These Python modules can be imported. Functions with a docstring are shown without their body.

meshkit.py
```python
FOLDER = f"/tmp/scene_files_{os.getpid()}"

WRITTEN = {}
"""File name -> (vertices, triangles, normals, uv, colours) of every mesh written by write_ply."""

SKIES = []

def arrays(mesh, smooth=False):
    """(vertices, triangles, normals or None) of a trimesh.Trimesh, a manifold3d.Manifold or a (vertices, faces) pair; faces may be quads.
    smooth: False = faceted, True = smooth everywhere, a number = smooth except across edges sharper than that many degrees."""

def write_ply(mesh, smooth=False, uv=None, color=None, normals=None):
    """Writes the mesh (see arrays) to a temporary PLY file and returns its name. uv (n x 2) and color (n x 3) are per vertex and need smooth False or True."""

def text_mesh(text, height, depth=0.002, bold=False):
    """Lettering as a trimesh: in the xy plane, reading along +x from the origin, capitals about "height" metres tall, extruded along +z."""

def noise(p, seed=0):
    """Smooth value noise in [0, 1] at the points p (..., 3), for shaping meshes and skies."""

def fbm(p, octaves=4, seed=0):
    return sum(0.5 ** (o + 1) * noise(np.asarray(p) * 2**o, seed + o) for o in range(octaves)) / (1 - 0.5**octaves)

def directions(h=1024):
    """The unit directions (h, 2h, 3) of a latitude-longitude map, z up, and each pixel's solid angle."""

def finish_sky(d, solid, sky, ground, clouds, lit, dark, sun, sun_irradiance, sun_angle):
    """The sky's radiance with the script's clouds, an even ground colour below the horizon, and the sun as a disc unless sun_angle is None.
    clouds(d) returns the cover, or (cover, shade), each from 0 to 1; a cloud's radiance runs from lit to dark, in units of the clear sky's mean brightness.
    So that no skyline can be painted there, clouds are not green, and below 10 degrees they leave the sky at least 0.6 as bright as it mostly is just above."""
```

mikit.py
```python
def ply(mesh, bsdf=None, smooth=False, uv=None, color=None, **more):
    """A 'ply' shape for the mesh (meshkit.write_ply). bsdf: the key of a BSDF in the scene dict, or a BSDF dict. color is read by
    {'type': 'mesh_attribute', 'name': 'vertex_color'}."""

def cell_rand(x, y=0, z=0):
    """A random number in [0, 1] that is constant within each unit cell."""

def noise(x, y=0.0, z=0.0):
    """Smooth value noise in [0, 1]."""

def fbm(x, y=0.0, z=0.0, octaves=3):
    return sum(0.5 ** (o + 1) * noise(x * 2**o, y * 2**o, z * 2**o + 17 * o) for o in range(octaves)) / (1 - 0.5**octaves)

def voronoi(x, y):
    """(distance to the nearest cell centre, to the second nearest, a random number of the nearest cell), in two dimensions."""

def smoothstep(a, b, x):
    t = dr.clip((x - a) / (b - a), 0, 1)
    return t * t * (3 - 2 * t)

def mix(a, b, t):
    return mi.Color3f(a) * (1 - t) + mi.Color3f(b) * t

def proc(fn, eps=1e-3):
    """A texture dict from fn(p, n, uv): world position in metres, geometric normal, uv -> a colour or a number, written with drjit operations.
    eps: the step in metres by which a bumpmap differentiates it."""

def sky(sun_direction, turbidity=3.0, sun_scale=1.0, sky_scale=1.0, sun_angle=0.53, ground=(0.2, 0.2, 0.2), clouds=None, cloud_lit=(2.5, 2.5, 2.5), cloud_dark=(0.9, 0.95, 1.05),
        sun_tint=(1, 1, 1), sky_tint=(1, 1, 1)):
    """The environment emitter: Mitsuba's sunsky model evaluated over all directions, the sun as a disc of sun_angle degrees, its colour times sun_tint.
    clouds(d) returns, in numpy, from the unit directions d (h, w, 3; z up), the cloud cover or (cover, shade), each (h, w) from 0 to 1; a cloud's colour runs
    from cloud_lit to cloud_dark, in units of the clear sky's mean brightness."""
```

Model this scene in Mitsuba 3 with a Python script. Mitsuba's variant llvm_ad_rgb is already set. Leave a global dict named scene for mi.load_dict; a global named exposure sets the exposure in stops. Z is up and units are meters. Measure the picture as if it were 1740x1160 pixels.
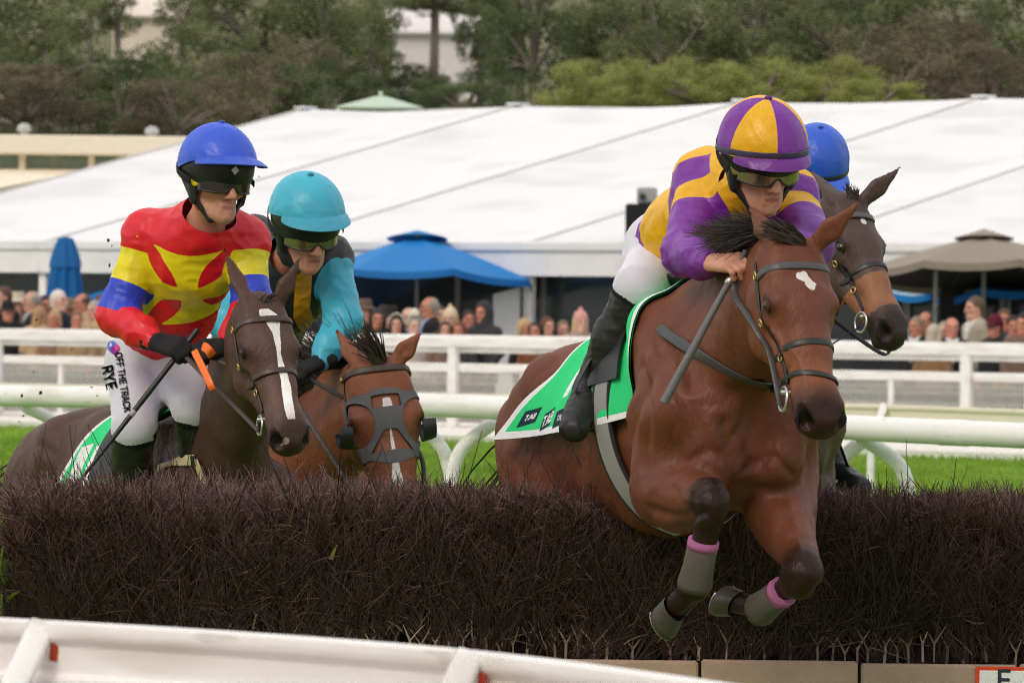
import math
import numpy as np
import trimesh
import mitsuba as mi
import drjit as dr
import mikit
import meshkit
from scipy.ndimage import map_coordinates
from scipy.sparse import coo_matrix

# ---------------------------------------------------------------- camera, sky, exposure
FOC = 9667.0                       # focal length in pixels of the 1740 px wide photograph
CAM = np.array([0.0, 0.0, 1.65])
PITCH, ROLL = 0.0057, 0.0112
FW = np.array([0.0, math.cos(PITCH), -math.sin(PITCH)])
R0, U0 = np.array([1.0, 0, 0]), np.array([0.0, math.sin(PITCH), math.cos(PITCH)])
RT = R0 * math.cos(ROLL) + U0 * math.sin(ROLL)
UP = U0 * math.cos(ROLL) - R0 * math.sin(ROLL)
T4 = mi.ScalarTransform4f

scene, labels = {"type": "scene"}, {}
scene["camera"] = {
    "type": "thinlens", "fov": math.degrees(2 * math.atan(870 / FOC)), "fov_axis": "x",
    "near_clip": 0.5, "far_clip": 3000.0, "aperture_radius": 0.0088, "focus_distance": 18.6,
    "to_world": T4().look_at(origin=CAM.tolist(), target=(CAM + FW).tolist(), up=UP.tolist()),
}
scene["sky_light"] = mikit.sky([-0.42, -0.68, 0.64], turbidity=3.0, sun_scale=0.26, sun_angle=24.0, sun_tint=(0.94, 1.0, 1.10),
                               ground=(0.16, 0.18, 0.12), clouds=lambda d: 1.0,
                               cloud_lit=(2.3, 2.32, 2.4), cloud_dark=(0.9, 0.95, 1.05))
exposure = 2.02


def P(px, py, d):
    """The world point that lies d metres in front of the camera under the photograph's pixel (px, py)."""
    return CAM + d * (FW + RT * ((px - 870.0) / FOC) - UP * ((py - 580.0) / FOC))


def PG(px, py, z=0.0):
    r = FW + RT * ((px - 870.0) / FOC) - UP * ((py - 580.0) / FOC)
    return CAM + r * ((z - CAM[2]) / r[2])


def nrm(v):
    v = np.asarray(v, float)
    return v / np.maximum(np.linalg.norm(v, axis=-1, keepdims=True), 1e-12)


def lin(h):
    """sRGB hex or 0-255 triple to linear colour."""
    c = np.array([int(h[i:i + 2], 16) for i in (0, 2, 4)] if isinstance(h, str) else h, float) / 255
    return np.where(c < 0.04045, c / 12.92, ((c + 0.055) / 1.055) ** 2.4)


def sstep(a, b, x):
    t = np.clip((x - a) / (b - a), 0, 1)
    return t * t * (3 - 2 * t)


# ---------------------------------------------------------------- meshes
class M:
    """A triangle mesh with normals and colours per vertex; paint() cuts the triangles along the zero line of a field, so marks have sharp edges."""

    def __init__(s, v, f, color=(0.5, 0.5, 0.5), n=None, w=None):
        s.v, s.f = np.asarray(v, float), np.asarray(f, int)
        if s.f.shape[1] == 4:
            s.f = np.vstack([s.f[:, [0, 1, 2]], s.f[:, [0, 2, 3]]])
        c = np.asarray(color, float)
        s.c = np.tile(c, (len(s.v), 1)) if c.ndim == 1 else c
        s.w = np.ones(len(s.v)) if w is None else w
        s.n = n
        if n is None:
            s.normals()

    def normals(s):
        n, f = np.zeros_like(s.v), s.f
        fn = np.cross(s.v[f[:, 1]] - s.v[f[:, 0]], s.v[f[:, 2]] - s.v[f[:, 0]])
        for k in range(3):
            np.add.at(n, f[:, k], fn)
        s.n = nrm(n)
        return s

    def move(s, d):
        s.v = s.v + d
        return s.normals()

    def clip(s, val):
        """The part where val > 0, cut along val = 0."""
        f = s.f
        ins = val > 0
        cnt = ins[f].sum(1)
        keep = f[cnt == 3]
        att = np.hstack([s.v, s.n, s.c, s.w[:, None]])
        new, faces, cache = [], [], {}
        base = len(s.v)

        def edge(i, j):
            key = (i, j) if i < j else (j, i)
            if key not in cache:
                t = val[i] / (val[i] - val[j])
                new.append(att[i] + (att[j] - att[i]) * t)
                cache[key] = base + len(new) - 1
            return cache[key]

        for tri in f[(cnt == 1) | (cnt == 2)]:
            ii = ins[tri]
            if ii.sum() == 1:
                k = int(np.argmax(ii))
                a, b, c = tri[k], tri[(k + 1) % 3], tri[(k + 2) % 3]
                faces.append((a, edge(a, b), edge(a, c)))
            else:
                k = int(np.argmin(ii))
                a, b, c = tri[k], tri[(k + 1) % 3], tri[(k + 2) % 3]
                ab, ac = edge(a, b), edge(a, c)
                faces.append((b, c, ab))
                faces.append((c, ac, ab))
        att = np.vstack([att] + ([np.array(new)] if new else []))
        faces = np.vstack([keep] + ([np.array(faces, int)] if faces else []))
        used = np.unique(faces)
        remap = np.zeros(len(att), int)
        remap[used] = np.arange(len(used))
        att = att[used]
        return M(att[:, :3], remap[faces].reshape(-1, 3), att[:, 6:9], att[:, 3:6], att[:, 9])

    def paint(s, val, color):
        val = np.where(np.abs(val) < 1e-7, 1e-7, val)
        if not (val > 0).any():
            return s
        a = s.clip(val)
        c = np.asarray(color, float)
        a.c = np.tile(c, (len(a.v), 1)) if c.ndim == 1 else c
        if (val > 0).all():
            s.v, s.f, s.c, s.n, s.w = a.v, a.f, a.c, a.n, a.w
            return s
        b = s.clip(-val)
        r = join([b, a])
        s.v, s.f, s.c, s.n, s.w = r.v, r.f, r.c, r.n, r.w
        return s

    def mul(s, w):
        s.w = s.w * w
        return s

    def packed(s):
        """(v, f, n, uv): the colour of each triangle as one number in u, its variation in v (a colour attribute would cost minutes)."""
        q = np.clip(np.round(np.clip(s.c, 0, 1) ** (1 / 2.2) * 127), [0, 0, 3], [127, 127, 124]).astype(int)
        u = q[:, 0] * 16384 + q[:, 1] * 128 + q[:, 2]
        uf = u[s.f]
        bad = (uf != uf[:, :1]).any(1)
        if not bad.any():
            return s.v, s.f, s.n, np.stack([u, s.w], -1)
        fb = s.f[bad].reshape(-1)
        f = s.f.copy()
        f[bad] = len(s.v) + np.arange(len(fb)).reshape(-1, 3)
        return np.vstack([s.v, s.v[fb]]), f, np.vstack([s.n, s.n[fb]]), np.stack([np.concatenate([u, np.repeat(uf[bad][:, 0], 3)]), np.concatenate([s.w, s.w[fb]])], -1)

    def path(s):
        v, f, n, uv = s.packed()
        return meshkit.write_ply((v, f), False, uv, None, n)


def join(ms):
    at = np.cumsum([0] + [len(m.v) for m in ms])
    return M(np.vstack([m.v for m in ms]), np.vstack([m.f + a for m, a in zip(ms, at)]), np.vstack([m.c for m in ms]), np.vstack([m.n for m in ms]), np.concatenate([m.w for m in ms]))


def tm(mesh, color=(0.5, 0.5, 0.5), angle=35):
    """A trimesh as an M, with hard edges above the angle."""
    v, f, n = meshkit.arrays(mesh, angle)
    return M(v, f, color, n)


def numbered(name):
    n, k = name, 0
    while n in labels or n in scene or any(q.startswith(n + "__") for q in scene):
        k += 1
        n = f"{name}_{k:03d}"
    return n


def put(name, mesh, bsdf, parent=None, **more):
    """Adds one mesh as one entry; with a parent its key starts with the parent's."""
    key = numbered(parent + "__" + name if parent else name)
    if isinstance(mesh, dict):
        scene[key] = {**mesh, **more}
        if bsdf is not None:
            scene[key]["bsdf"] = {"type": "ref", "id": bsdf}
        return key
    if not isinstance(mesh, M):
        mesh = tm(mesh)
    f0 = mesh.f[: 4000]
    fn = np.cross(mesh.v[f0[:, 1]] - mesh.v[f0[:, 0]], mesh.v[f0[:, 2]] - mesh.v[f0[:, 0]])
    if (fn * mesh.n[f0[:, 0]]).sum() < 0:
        mesh.f = mesh.f[:, ::-1]
    path = mesh.path()
    scene[key] = {"type": "ply", "filename": path, "face_normals": False, "bsdf": {"type": "ref", "id": bsdf}, **more}
    return key


RESERVED = set()


def thing(name, label, cat, group=None, kind=None):
    k, key = 0, name
    while key in labels or key in scene:
        k += 1
        key = f"{name}_{k:03d}"
    labels[key] = {"label": label}
    if cat:
        labels[key]["category"] = cat
    if group:
        labels[key]["group"] = group
    if kind:
        labels[key]["kind"] = kind
    return key


def struct(name, mesh, bsdf):
    key = put(name, mesh, bsdf)
    labels[key] = {"kind": "structure"}
    return key


def box(lo, hi, bev=0.0):
    lo, hi = np.asarray(lo, float), np.asarray(hi, float)
    if bev <= 0:
        return trimesh.creation.box(bounds=[lo, hi])
    pts = []
    for sx in (0, 1):
        for sy in (0, 1):
            for sz in (0, 1):
                c = np.array([(lo, hi)[sx][0], (lo, hi)[sy][1], (lo, hi)[sz][2]])
                s = np.array([1 - 2 * sx, 1 - 2 * sy, 1 - 2 * sz])
                for ax in range(3):
                    o = s * bev
                    o[ax] = 0
                    pts.append(c + o)
    return trimesh.convex.convex_hull(np.array(pts))


def beam(a, b, w, h, up=(0, 0, 1), bev=0.0):
    """A box beam from a to b, w wide (sideways) and h high."""
    a, b = np.asarray(a, float), np.asarray(b, float)
    x = nrm(b - a)
    y = nrm(np.cross(up, x))
    z = np.cross(x, y)
    L = np.linalg.norm(b - a)
    m = box((0, -w / 2, -h / 2), (L, w / 2, h / 2), bev)
    R = np.eye(4)
    R[:3, :3] = np.array([x, y, z]).T
    R[:3, 3] = a
    m.apply_transform(R)
    return m


def frames(pts, up=None):
    pts = np.asarray(pts, float)
    t = nrm(np.gradient(pts, axis=0))
    if up is None:
        u = np.array([0.3, 0.2, 0.93])
        ns = []
        n = nrm(np.cross(np.cross(t[0], u), t[0]))
        for k in range(len(pts)):
            n = nrm(n - t[k] * (n @ t[k]))
            ns.append(n)
        n = np.array(ns)
    else:
        up = np.broadcast_to(np.asarray(up, float), pts.shape)
        n = nrm(up - t * (up * t).sum(1, keepdims=True))
    return t, n, np.cross(t, n)


def tube(pts, r, sides=10, up=None, flat=None, color=(0.5,) * 3, cap=True):
    """A tube along pts; r may vary. flat=(w, h): an elliptical strap, w across and h along the normal 'up'."""
    pts = np.asarray(pts, float)
    t, n, b = frames(pts, up)
    k = len(pts)
    ang = np.linspace(0, 2 * np.pi, sides, endpoint=False)
    if flat is None:
        rr = np.broadcast_to(np.asarray(r, float), (k,))
        ring = [pts[i] + rr[i] * (np.cos(ang)[:, None] * n[i] + np.sin(ang)[:, None] * b[i]) for i in range(k)]
    else:
        sc = np.broadcast_to(np.asarray(1.0 if r is None else r, float), (k,))
        cx = np.sign(np.cos(ang)) * np.abs(np.cos(ang)) ** 0.6
        sx = np.sign(np.sin(ang)) * np.abs(np.sin(ang)) ** 0.6
        ring = [pts[i] + sc[i] * (cx[:, None] * n[i] * flat[1] / 2 + sx[:, None] * b[i] * flat[0] / 2) for i in range(k)]
    v = np.vstack(ring)
    f = []
    for i in range(k - 1):
        for j in range(sides):
            j2 = (j + 1) % sides
            f.append((i * sides + j, i * sides + j2, (i + 1) * sides + j2, (i + 1) * sides + j))
    f = np.array(f)
    f = np.vstack([f[:, [0, 1, 2]], f[:, [0, 2, 3]]])
    if cap:
        v = np.vstack([v, pts[0], pts[-1]])
        c0, c1 = len(v) - 2, len(v) - 1
        f = np.vstack([f, [(c0, (j + 1) % sides, j) for j in range(sides)], [(c1, (k - 1) * sides + j, (k - 1) * sides + (j + 1) % sides) for j in range(sides)]])
    return M(v, f, color)


def curve(ctrl, n=24):
    """A Catmull-Rom curve through the control points."""
    c = np.asarray(ctrl, float)
    c = np.vstack([2 * c[0] - c[1], c, 2 * c[-1] - c[-2]])
    out = []
    segs = len(c) - 3
    for t in np.linspace(0, segs - 1e-9, n):
        i = int(t)
        u = t - i
        p0, p1, p2, p3 = c[i:i + 4]
        out.append(0.5 * ((2 * p1) + (p2 - p0) * u + (2 * p0 - 5 * p1 + 4 * p2 - p3) * u * u + (3 * p1 - p0 - 3 * p2 + p3) * u ** 3))
    return np.array(out)


def extrude_profile(prof, a, b, up=(0, 0, 1), color=(0.5,) * 3, smooth=40):
    """A closed profile [(y, z)...] swept from a to b."""
    a, b = np.asarray(a, float), np.asarray(b, float)
    x = nrm(b - a)
    y = nrm(np.cross(up, x))
    z = np.cross(x, y)
    pr = np.asarray(prof, float)
    n = len(pr)
    v = np.vstack([a + pr[:, :1] * y + pr[:, 1:] * z, b + pr[:, :1] * y + pr[:, 1:] * z])
    f = [(i, (i + 1) % n, n + (i + 1) % n) for i in range(n)] + [(i, n + (i + 1) % n, n + i) for i in range(n)]
    from shapely.geometry import Polygon
    pv, pf = trimesh.creation.triangulate_polygon(Polygon(pr), engine="earcut")
    key = {tuple(np.round(p, 6)): i for i, p in enumerate(pr)}
    idx = [key.get(tuple(np.round(p, 6)), 0) for p in pv]
    f += [(idx[t[0]], idx[t[1]], idx[t[2]]) for t in pf] + [(n + idx[t[0]], n + idx[t[2]], n + idx[t[1]]) for t in pf]
    m = trimesh.Trimesh(v, f, process=False)
    m.fix_normals()
    return tm(m, color, smooth)


def grid_mesh(pts, color=(0.5,) * 3, closed_u=False, closed_v=False):
    """pts (a, b, 3) as a sheet."""
    a, b = pts.shape[:2]
    idx = np.arange(a * b).reshape(a, b)
    if closed_u:
        idx = np.vstack([idx, idx[:1]])
    if closed_v:
        idx = np.hstack([idx, idx[:, :1]])
    q = np.stack([idx[:-1, :-1], idx[1:, :-1], idx[1:, 1:], idx[:-1, 1:]], -1).reshape(-1, 4)
    return M(pts.reshape(-1, 3), q, color)


def shell(pts, thick, color=(0.5,) * 3):
    """A sheet with thickness, closed at its rim."""
    m = grid_mesh(pts, color)
    n = m.n.reshape(pts.shape)
    q = pts - n * thick
    a, b = pts.shape[:2]
    front = grid_mesh(pts, color)
    back = grid_mesh(q[:, ::-1], color)
    rim = []
    loop = [(i, 0) for i in range(a)] + [(a - 1, j) for j in range(1, b)] + [(i, b - 1) for i in range(a - 2, -1, -1)] + [(0, j) for j in range(b - 2, 0, -1)]
    r = np.array([[pts[i, j], q[i, j]] for i, j in loop])
    rim = grid_mesh(r, color, closed_u=True)
    return join([front, back, rim])


# ---------------------------------------------------------------- soft bodies: round cones joined smoothly on a grid, meshed by surface nets
class Field:
    def __init__(s, h):
        s.h, s.ops = h, []

    def cone(s, a, b, ra, rb, k=0.03, sq=(), sub=False):
        a, b = np.asarray(a, float), np.asarray(b, float)
        if sq and not isinstance(sq, list):
            sq = [sq]
        s.ops.append((a, b, float(ra), float(rb), float(k), [(nrm(w), float(c)) for w, c in sq], sub))
        return s

    def ball(s, c, r, k=0.03, sq=(), sub=False):
        return s.cone(c, c, r, r, k, sq, sub)

    def build(s):
        h = s.h
        lo, hi = np.full(3, 1e9), np.full(3, -1e9)
        boxes = []
        for a, b, ra, rb, k, sq, sub in s.ops:
            grow = max([1.0] + [c for _, c in sq])
            r = max(ra, rb) * grow
            l, u = np.minimum(a, b) - r, np.maximum(a, b) + r
            boxes.append((l - k - 3 * h, u + k + 3 * h))
            if not sub:
                lo, hi = np.minimum(lo, l), np.maximum(hi, u)
        lo, hi = lo - 6 * h, hi + 6 * h
        N = np.ceil((hi - lo) / h).astype(int) + 1
        D = np.full(N, 0.25, np.float32)
        ax = [(lo[i] + h * np.arange(N[i])).astype(np.float32) for i in range(3)]
        for (a, b, ra, rb, k, sq, sub), (l, u) in zip(s.ops, boxes):
            i0 = np.clip(((l - lo) / h).astype(int), 0, N - 1)
            i1 = np.clip(((u - lo) / h).astype(int) + 2, 0, N)
            if (i1 <= i0).any():
                continue
            sl = tuple(slice(i0[i], i1[i]) for i in range(3))
            X = [ax[0][sl[0]][:, None, None] - np.float32(a[0]), ax[1][sl[1]][None, :, None] - np.float32(a[1]), ax[2][sl[2]][None, None, :] - np.float32(a[2])]
            ba = (b - a)
            if sq:
                A = np.eye(3)
                for w, c in sq:
                    A = (np.eye(3) + (1 / c - 1) * np.outer(w, w)) @ A
                X = [sum(np.float32(A[i, j]) * X[j] for j in range(3)) for i in range(3)]
                ba = A @ ba
            L2 = ba @ ba
            if L2 > 1e-12:
                t = np.clip((X[0] * np.float32(ba[0]) + X[1] * np.float32(ba[1]) + X[2] * np.float32(ba[2])) * np.float32(1 / L2), 0, 1)
                d = np.sqrt(sum((X[i] - t * np.float32(ba[i])) ** 2 for i in range(3))) - (np.float32(ra) + t * np.float32(rb - ra))
            else:
                d = np.sqrt(X[0] ** 2 + X[1] ** 2 + X[2] ** 2) - np.float32(ra)
            cur = D[sl]
            k = np.float32(max(k, 1e-4))
            if sub:
                hh = np.clip(0.5 - 0.5 * (cur + d) / k, 0, 1)
                D[sl] = cur + (-d - cur) * hh + k * hh * (1 - hh)
            else:
                hh = np.clip(0.5 + 0.5 * (cur - d) / k, 0, 1)
                D[sl] = cur + (d - cur) * hh - k * hh * (1 - hh)
        s.D, s.lo, s.N = D, lo, N
        return s

    def at(s, p):
        q = (np.asarray(p) - s.lo) / s.h
        return map_coordinates(s.D, q.reshape(-1, 3).T, order=1, mode="nearest").reshape(q.shape[:-1])

    def grad(s, p, e=None):
        e = e or s.h
        g = np.stack([s.at(p + e * d) - s.at(p - e * d) for d in np.eye(3)], -1)
        return nrm(g)

    def march(s, o, d, far=1.0, step=None):
        """The first point inside the body along the rays o + t d."""
        o, d = np.broadcast_arrays(np.asarray(o, float), nrm(d))
        t = np.zeros(o.shape[:-1])
        for _ in range(60):
            v = s.at(o + d * t[..., None])
            t = np.minimum(t + np.clip(v * 0.75, -0.02, 0.05), far)
        return o + d * t[..., None]

    def mesh(s, smooth=2, color=(0.5,) * 3):
        D, h = s.D, s.h
        ins = D < 0
        cs = [ins[i:ins.shape[0] - 1 + i, j:ins.shape[1] - 1 + j, k:ins.shape[2] - 1 + k] for i in (0, 1) for j in (0, 1) for k in (0, 1)]
        cnt = sum(c.astype(np.int8) for c in cs)
        act = (cnt > 0) & (cnt < 8)
        ijk = np.argwhere(act)
        vid = np.full(act.shape, -1, np.int64)
        vid[act] = np.arange(len(ijk))
        off = np.array([(i, j, k) for i in (0, 1) for j in (0, 1) for k in (0, 1)])
        val = np.stack([D[ijk[:, 0] + o[0], ijk[:, 1] + o[1], ijk[:, 2] + o[2]] for o in off], 1)
        acc, num = np.zeros((len(ijk), 3)), np.zeros(len(ijk))
        for a in range(8):
            for b in range(a + 1, 8):
                if abs(off[a] - off[b]).sum() == 1:
                    cr = (val[:, a] < 0) != (val[:, b] < 0)
                    t = val[:, a] / np.where(cr, val[:, a] - val[:, b], 1)
                    p = off[a] + t[:, None] * (off[b] - off[a])
                    acc += np.where(cr[:, None], p, 0)
                    num += cr
        v = s.lo + (ijk + acc / num[:, None]) * h
        faces = []
        for axis in range(3):
            o1, o2 = [(1, 2), (2, 0), (0, 1)][axis]
            a = np.moveaxis(ins, axis, 0)
            sgn = np.moveaxis(a[:-1] != a[1:], 0, axis)
            pos = np.argwhere(sgn)
            e1, e2 = np.eye(3, dtype=int)[o1], np.eye(3, dtype=int)[o2]
            ok = (pos[:, o1] > 0) & (pos[:, o2] > 0)
            pos = pos[ok]
            g = lambda q: vid[q[:, 0], q[:, 1], q[:, 2]]
            ok2 = (pos < np.array(vid.shape)).all(1)
            pos = pos[ok2]
            q = np.stack([g(pos - e1 - e2), g(pos - e2), g(pos), g(pos - e1)], 1)
            first = ins[pos[:, 0], pos[:, 1], pos[:, 2]]
            q[~first] = q[~first][:, ::-1]
            faces.append(q[(q >= 0).all(1)])
        f = np.vstack(faces)
        f = np.vstack([f[:, [0, 1, 2]], f[:, [0, 2, 3]]])
        if smooth:
            e = np.vstack([f[:, [0, 1]], f[:, [1, 2]], f[:, [2, 0]]])
            A = coo_matrix((np.ones(2 * len(e)), (np.concatenate([e[:, 0], e[:, 1]]), np.concatenate([e[:, 1], e[:, 0]]))), shape=(len(v), len(v))).tocsr()
            deg = np.asarray(A.sum(1))
            for i in range(2 * smooth):
                v = v + (0.5 if i % 2 == 0 else -0.5) * ((A @ v) / np.maximum(deg, 1) - v)
        return M(v, f, color)


class Frame:
    """An origin and three axes; to(x, y, z) gives the world point, loc(p) the local coordinates."""

    def __init__(s, o, x, zhint):
        s.o, s.x = np.asarray(o, float), nrm(x)
        z = np.asarray(zhint, float)
        s.z = nrm(z - s.x * (z @ s.x))
        s.y = np.cross(s.z, s.x)
        s.R = np.array([s.x, s.y, s.z])

    def to(s, *p):
        p = np.asarray(p if len(p) == 3 else p[0], float)
        return s.o + p @ s.R

    def vec(s, *p):
        return np.asarray(p if len(p) == 3 else p[0], float) @ s.R

    def loc(s, p):
        return (np.asarray(p) - s.o) @ s.R.T


class Scaled(Frame):
    def __init__(s, fr, k):
        s.o, s.x, s.y, s.z, s.R, s.k, s.wide = fr.o, fr.x, fr.y, fr.z, fr.R, k, 1.0

    def to(s, *p):
        p = np.asarray(p if len(p) == 3 else p[0], float)
        return s.o + s.k * (p @ s.R)

    def loc(s, p):
        return (np.asarray(p) - s.o) @ s.R.T / s.k


# ---------------------------------------------------------------- materials


def unpack(p, n, uv):
    k = dr.floor(uv.x + 0.5)
    r = dr.floor(k / 16384)
    k -= r * 16384
    g = dr.floor(k / 128)
    b = k - g * 128
    return mi.Color3f((r / 127) ** 2.2, (g / 127) ** 2.2, (b / 127) ** 2.2) * dr.clip(uv.y, 0, 4)


VC = mikit.proc(unpack)



def rgb(c):
    return {"type": "rgb", "value": [float(x) for x in (lin(c) if isinstance(c, str) else c)]}


def principled(key, color=None, rough=0.5, two=True, bump=None, **more):
    b = {"type": "principled", "base_color": VC if color is None else (color if isinstance(color, dict) else rgb(color)), "roughness": rough, **more}
    if bump is not None:
        b = {"type": "bumpmap", "tex": bump[0], "scale": bump[1], "nested": b}
    scene[key] = {"type": "twosided", "nested": b} if two else b


def pn(p, s, o=2):
    return mikit.fbm(p.x * s, p.y * s, p.z * s, octaves=o)


cloth_bump = mikit.proc(lambda p, n, uv: pn(p, 55.0, 2), eps=2e-3)
principled("m_coat", rough=0.50, specular=0.33, sheen=0.10, sheen_tint=0.6, bump=(mikit.proc(lambda p, n, uv: mikit.fbm(p.x * 150, p.y * 150, p.z * 45, octaves=2) + 0.6 * pn(p, 24.0, 2), eps=2e-3), 0.0032))
silk_bump = mikit.proc(lambda p, n, uv: (1 - dr.abs(2 * mikit.fbm(p.x * 15 + 2.5 * mikit.noise(p.x * 4, p.y * 4, p.z * 4) + p.z * 6, p.y * 15, p.z * 5, octaves=2) - 1)) + 0.25 * pn(p, 60.0, 2), eps=3e-3)
principled("m_silk", rough=0.40, specular=0.5, sheen=0.25, sheen_tint=0.5, bump=(silk_bump, 0.0085))
principled("m_cloth", rough=0.85, specular=0.2, sheen=0.3, bump=(cloth_bump, 0.001))
principled("m_skin", rough=0.48, specular=0.4)
principled("m_leather", rough=0.42, specular=0.5, bump=(cloth_bump, 0.0012))
principled("m_boot", rough=0.42, specular=0.4, bump=(cloth_bump, 0.0012))
principled("m_gloss", rough=0.2, specular=0.55)
principled("m_lens", rough=0.06, specular=0.8, clearcoat=0.6, clearcoat_gloss=0.95)
principled("m_mirror", rough=0.10, metallic=0.75, specular=0.6, clearcoat=0.5)
principled("m_matte", rough=0.8, specular=0.2)
principled("m_hair", rough=0.5, specular=0.35)
principled("m_steel", (0.62, 0.61, 0.58), rough=0.28, metallic=0.9)
principled("m_brass", (0.72, 0.52, 0.2), rough=0.3, metallic=0.9)
scene["m_twig"] = {"type": "twosided", "nested": {"type": "diffuse", "reflectance": VC}}
scene["m_leaf"] = {"type": "principledthin", "base_color": VC, "roughness": 0.6, "diff_trans": 0.9, "spec_trans": 0.0}
scene["m_blade"] = {"type": "principledthin", "base_color": VC, "roughness": 0.55, "diff_trans": 0.5, "spec_trans": 0.0}
# ================================================================ the setting
rng = np.random.default_rng(11)

TURF = (lambda p, n, uv: mikit.mix(mikit.mix((0.11, 0.24, 0.025), (0.19, 0.34, 0.05), mikit.smoothstep(0.3, 0.7, mikit.fbm(p.x * 0.9, p.y * 0.5, 0.0, octaves=3))),
                                              (0.05, 0.1, 0.016), 0.6 * mikit.smoothstep(0.5, 0.75, mikit.fbm(p.x * 7, p.y * 4, 3.0, octaves=2))))
# trodden earth on the near side of the fence, dry scrub ground on the hill
GRASS = mikit.proc(lambda p, n, uv: mikit.mix(mikit.mix(TURF(p, n, uv), mikit.mix((0.20, 0.13, 0.095), (0.30, 0.22, 0.16), mikit.fbm(p.x * 5, p.y * 5, 0.0, octaves=3)), mikit.smoothstep(17.0, 15.5, p.y + 1.2 * mikit.noise(p.x * 2, p.y * 2, 1.0))),
                                              mikit.mix((0.09, 0.10, 0.055), (0.17, 0.165, 0.10), mikit.fbm(p.x * 0.3, p.y * 0.2, 0.0, octaves=3)), mikit.smoothstep(104.0, 112.0, p.y)))
principled("m_turf", GRASS, rough=0.9, two=False, specular=0.15, bump=(mikit.proc(lambda p, n, uv: mikit.fbm(p.x * 18, p.y * 18, 0.0, octaves=3), eps=0.01), 0.03))
principled("m_concrete", mikit.proc(lambda p, n, uv: mikit.mix((0.5, 0.48, 0.44), (0.62, 0.6, 0.56), mikit.fbm(p.x * 2, p.y * 2, p.z * 2))), rough=0.85, two=False, specular=0.2)
principled("m_paint", mikit.proc(lambda p, n, uv: mikit.mix(mikit.mix((0.84, 0.83, 0.82), (0.70, 0.68, 0.63), mikit.smoothstep(0.45, 0.75, mikit.fbm(p.x * 3, p.y * 3, p.z * 14, octaves=3))), (0.46, 0.43, 0.38), 0.4 * mikit.smoothstep(0.70, 0.80, mikit.fbm(p.x * 9, p.y * 9, p.z * 26, octaves=3)))), rough=0.38, specular=0.45)
principled("m_paint_cream", (0.78, 0.72, 0.6), rough=0.4)
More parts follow.
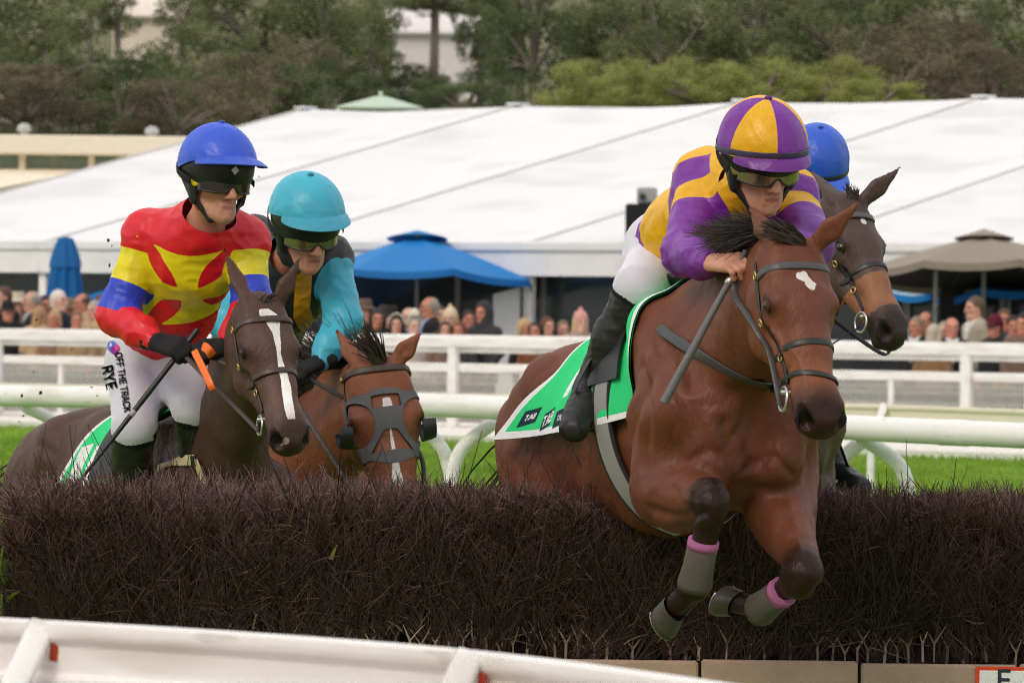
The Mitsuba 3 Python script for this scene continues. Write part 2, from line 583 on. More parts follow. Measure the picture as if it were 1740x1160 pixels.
principled("m_wire", (0.7, 0.69, 0.64), rough=0.5, two=False)
principled("m_canvas", mikit.proc(lambda p, n, uv: mikit.mix((0.75, 0.75, 0.77), (0.66, 0.66, 0.68), mikit.smoothstep(0.45, 0.8, mikit.fbm(p.x * 0.8, p.y * 0.8, p.z * 3, octaves=3)))), rough=0.55, specular=0.3)
principled("m_seam", (0.6, 0.59, 0.57), rough=0.6)
principled("m_blue_canvas", rough=0.6, specular=0.25, sheen=0.2)
principled("m_dark_glass", (0.03, 0.035, 0.04), rough=0.12, two=False, specular=0.5)
principled("m_wall", rough=0.8, specular=0.2)
principled("m_bark", mikit.proc(lambda p, n, uv: mikit.mix((0.12, 0.10, 0.08), (0.3, 0.27, 0.22), mikit.fbm(p.x * 3, p.y * 3, p.z * 0.8, octaves=3))), rough=0.9, two=False)
principled("m_board", mikit.proc(lambda p, n, uv: mikit.mix((0.33, 0.22, 0.16), (0.45, 0.33, 0.25), mikit.fbm(p.x * 14, p.y * 14, p.z * 14, octaves=3))), rough=0.8, two=False, bump=(mikit.proc(lambda p, n, uv: pn(p, 260.0, 2), eps=1e-3), 0.001))


# the ground: the track a little lower near the fence, level farther off, a hill under the far trees
def ground_z(x, y):
    x, y = np.asarray(x, float), np.asarray(y, float)
    z = -0.2 * (1 - sstep(20.5, 27.0, y)) - 0.35 * sstep(77.0, 81.0, y + 0.52 * x) * (1 - sstep(110, 125, y))
    hill = sstep(118, 300, y) * 11.0 + sstep(300, 900, y) * 40
    return z + hill * (1 + 0.12 * np.sin(x * 0.021 + 1))


xs = np.unique(np.concatenate([np.linspace(-600, 600, 61), np.linspace(-14, 14, 29)]))
ys = np.unique(np.concatenate([np.linspace(-60, 1500, 80), np.linspace(4, 36, 65), np.linspace(36, 130, 48)]))
gx, gy = np.meshgrid(xs, ys, indexing="ij")
struct("ground", grid_mesh(np.stack([gx, gy, ground_z(gx, gy)], -1)), "m_turf")

# grass edge and crowd fence line on the far side of the track
EA, EB = PG(0, 725), PG(1740, 783)
FA, FB = PG(0, 707), PG(1740, 752)
edir, fdir = nrm(EB - EA), nrm(FB - FA)
flat = lambda p, z: np.array([p[0], p[1], z])
q0, q1 = EA - edir * 12, EB + edir * 8
q2, q3 = FB + fdir * 8 + np.array([0, 30, 0]), FA - fdir * 12 + np.array([0, 30, 0])
KF = np.array([-fdir[1], fdir[0], 0.0])
f0, f1 = FA - fdir * 12 + KF * 0.25, FB + fdir * 8 + KF * 0.25
s0, s1 = f0 + KF * 3.6, f1 + KF * 3.6
pv = []
for a_, b_, c_, d_, z_ in ((q0, q1, f1, f0, 0.012), (f0, f1, s1, s0, -0.22), (s0, s1, q2 + KF * 4, q3 + KF * 4, 0.012)):
    pv.append(M(np.array([flat(a_, z_), flat(b_, z_), flat(c_, z_), flat(d_, z_)]), [(0, 1, 2, 3)]))
for a_, b_ in ((f0, f1), (s0, s1)):
    pv.append(M(np.array([flat(a_, 0.012), flat(b_, 0.012), flat(b_, -0.22), flat(a_, -0.22)]), [(0, 1, 2, 3)]))
struct("pavement", join(pv), "m_concrete")
kn = np.array([-edir[1], edir[0], 0])
struct("kerb", tm(beam(flat(q0, 0.04) + kn * 0.06, flat(q1, 0.04) + kn * 0.06, 0.12, 0.10, bev=0.012), lin("d8d6d0")), "m_wall")

# the blades of the turf that the camera looks across
n_bl = 260000
u = rng.random(n_bl)
by = 1 / (1 / 26.5 * (1 - u) + 1 / 80.0 * u)
bx = (rng.random(n_bl) * 2 - 1) * by * 0.1
side = (bx - EA[0]) * -edir[1] + (by - EA[1]) * edir[0]
ok = side < -0.05
bx, by = bx[ok], by[ok]
nb = len(bx)
hgt = (0.03 + 0.045 * rng.random(nb)) * (0.7 + 0.6 * meshkit.noise(np.stack([bx * 0.8, by * 0.5, 0 * bx], -1)))
wid = 0.0035 + 0.00016 * by
ang = rng.random(nb) * np.pi
lean = (rng.random((nb, 2)) - 0.5) * 0.05
base = np.stack([bx, by, ground_z(bx, by) - 0.004], -1)
wv = np.stack([np.cos(ang), np.sin(ang) * 0.5, 0 * ang], -1) * wid[:, None]
tip = base + np.stack([lean[:, 0], lean[:, 1], hgt], -1)
bv = np.stack([base - wv, base + wv, tip], 1).reshape(-1, 3)
tone = meshkit.fbm(np.stack([bx * 0.55, by * 0.35, 0 * bx], -1), 3, 5) + 0.25 * (rng.random(nb) - 0.5)
bc = np.array([0.13, 0.26, 0.028]) * (1 - tone[:, None]) + np.array([0.33, 0.50, 0.08]) * tone[:, None]
dry = rng.random(nb) < 0.05
bc[dry] = (0.3, 0.28, 0.12)
k = put("grass", M(bv, np.arange(nb * 3).reshape(-1, 3), np.repeat(bc, 3, 0)), "m_blade")
labels[k] = {"label": "short bright green turf across the track behind the brush fence", "category": "grass", "kind": "stuff"}

# ---------------------------------------------------------------- near rail in the foreground
RAILP = [(0.0, 0.0), (0.020, 0.0), (0.026, -0.006), (0.028, -0.018), (0.026, -0.030), (0.020, -0.038), (0.010, -0.044), (0.006, -0.05), (0.006, -0.098), (0.012, -0.104), (0.022, -0.108),
         (0.024, -0.118), (0.018, -0.128), (0.0, -0.132), (-0.004, -0.128), (-0.004, -0.004)]
RAILP = [(-y, z) for y, z in RAILP]


def rail_strip(pts, color, scale=1.0):
    prof = np.array(RAILP) * scale
    pts = np.asarray(pts, float)
    t = nrm(np.gradient(pts, axis=0))
    y = nrm(np.cross((0, 0, 1), t))
    g = pts[:, None, :] + prof[None, :, :1] * y[:, None, :] + prof[None, :, 1:] * np.array([0, 0, 1.0])
    m = grid_mesh(g, color, closed_v=True)
    tmm = trimesh.Trimesh(m.v, m.f, process=False)
    return tm(tmm, color, 35)


nr = thing("near_rail", "white metal rail with leaning brackets running across the bottom of the picture", "rail")
npts = curve([P(-420, 1026, 11.7), P(0, 1048, 10.9), P(420, 1073, 10.5), P(830, 1106, 10.05), P(1250, 1161, 9.3), P(1500, 1205, 8.9)], 60)
put("rail", rail_strip(npts, (0.8, 0.8, 0.79)), "m_paint", nr)
for px, py, d in ((64, 1060, 10.83), (790, 1112, 10.08)):
    top = P(px + 8, py + 2, d - 0.035)
    foot = P(px - 90, py + 200, d - 0.28)
    ctr = curve([top, (top + foot) / 2 + [0.004, 0, 0.0], foot], 10)
    put("bracket", tube(ctr, None, 14, up=(0, -1, 0.3), flat=(0.052, 0.03)), "m_paint", nr)
    put("clamp", tm(beam(P(px + 21, py + 46, d - 0.05), P(px + 36, py + 48, d - 0.05), 0.02, 0.034, bev=0.003), lin("a8402c")), "m_wall", nr)
    post = P(px - 90, py + 200, d - 0.28)
    put("post", tube([post, flat(post, -0.22)], 0.03, 12), "m_paint", nr)

# ---------------------------------------------------------------- the brush fence
HF, HB = 18.12, 18.9
bf = thing("brush_fence", "dark brown brush jumping fence with a boarded base", "jump fence")
hx0, hx1 = P(16, 900, HF)[0], P(1930, 900, HF)[0]
z_board = P(1200, 1122, HF)[2]


def hedge_top(x):
    return 1.060 + 0.02 * (meshkit.noise(np.stack([x * 3.0, 0 * x, 0 * x], -1)) - 0.5) + 0.014 * (meshkit.noise(np.stack([x * 11, 0 * x, 0 * x + 4], -1)) - 0.5) - 0.006 * (x - 0.5)


core = box((hx0 + 0.06, HF + 0.10, z_board - 0.1), (hx1, HB - 0.1, 0.93))  # unseen solid box added among the twigs to block light
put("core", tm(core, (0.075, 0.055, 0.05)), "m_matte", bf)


def ribbons(p0, d0, L, w, bend, color, segs=3, tipw=0.25):
    """Thin bent ribbons from p0 along d0, each of length L and width w."""
    n = len(p0)
    view = nrm(p0 - CAM) + 0.7 * (rng.random((n, 3)) - 0.5)
    t = np.linspace(0, 1, segs + 1)
    rows = []
    for k, tt in enumerate(t):
        c = p0 + d0 * (L * tt)[:, None] + bend * (tt * tt * L)[:, None]
        s = nrm(np.cross(d0 + bend * tt, view)) * (w * (1 - (1 - tipw) * tt) / 2)[:, None]
        rows += [c - s, c + s]
    v = np.stack(rows, 1).reshape(-1, 3)
    m = 2 * (segs + 1)
    f = np.concatenate([[(2 * k, 2 * k + 1, 2 * k + 3), (2 * k, 2 * k + 3, 2 * k + 2)] for k in range(segs)])
    f = (np.arange(n)[:, None, None] * m + f[None]).reshape(-1, 3)
    return M(v, f, np.repeat(color, m, 0))


def brush_set(n, zr, lr, wr, out, spread, up, colA, colB, front=1.8, inset=0.1, bendz=0.0):
    nc = n // 26                                  # twigs grow in small bunches
    which = rng.integers(0, nc, n)
    x = (hx0 + (hx1 - hx0) * rng.random(nc))[which] + 0.011 * rng.normal(size=n)
    dep = np.clip((rng.random(nc) ** front)[which] + 0.02 * rng.normal(size=n), 0, 1)
    lean_ = ((rng.random((nc, 2)) - 0.5) * [1.0, 0.5])[which]
    grow = (0.7 + 0.6 * rng.random(nc))[which]
    y = HF + inset * 0.2 + (HB - HF) * dep
    zt = hedge_top(x)
    z = zr[0] + (zr[1] - zr[0]) * rng.random(nc)[which] + 0.012 * rng.normal(size=n)
    p0 = np.stack([x, y, z], -1)
    frontness = np.clip(1 - dep * 3, 0, 1)
    d = np.stack([(rng.random(n) - 0.5) * spread, -out * frontness * rng.random(n) + 0.15 * (rng.random(n) - 0.5) + 0.3 * (dep > 0.85), up * (0.6 + 0.6 * rng.random(n))], -1)
    d[:, 0] += lean_[:, 0]
    d[:, 1] -= np.abs(lean_[:, 1]) * frontness
    end = x < hx0 + 0.12
    d[end, 0] -= 0.35 * rng.random(end.sum())
    d = nrm(d)
    L = lr[0] + (lr[1] - lr[0]) * rng.random(n)
    L = L * grow
    L = np.minimum(L, np.maximum((zt + 0.016 * (grow - 0.7) + 0.008 * rng.random(n) - z) / np.maximum(d[:, 2], 0.25), 0.015))
    w = wr[0] + (wr[1] - wr[0]) * rng.random(n)
    bend = (rng.random((n, 3)) - 0.5) * 0.95
    bend[:, 2] += bendz
    t = rng.random(n)[:, None]
    return ribbons(p0, d, L, w, bend, np.array(colA) * (1 - t) + np.array(colB) * t)


sets = [
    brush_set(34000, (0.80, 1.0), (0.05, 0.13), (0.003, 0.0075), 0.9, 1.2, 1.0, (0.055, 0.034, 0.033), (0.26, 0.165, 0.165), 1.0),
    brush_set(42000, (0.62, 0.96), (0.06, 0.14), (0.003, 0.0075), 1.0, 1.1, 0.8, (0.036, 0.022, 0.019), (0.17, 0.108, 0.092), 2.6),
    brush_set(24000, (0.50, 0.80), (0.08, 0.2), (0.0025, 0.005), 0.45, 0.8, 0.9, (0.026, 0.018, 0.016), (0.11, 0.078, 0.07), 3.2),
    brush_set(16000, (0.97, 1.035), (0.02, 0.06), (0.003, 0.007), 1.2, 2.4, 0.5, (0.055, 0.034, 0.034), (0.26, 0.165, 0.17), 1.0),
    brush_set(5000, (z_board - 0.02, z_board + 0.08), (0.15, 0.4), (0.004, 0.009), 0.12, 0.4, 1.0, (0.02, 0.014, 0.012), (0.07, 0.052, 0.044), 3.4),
]
# a loose, ragged row of pale stems above the boards, forked
nx = int((hx1 - hx0) / 0.042)
for lo, hi, zz, L, w in ((0, 1, z_board + 0.0, 0.05, 0.0095), (-2, 0.46, z_board + 0.085, 0.05, 0.007)):
    x = hx0 + 0.05 + (np.arange(nx) + 0.35 * rng.random(nx)) * (0.042 if lo == 0 else 0.078)
    x = x[(x < hx1) & (x > lo * 10 - 9)]
    if lo != 0:
        x = x[x < P(860, 1000, HF)[0]]
    x = x[rng.random(len(x)) < 0.85]
    n = len(x)
    p0 = np.stack([x, HF - 0.006 + 0.02 * rng.random(n), zz - 0.012 + 0.02 * rng.random(n)], -1)
    t = rng.random(n)[:, None]
    col = np.array((0.07, 0.055, 0.045)) * (1 - t) + np.array((0.36, 0.28, 0.22)) * t
    d0 = nrm(np.stack([0.15 * (rng.random(n) - 0.5) + (0.25 if lo else 0), 0 * x, np.ones(n)], -1))
    LL = L * (0.7 + 0.6 * rng.random(n))
    sets.append(ribbons(p0, d0, LL, w * (0.6 + 0.6 * rng.random(n)), 0 * p0, col, 1, 0.9))
    top = p0 + d0 * LL[:, None]
    for sgn in (-1, 1):
        dd = nrm(np.stack([sgn * (0.35 + 0.4 * rng.random(n)) + (0.3 if lo else 0), -0.1 * rng.random(n), np.ones(n)], -1))
        sets.append(ribbons(top, dd, 0.03 + 0.05 * rng.random(n), w * (0.5 + 0.4 * rng.random(n)), 0.3 * (rng.random((n, 3)) - 0.5), col, 2, 0.3))
n = 110
x = hx0 + (hx1 - hx0) * rng.random(n)
p0 = np.stack([x, HF - 0.015 + 0 * x, z_board + 0.03 + 0.3 * rng.random(n) ** 1.5], -1)
t = rng.random(n)[:, None]
sets.append(ribbons(p0, nrm(np.stack([1.6 * (rng.random(n) - 0.5), -0.15 * rng.random(n), 0.9 * rng.random(n) - 0.15], -1)), 0.05 + 0.08 * rng.random(n), 0.003 + 0.003 * rng.random(n),
                    0.8 * (rng.random((n, 3)) - 0.5), np.array((0.06, 0.045, 0.04)) * (1 - t) + np.array((0.15, 0.115, 0.10)) * t, 4, 0.3))
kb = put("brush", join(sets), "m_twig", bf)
labels[kb] = {"label": "tightly packed dark twigs with purplish tips", "kind": "stuff"}
for i, px in enumerate(np.arange(-165, 1960, 271)):
    a, b = P(px + 2, 1122, HF - 0.06), P(px + 269, 1122, HF - 0.06)
    dz = [0.0, 0.004, -0.003, 0.005, 0.002, 0.006, 0.0, 0.003][i % 8]
    put("board", tm(box((a[0], HF - 0.085, -0.25), (b[0] - 0.003, HF - 0.02, z_board + dz), 0.007)), "m_board", bf)
sg = thing("sign", "white sign with an orange red border and a dark letter on the base boards", "sign")
sa, sb = P(1658, 1124, HF - 0.09), P(1850, 1124, HF - 0.09)
sz = z_board - 0.003
put("border", tm(box((sa[0], HF - 0.094, sz - 0.24), (sb[0], HF - 0.087, sz), 0.002), lin("d9502c")), "m_wall", sg)
put("panel", tm(box((sa[0] + 0.012, HF - 0.099, sz - 0.23), (sb[0] - 0.012, HF - 0.0945, sz - 0.012), 0.002), lin("e9e9ea")), "m_wall", sg)
tmh = meshkit.text_mesh("F", 0.062, 0.002, True)
R = np.eye(4)
R[:3, :3] = np.array([[1, 0, 0], [0, 0, -1], [0, 1, 0]])
R[:3, 3] = [P(1692, 1140, HF - 0.1)[0], HF - 0.1, P(1692, 1137, HF - 0.1)[2] - 0.062]
tmh.apply_transform(R)
put("letter", tm(tmh, lin("3a3a44")), "m_wall", sg)
wd = thing("weed", "small yellow green leafy weed at the left end of the brush fence", "weed")
wv = []
for i in range(26):
    p = P(-6 + 26 * rng.random(), 955 + 70 * rng.random(), HF - 0.05 + 0.2 * rng.random())
    wv.append(ribbons(p[None], nrm(rng.random((1, 3)) - [0.5, 0.5, 0.2]), np.array([0.05 + 0.04 * rng.random()]), np.array([0.018]), 0.4 * (rng.random((1, 3)) - 0.5), np.array([[0.16, 0.24, 0.03]]) * (0.7 + 0.6 * rng.random()), 3, 0.2))
put("leaves", join(wv), "m_leaf", wd)
lf = thing("leaf", "single pale green leaf caught in the front of the brush fence", "leaf")
put("blade", ribbons(P(562, 950, HF - 0.03)[None], nrm(np.array([[0.35, -0.2, 1.0]])), np.array([0.045]), np.array([0.016]), np.array([[0.1, 0, 0.1]]), np.array([[0.28, 0.34, 0.10]]), 3, 0.25), "m_leaf", lf)
stem = P(2, 1040, HF)
put("stem", tube([flat(stem, -0.2), stem, P(6, 960, HF + 0.05)], 0.005, 6, color=(0.12, 0.16, 0.03)), "m_wall", wd)

# ---------------------------------------------------------------- running rail across the track: fat white tube on bent legs
rr = thing("running_rail", "fat white plastic running rail on curved legs across the turf behind the horses", "rail")
RP = [P(-1700, 650, 42), P(-500, 661, 36.5), P(0, 672, 34), P(430, 680, 32.4), P(870, 694, 30.8), P(1440, 726, 28.9), P(1740, 740, 28.1), P(2100, 757, 27.2), P(2900, 793, 25.2)]
put("rail", tube(curve(RP, 60), 0.0635, 20), "m_paint", rr)
for (x0, y0), (x1, y1), d in (((-730, 672), (-664, 752), 37.6), ((42, 690), (108, 775), 33.9), ((696, 708), (768, 845), 31.5), ((846, 712), (764, 845), 31.2), ((1462, 742), (1546, 868), 28.9), ((1470, 745), (1420, 850), 29.1), ((2250, 782), (2335, 915), 26.9)):
    a, b = P(x0, y0, d), P(x1, y1, d + 0.05)
    mid = a * 0.45 + b * 0.55 + np.array([(b - a)[0] * 0.24, 0, 0.06])
    c = curve([a, mid, b, flat(b + [(b - a)[0] * 0.06, 0, 0], b[2] - 0.25), flat(b + [(b - a)[0] * 0.06, 0, 0], -0.03)], 22)
    put("leg", tube(c, 0.038, 14), "m_paint", rr)
rc = curve(RP, 60)
for i in (18, 24, 30, 36, 41, 46):
    put("joint", tube([rc[i] - nrm(rc[i + 1] - rc[i]) * 0.09, rc[i] + nrm(rc[i + 1] - rc[i]) * 0.09], 0.0665, 20), "m_paint", rr)
fr = thing("far_rail", "thin cream rail with a top bead just behind the fat white running rail", "rail")
fpts = curve([P(-1600, 636, 55), P(-300, 646, 50), P(300, 657, 48.5), P(870, 671, 47), P(1440, 685, 45), P(1740, 695, 44), P(2000, 704, 43), P(2900, 735, 40)], 40)
put("rail", rail_strip(fpts, (0.75, 0.7, 0.6), 1.1), "m_paint_cream", fr)
for px, py, d in ((1500, 688, 44.8), (880, 672, 47), (260, 657, 48.6)):
    t, f_ = P(px + 3, py, d - 0.05), P(px - 22, py + 70, d - 0.35)
    put("bracket", tube([t, f_], None, 10, up=(0, -1, 0.2), flat=(0.06, 0.04)), "m_paint", fr)
    put("post", tube([f_ + [0.01, 0.02, 0], flat(f_ + [0.01, 0.02, 0], -0.03)], 0.03, 10), "m_paint", fr)

# ---------------------------------------------------------------- the crowd fence: posts, two rails and wire panels
cf = thing("crowd_fence", "white spectator fence of two rails over fine wire panels", "fence")
SPAN = 2.72
fo = PG(767, 727)
fo = FA + fdir * ((fo - FA) @ fdir)
kf = np.array([-fdir[1], fdir[0], 0.0])
B = lambda t, off, z: flat(fo + fdir * t + kf * off, z)
T0, T1 = -4, 5
put("top_rail", extrude_profile([(0.07, -0.07), (0.085, 0.04), (0.06, 0.085), (0, 0.1), (-0.06, 0.085), (-0.085, 0.04), (-0.07, -0.07)], B(T0 * SPAN, 0, 1.185), B(T1 * SPAN, 0, 1.185)), "m_paint", cf)
put("under_rail", tm(beam(B(T0 * SPAN, 0.03, 1.075), B(T1 * SPAN, 0.03, 1.075), 0.05, 0.07, bev=0.01)), "m_paint", cf)
for i in range(T0, T1 + 1):
    put("post", tm(beam(B(i * SPAN, -0.02, -0.02), B(i * SPAN, -0.02, 1.11), 0.15, 0.1, up=tuple(kf), bev=0.012)), "m_paint", cf)
    if i == T1:
        continue
    a, b = i * SPAN + 0.08, (i + 1) * SPAN - 0.08
    put("mid_rail", tm(beam(B(a, 0.02, 0.83), B(b, 0.02, 0.83), 0.07, 0.13, bev=0.02)), "m_paint", cf)
    put("bottom_rail", tm(beam(B(a, 0.02, 0.05), B(b, 0.02, 0.05), 0.05, 0.06, bev=0.01)), "m_paint", cf)
    m_ = a + (b - a) * (0.42 if i < 2 else 0.58)
    put("mullion", tm(beam(B(m_, 0.02, 0.081), B(m_, 0.02, 0.764), 0.09, 0.05, up=tuple(kf), bev=0.008)), "m_paint", cf)
    bars = []
    for t in np.arange(a + 0.012, b - 0.005, 0.042):
        if abs(t - m_) > 0.05:
            bars.append(tm(beam(B(t, 0.024, 0.081), B(t, 0.024, 0.764), 0.012, 0.012, up=tuple(kf))))
    for z in (0.2, 0.34, 0.48, 0.62, 0.70):
        bars.append(tm(beam(B(a, 0.036, z), B(b, 0.036, z), 0.009, 0.012)))
    kw = put("wire_panel", join(bars), "m_wire", cf)
    labels[kw] = {"kind": "stuff"}

# ---------------------------------------------------------------- the marquee
mq = thing("marquee", "long white event marquee with a sloping canvas roof behind the crowd", "marquee")
PHI = math.radians(38)
re_, rn = np.array([math.cos(PHI), -math.sin(PHI), 0]), np.array([-math.sin(PHI), -math.cos(PHI), 0])
R1 = P(880, 180, 102.5)
RZ, EZ, HALF, BAY = R1[2], 2.62, 12.6, 5.0
ridge = lambda k: np.array([*(R1 + re_ * BAY * k)[:2], RZ])
eave = lambda k: flat(ridge(k) + rn * HALF, EZ)
back = lambda k: flat(ridge(k) - rn * HALF, EZ)
for k in range(-1, 6):
    for side in (0, 1):
        n1, n2 = 14, 22
        tt, ss = np.meshgrid(np.linspace(0, 1, n1), np.linspace(0, 1, n2), indexing="ij")
        e = eave if side == 0 else back
        a0, a1, b0, b1 = ridge(k), ridge(k + 1), e(k), e(k + 1)
        g = (a0 * (1 - tt[..., None]) + a1 * tt[..., None]) * (1 - ss[..., None]) + (b0 * (1 - tt[..., None]) + b1 * tt[..., None]) * ss[..., None]
        g[..., 2] -= 0.17 * np.sin(np.pi * tt) * (0.35 + 0.65 * np.sin(np.pi * np.clip(ss, 0, 1))) - 0.05 * (meshkit.noise(np.stack([tt * 3 + k * 7, ss * 5 + side * 9, 0 * tt], -1)) - 0.5) * np.sin(np.pi * tt)
        kk = put("roof_panel", shell(g if side else g[::-1], 0.02), "m_canvas", mq)
for k in range(-1, 7):
    put("seam", tube([ridge(k) + [0, 0, 0.015], (ridge(k) + eave(k)) / 2 + [0, 0, 0.015], eave(k) + [0, 0, 0.015]], None, 8, up=(0, 0, 1), flat=(0.03, 0.05)), "m_seam", mq)
    put("ridge_cap", tm(beam(ridge(k) - re_ * 0.14 + [0, 0, 0.025], ridge(k) + re_ * 0.14 + [0, 0, 0.025], 0.4, 0.05, bev=0.02)), "m_canvas", mq)
    put("post", tm(beam(flat(eave(k) - rn * 0.12, 0), flat(eave(k) - rn * 0.12, EZ - 0.02), 0.16, 0.12, up=tuple(rn), bev=0.01)), "m_paint", mq)
    if k < 6:
        a, b = eave(k), eave(k + 1)
        put("gutter", tm(beam(a + [0, 0, -0.02] + rn * 0.03, b + [0, 0, -0.02] + rn * 0.03, 0.14, 0.16, bev=0.03)), "m_canvas", mq)
        tt = np.linspace(0, 1, 24)
        top = a + (b - a) * tt[:, None] + rn * 0.02 + [0, 0, -0.105]
        wob = 0.02 * np.sin(tt * 40 + k)
        g = np.stack([top, top + [0, 0, -0.36] + rn * wob[:, None]], 1)
        put("valance", shell(g, 0.01), "m_canvas", mq)
        w0 = flat(a - rn * 0.5, 0.0)
        w1 = flat(b - rn * 0.5, 0.0)
        for j in range(3):
            c0, c1 = w0 + (w1 - w0) * (j / 3 + 0.012), w0 + (w1 - w0) * ((j + 1) / 3 - 0.012)
            put("window", tm(beam(c0 + [0, 0, 1.15], c1 + [0, 0, 1.15], 0.03, 2.1)), "m_dark_glass", mq)
            put("window_post", tm(beam(w0 + (w1 - w0) * j / 3, w0 + (w1 - w0) * j / 3 + [0, 0, 2.3], 0.09, 0.09, up=tuple(rn)), lin("7d807c")), "m_wall", mq)
g = np.array([[eave(-1) - rn * 0.5, flat(eave(-1) - rn * 0.5, 0)], [flat(ridge(-1), RZ - 0.12), flat(ridge(-1), 0)], [back(-1), flat(back(-1), 0)]])
g[0, 0, 2] = EZ - 0.02
put("end_wall", shell(g, 0.03), "m_canvas", mq)

# ---------------------------------------------------------------- parasols
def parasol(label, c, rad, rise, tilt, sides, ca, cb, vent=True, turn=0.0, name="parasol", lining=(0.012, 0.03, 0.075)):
    """c: the rim's centre; a canopy with ribs, vent cap, pole and base."""
    t = thing(name, label, "umbrella")
    Rx = trimesh.transformations.rotation_matrix(math.radians(tilt), (1, 0, 0))[:3, :3]
    A = np.arange(sides) * 2 * np.pi / sides + turn
    ss, nn = np.linspace(0.12, 1, 9), 6
    rows = []
    for s_ in ss:
        row = []
        for i in range(sides):
            p, q = np.array([math.cos(A[i]), math.sin(A[i]), 0]), np.array([math.cos(A[(i + 1) % sides]), math.sin(A[(i + 1) % sides]), 0])
            for w in range(nn):
                u_ = w / nn
                sagv = 4 * u_ * (1 - u_)
                r = p * (1 - u_) + q * u_
                row.append(r * s_ * rad + np.array([0, 0, rise * (1 - s_ ** 1.15) - 0.05 * sagv * s_]))
        rows.append(row)
    g = np.array(rows) @ Rx.T + c
    closed = np.concatenate([g, g[:, :1]], 1)
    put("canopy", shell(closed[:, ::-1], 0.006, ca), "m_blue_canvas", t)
    put("lining", shell(closed[:, ::-1] - np.array([0, 0, 0.012]), 0.004, lining), "m_blue_canvas", t)  # added dark sheet: the shade under the canopy put into its colour
    lip = np.stack([g[-1], g[-1] + np.array([0, 0, -0.1]) @ Rx.T], 0)
    lip = np.concatenate([lip, lip[:, :1]], 1)
    put("valance", shell(lip[:, ::-1], 0.005, cb), "m_blue_canvas", t)
    if vent:
        vr = []
        for s_ in (0.0, 0.6, 1.0):
            vr.append([np.array([math.cos(a) * s_ * rad * 0.24, math.sin(a) * s_ * rad * 0.24, rise * 1.0 + 0.10 - 0.14 * s_]) for a in np.linspace(0, 2 * np.pi, sides * 3 + 1)])
        put("vent_cap", shell((np.array(vr) @ Rx.T + c)[:, ::-1], 0.006, ca), "m_blue_canvas", t)
    for a in A:
        p0, p1 = np.array([0, 0, rise * 0.97]), np.array([math.cos(a) * rad * 0.98, math.sin(a) * rad * 0.98, -0.03])
        put("rib", tube(np.array([p0, p1]) @ Rx.T + c, 0.012, 6, color=(0.05, 0.05, 0.05)), "m_wall", t)
    put("pole", tube([flat(c, 0.05), c + Rx @ np.array([0, 0, rise + 0.08])], 0.03, 10, color=(0.25, 0.25, 0.26)), "m_wall", t)
    put("base", tm(box(flat(c, 0.013) - [0.35, 0.35, 0], flat(c, 0.09) + [0.35, 0.35, 0], 0.02), (0.1, 0.1, 0.1)), "m_wall", t)
    return t


BL, BD = lin("1f86d6") * 0.75, lin("1778c8") * 0.7
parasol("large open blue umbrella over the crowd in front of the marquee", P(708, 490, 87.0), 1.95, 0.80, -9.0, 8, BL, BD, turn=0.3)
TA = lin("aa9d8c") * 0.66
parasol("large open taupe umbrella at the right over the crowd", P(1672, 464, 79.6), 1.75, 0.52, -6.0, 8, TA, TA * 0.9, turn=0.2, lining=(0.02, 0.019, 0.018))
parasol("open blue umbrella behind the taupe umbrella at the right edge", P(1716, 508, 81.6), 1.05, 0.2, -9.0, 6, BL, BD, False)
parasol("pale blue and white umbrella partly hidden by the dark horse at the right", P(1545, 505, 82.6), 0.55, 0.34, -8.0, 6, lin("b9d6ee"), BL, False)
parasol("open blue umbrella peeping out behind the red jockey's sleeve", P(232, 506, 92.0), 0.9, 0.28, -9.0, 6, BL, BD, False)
# folded one
fu = thing("parasol", "folded blue umbrella standing upright by the left end of the crowd", "umbrella")
c0 = P(110, 540, 90.0)
zt = P(113, 402, 90.0)[2]
th = np.linspace(0, 2 * np.pi, 49)
rows = []
for z, r, amp in ((c0[2] - 0.1, 0.27, 0.05), (c0[2] + 0.25, 0.27, 0.05), (c0[2] + 0.6, 0.22, 0.045), (c0[2] + 0.85, 0.2, 0.03), (c0[2] + 0.95, 0.17, 0.01)):
    rows.append([c0 * [1, 1, 0] + [(r + amp * math.cos(8 * t)) * math.cos(t), (r + amp * math.cos(8 * t)) * math.sin(t), z] for t in th])
put("canopy", shell(np.array(rows)[::-1], 0.006, BD * 0.8), "m_blue_canvas", fu)
rows = []
for z, r in ((c0[2] + 0.8, 0.245), (c0[2] + 0.95, 0.215), (c0[2] + 1.15, 0.15), (zt - 0.03, 0.10), (zt, 0.01)):
    rows.append([c0 * [1, 1, 0] + [(r + 0.02 * math.cos(8 * t)) * math.cos(t), (r + 0.02 * math.cos(8 * t)) * math.sin(t), z] for t in th])
put("vent_cap", shell(np.array(rows)[::-1], 0.006, BD * 0.8), "m_blue_canvas", fu)
put("pole", tube([flat(c0, 0.05), flat(c0, zt - 0.05)], 0.03, 10, color=(0.4, 0.4, 0.42)), "m_wall", fu)
put("base", tm(box(flat(c0, 0.013) - [0.35, 0.35, 0], flat(c0, 0.09) + [0.35, 0.35, 0], 0.02), (0.1, 0.1, 0.1)), "m_wall", fu)

# ---------------------------------------------------------------- other things by the marquee
def upright(px0, px1, py0, d, depth, z0=0.0):
    a, b = P(px0, py0, d), P(px1, py0, d)
    return (a[0], a[1], z0), (b[0], b[1] + depth, a[2])


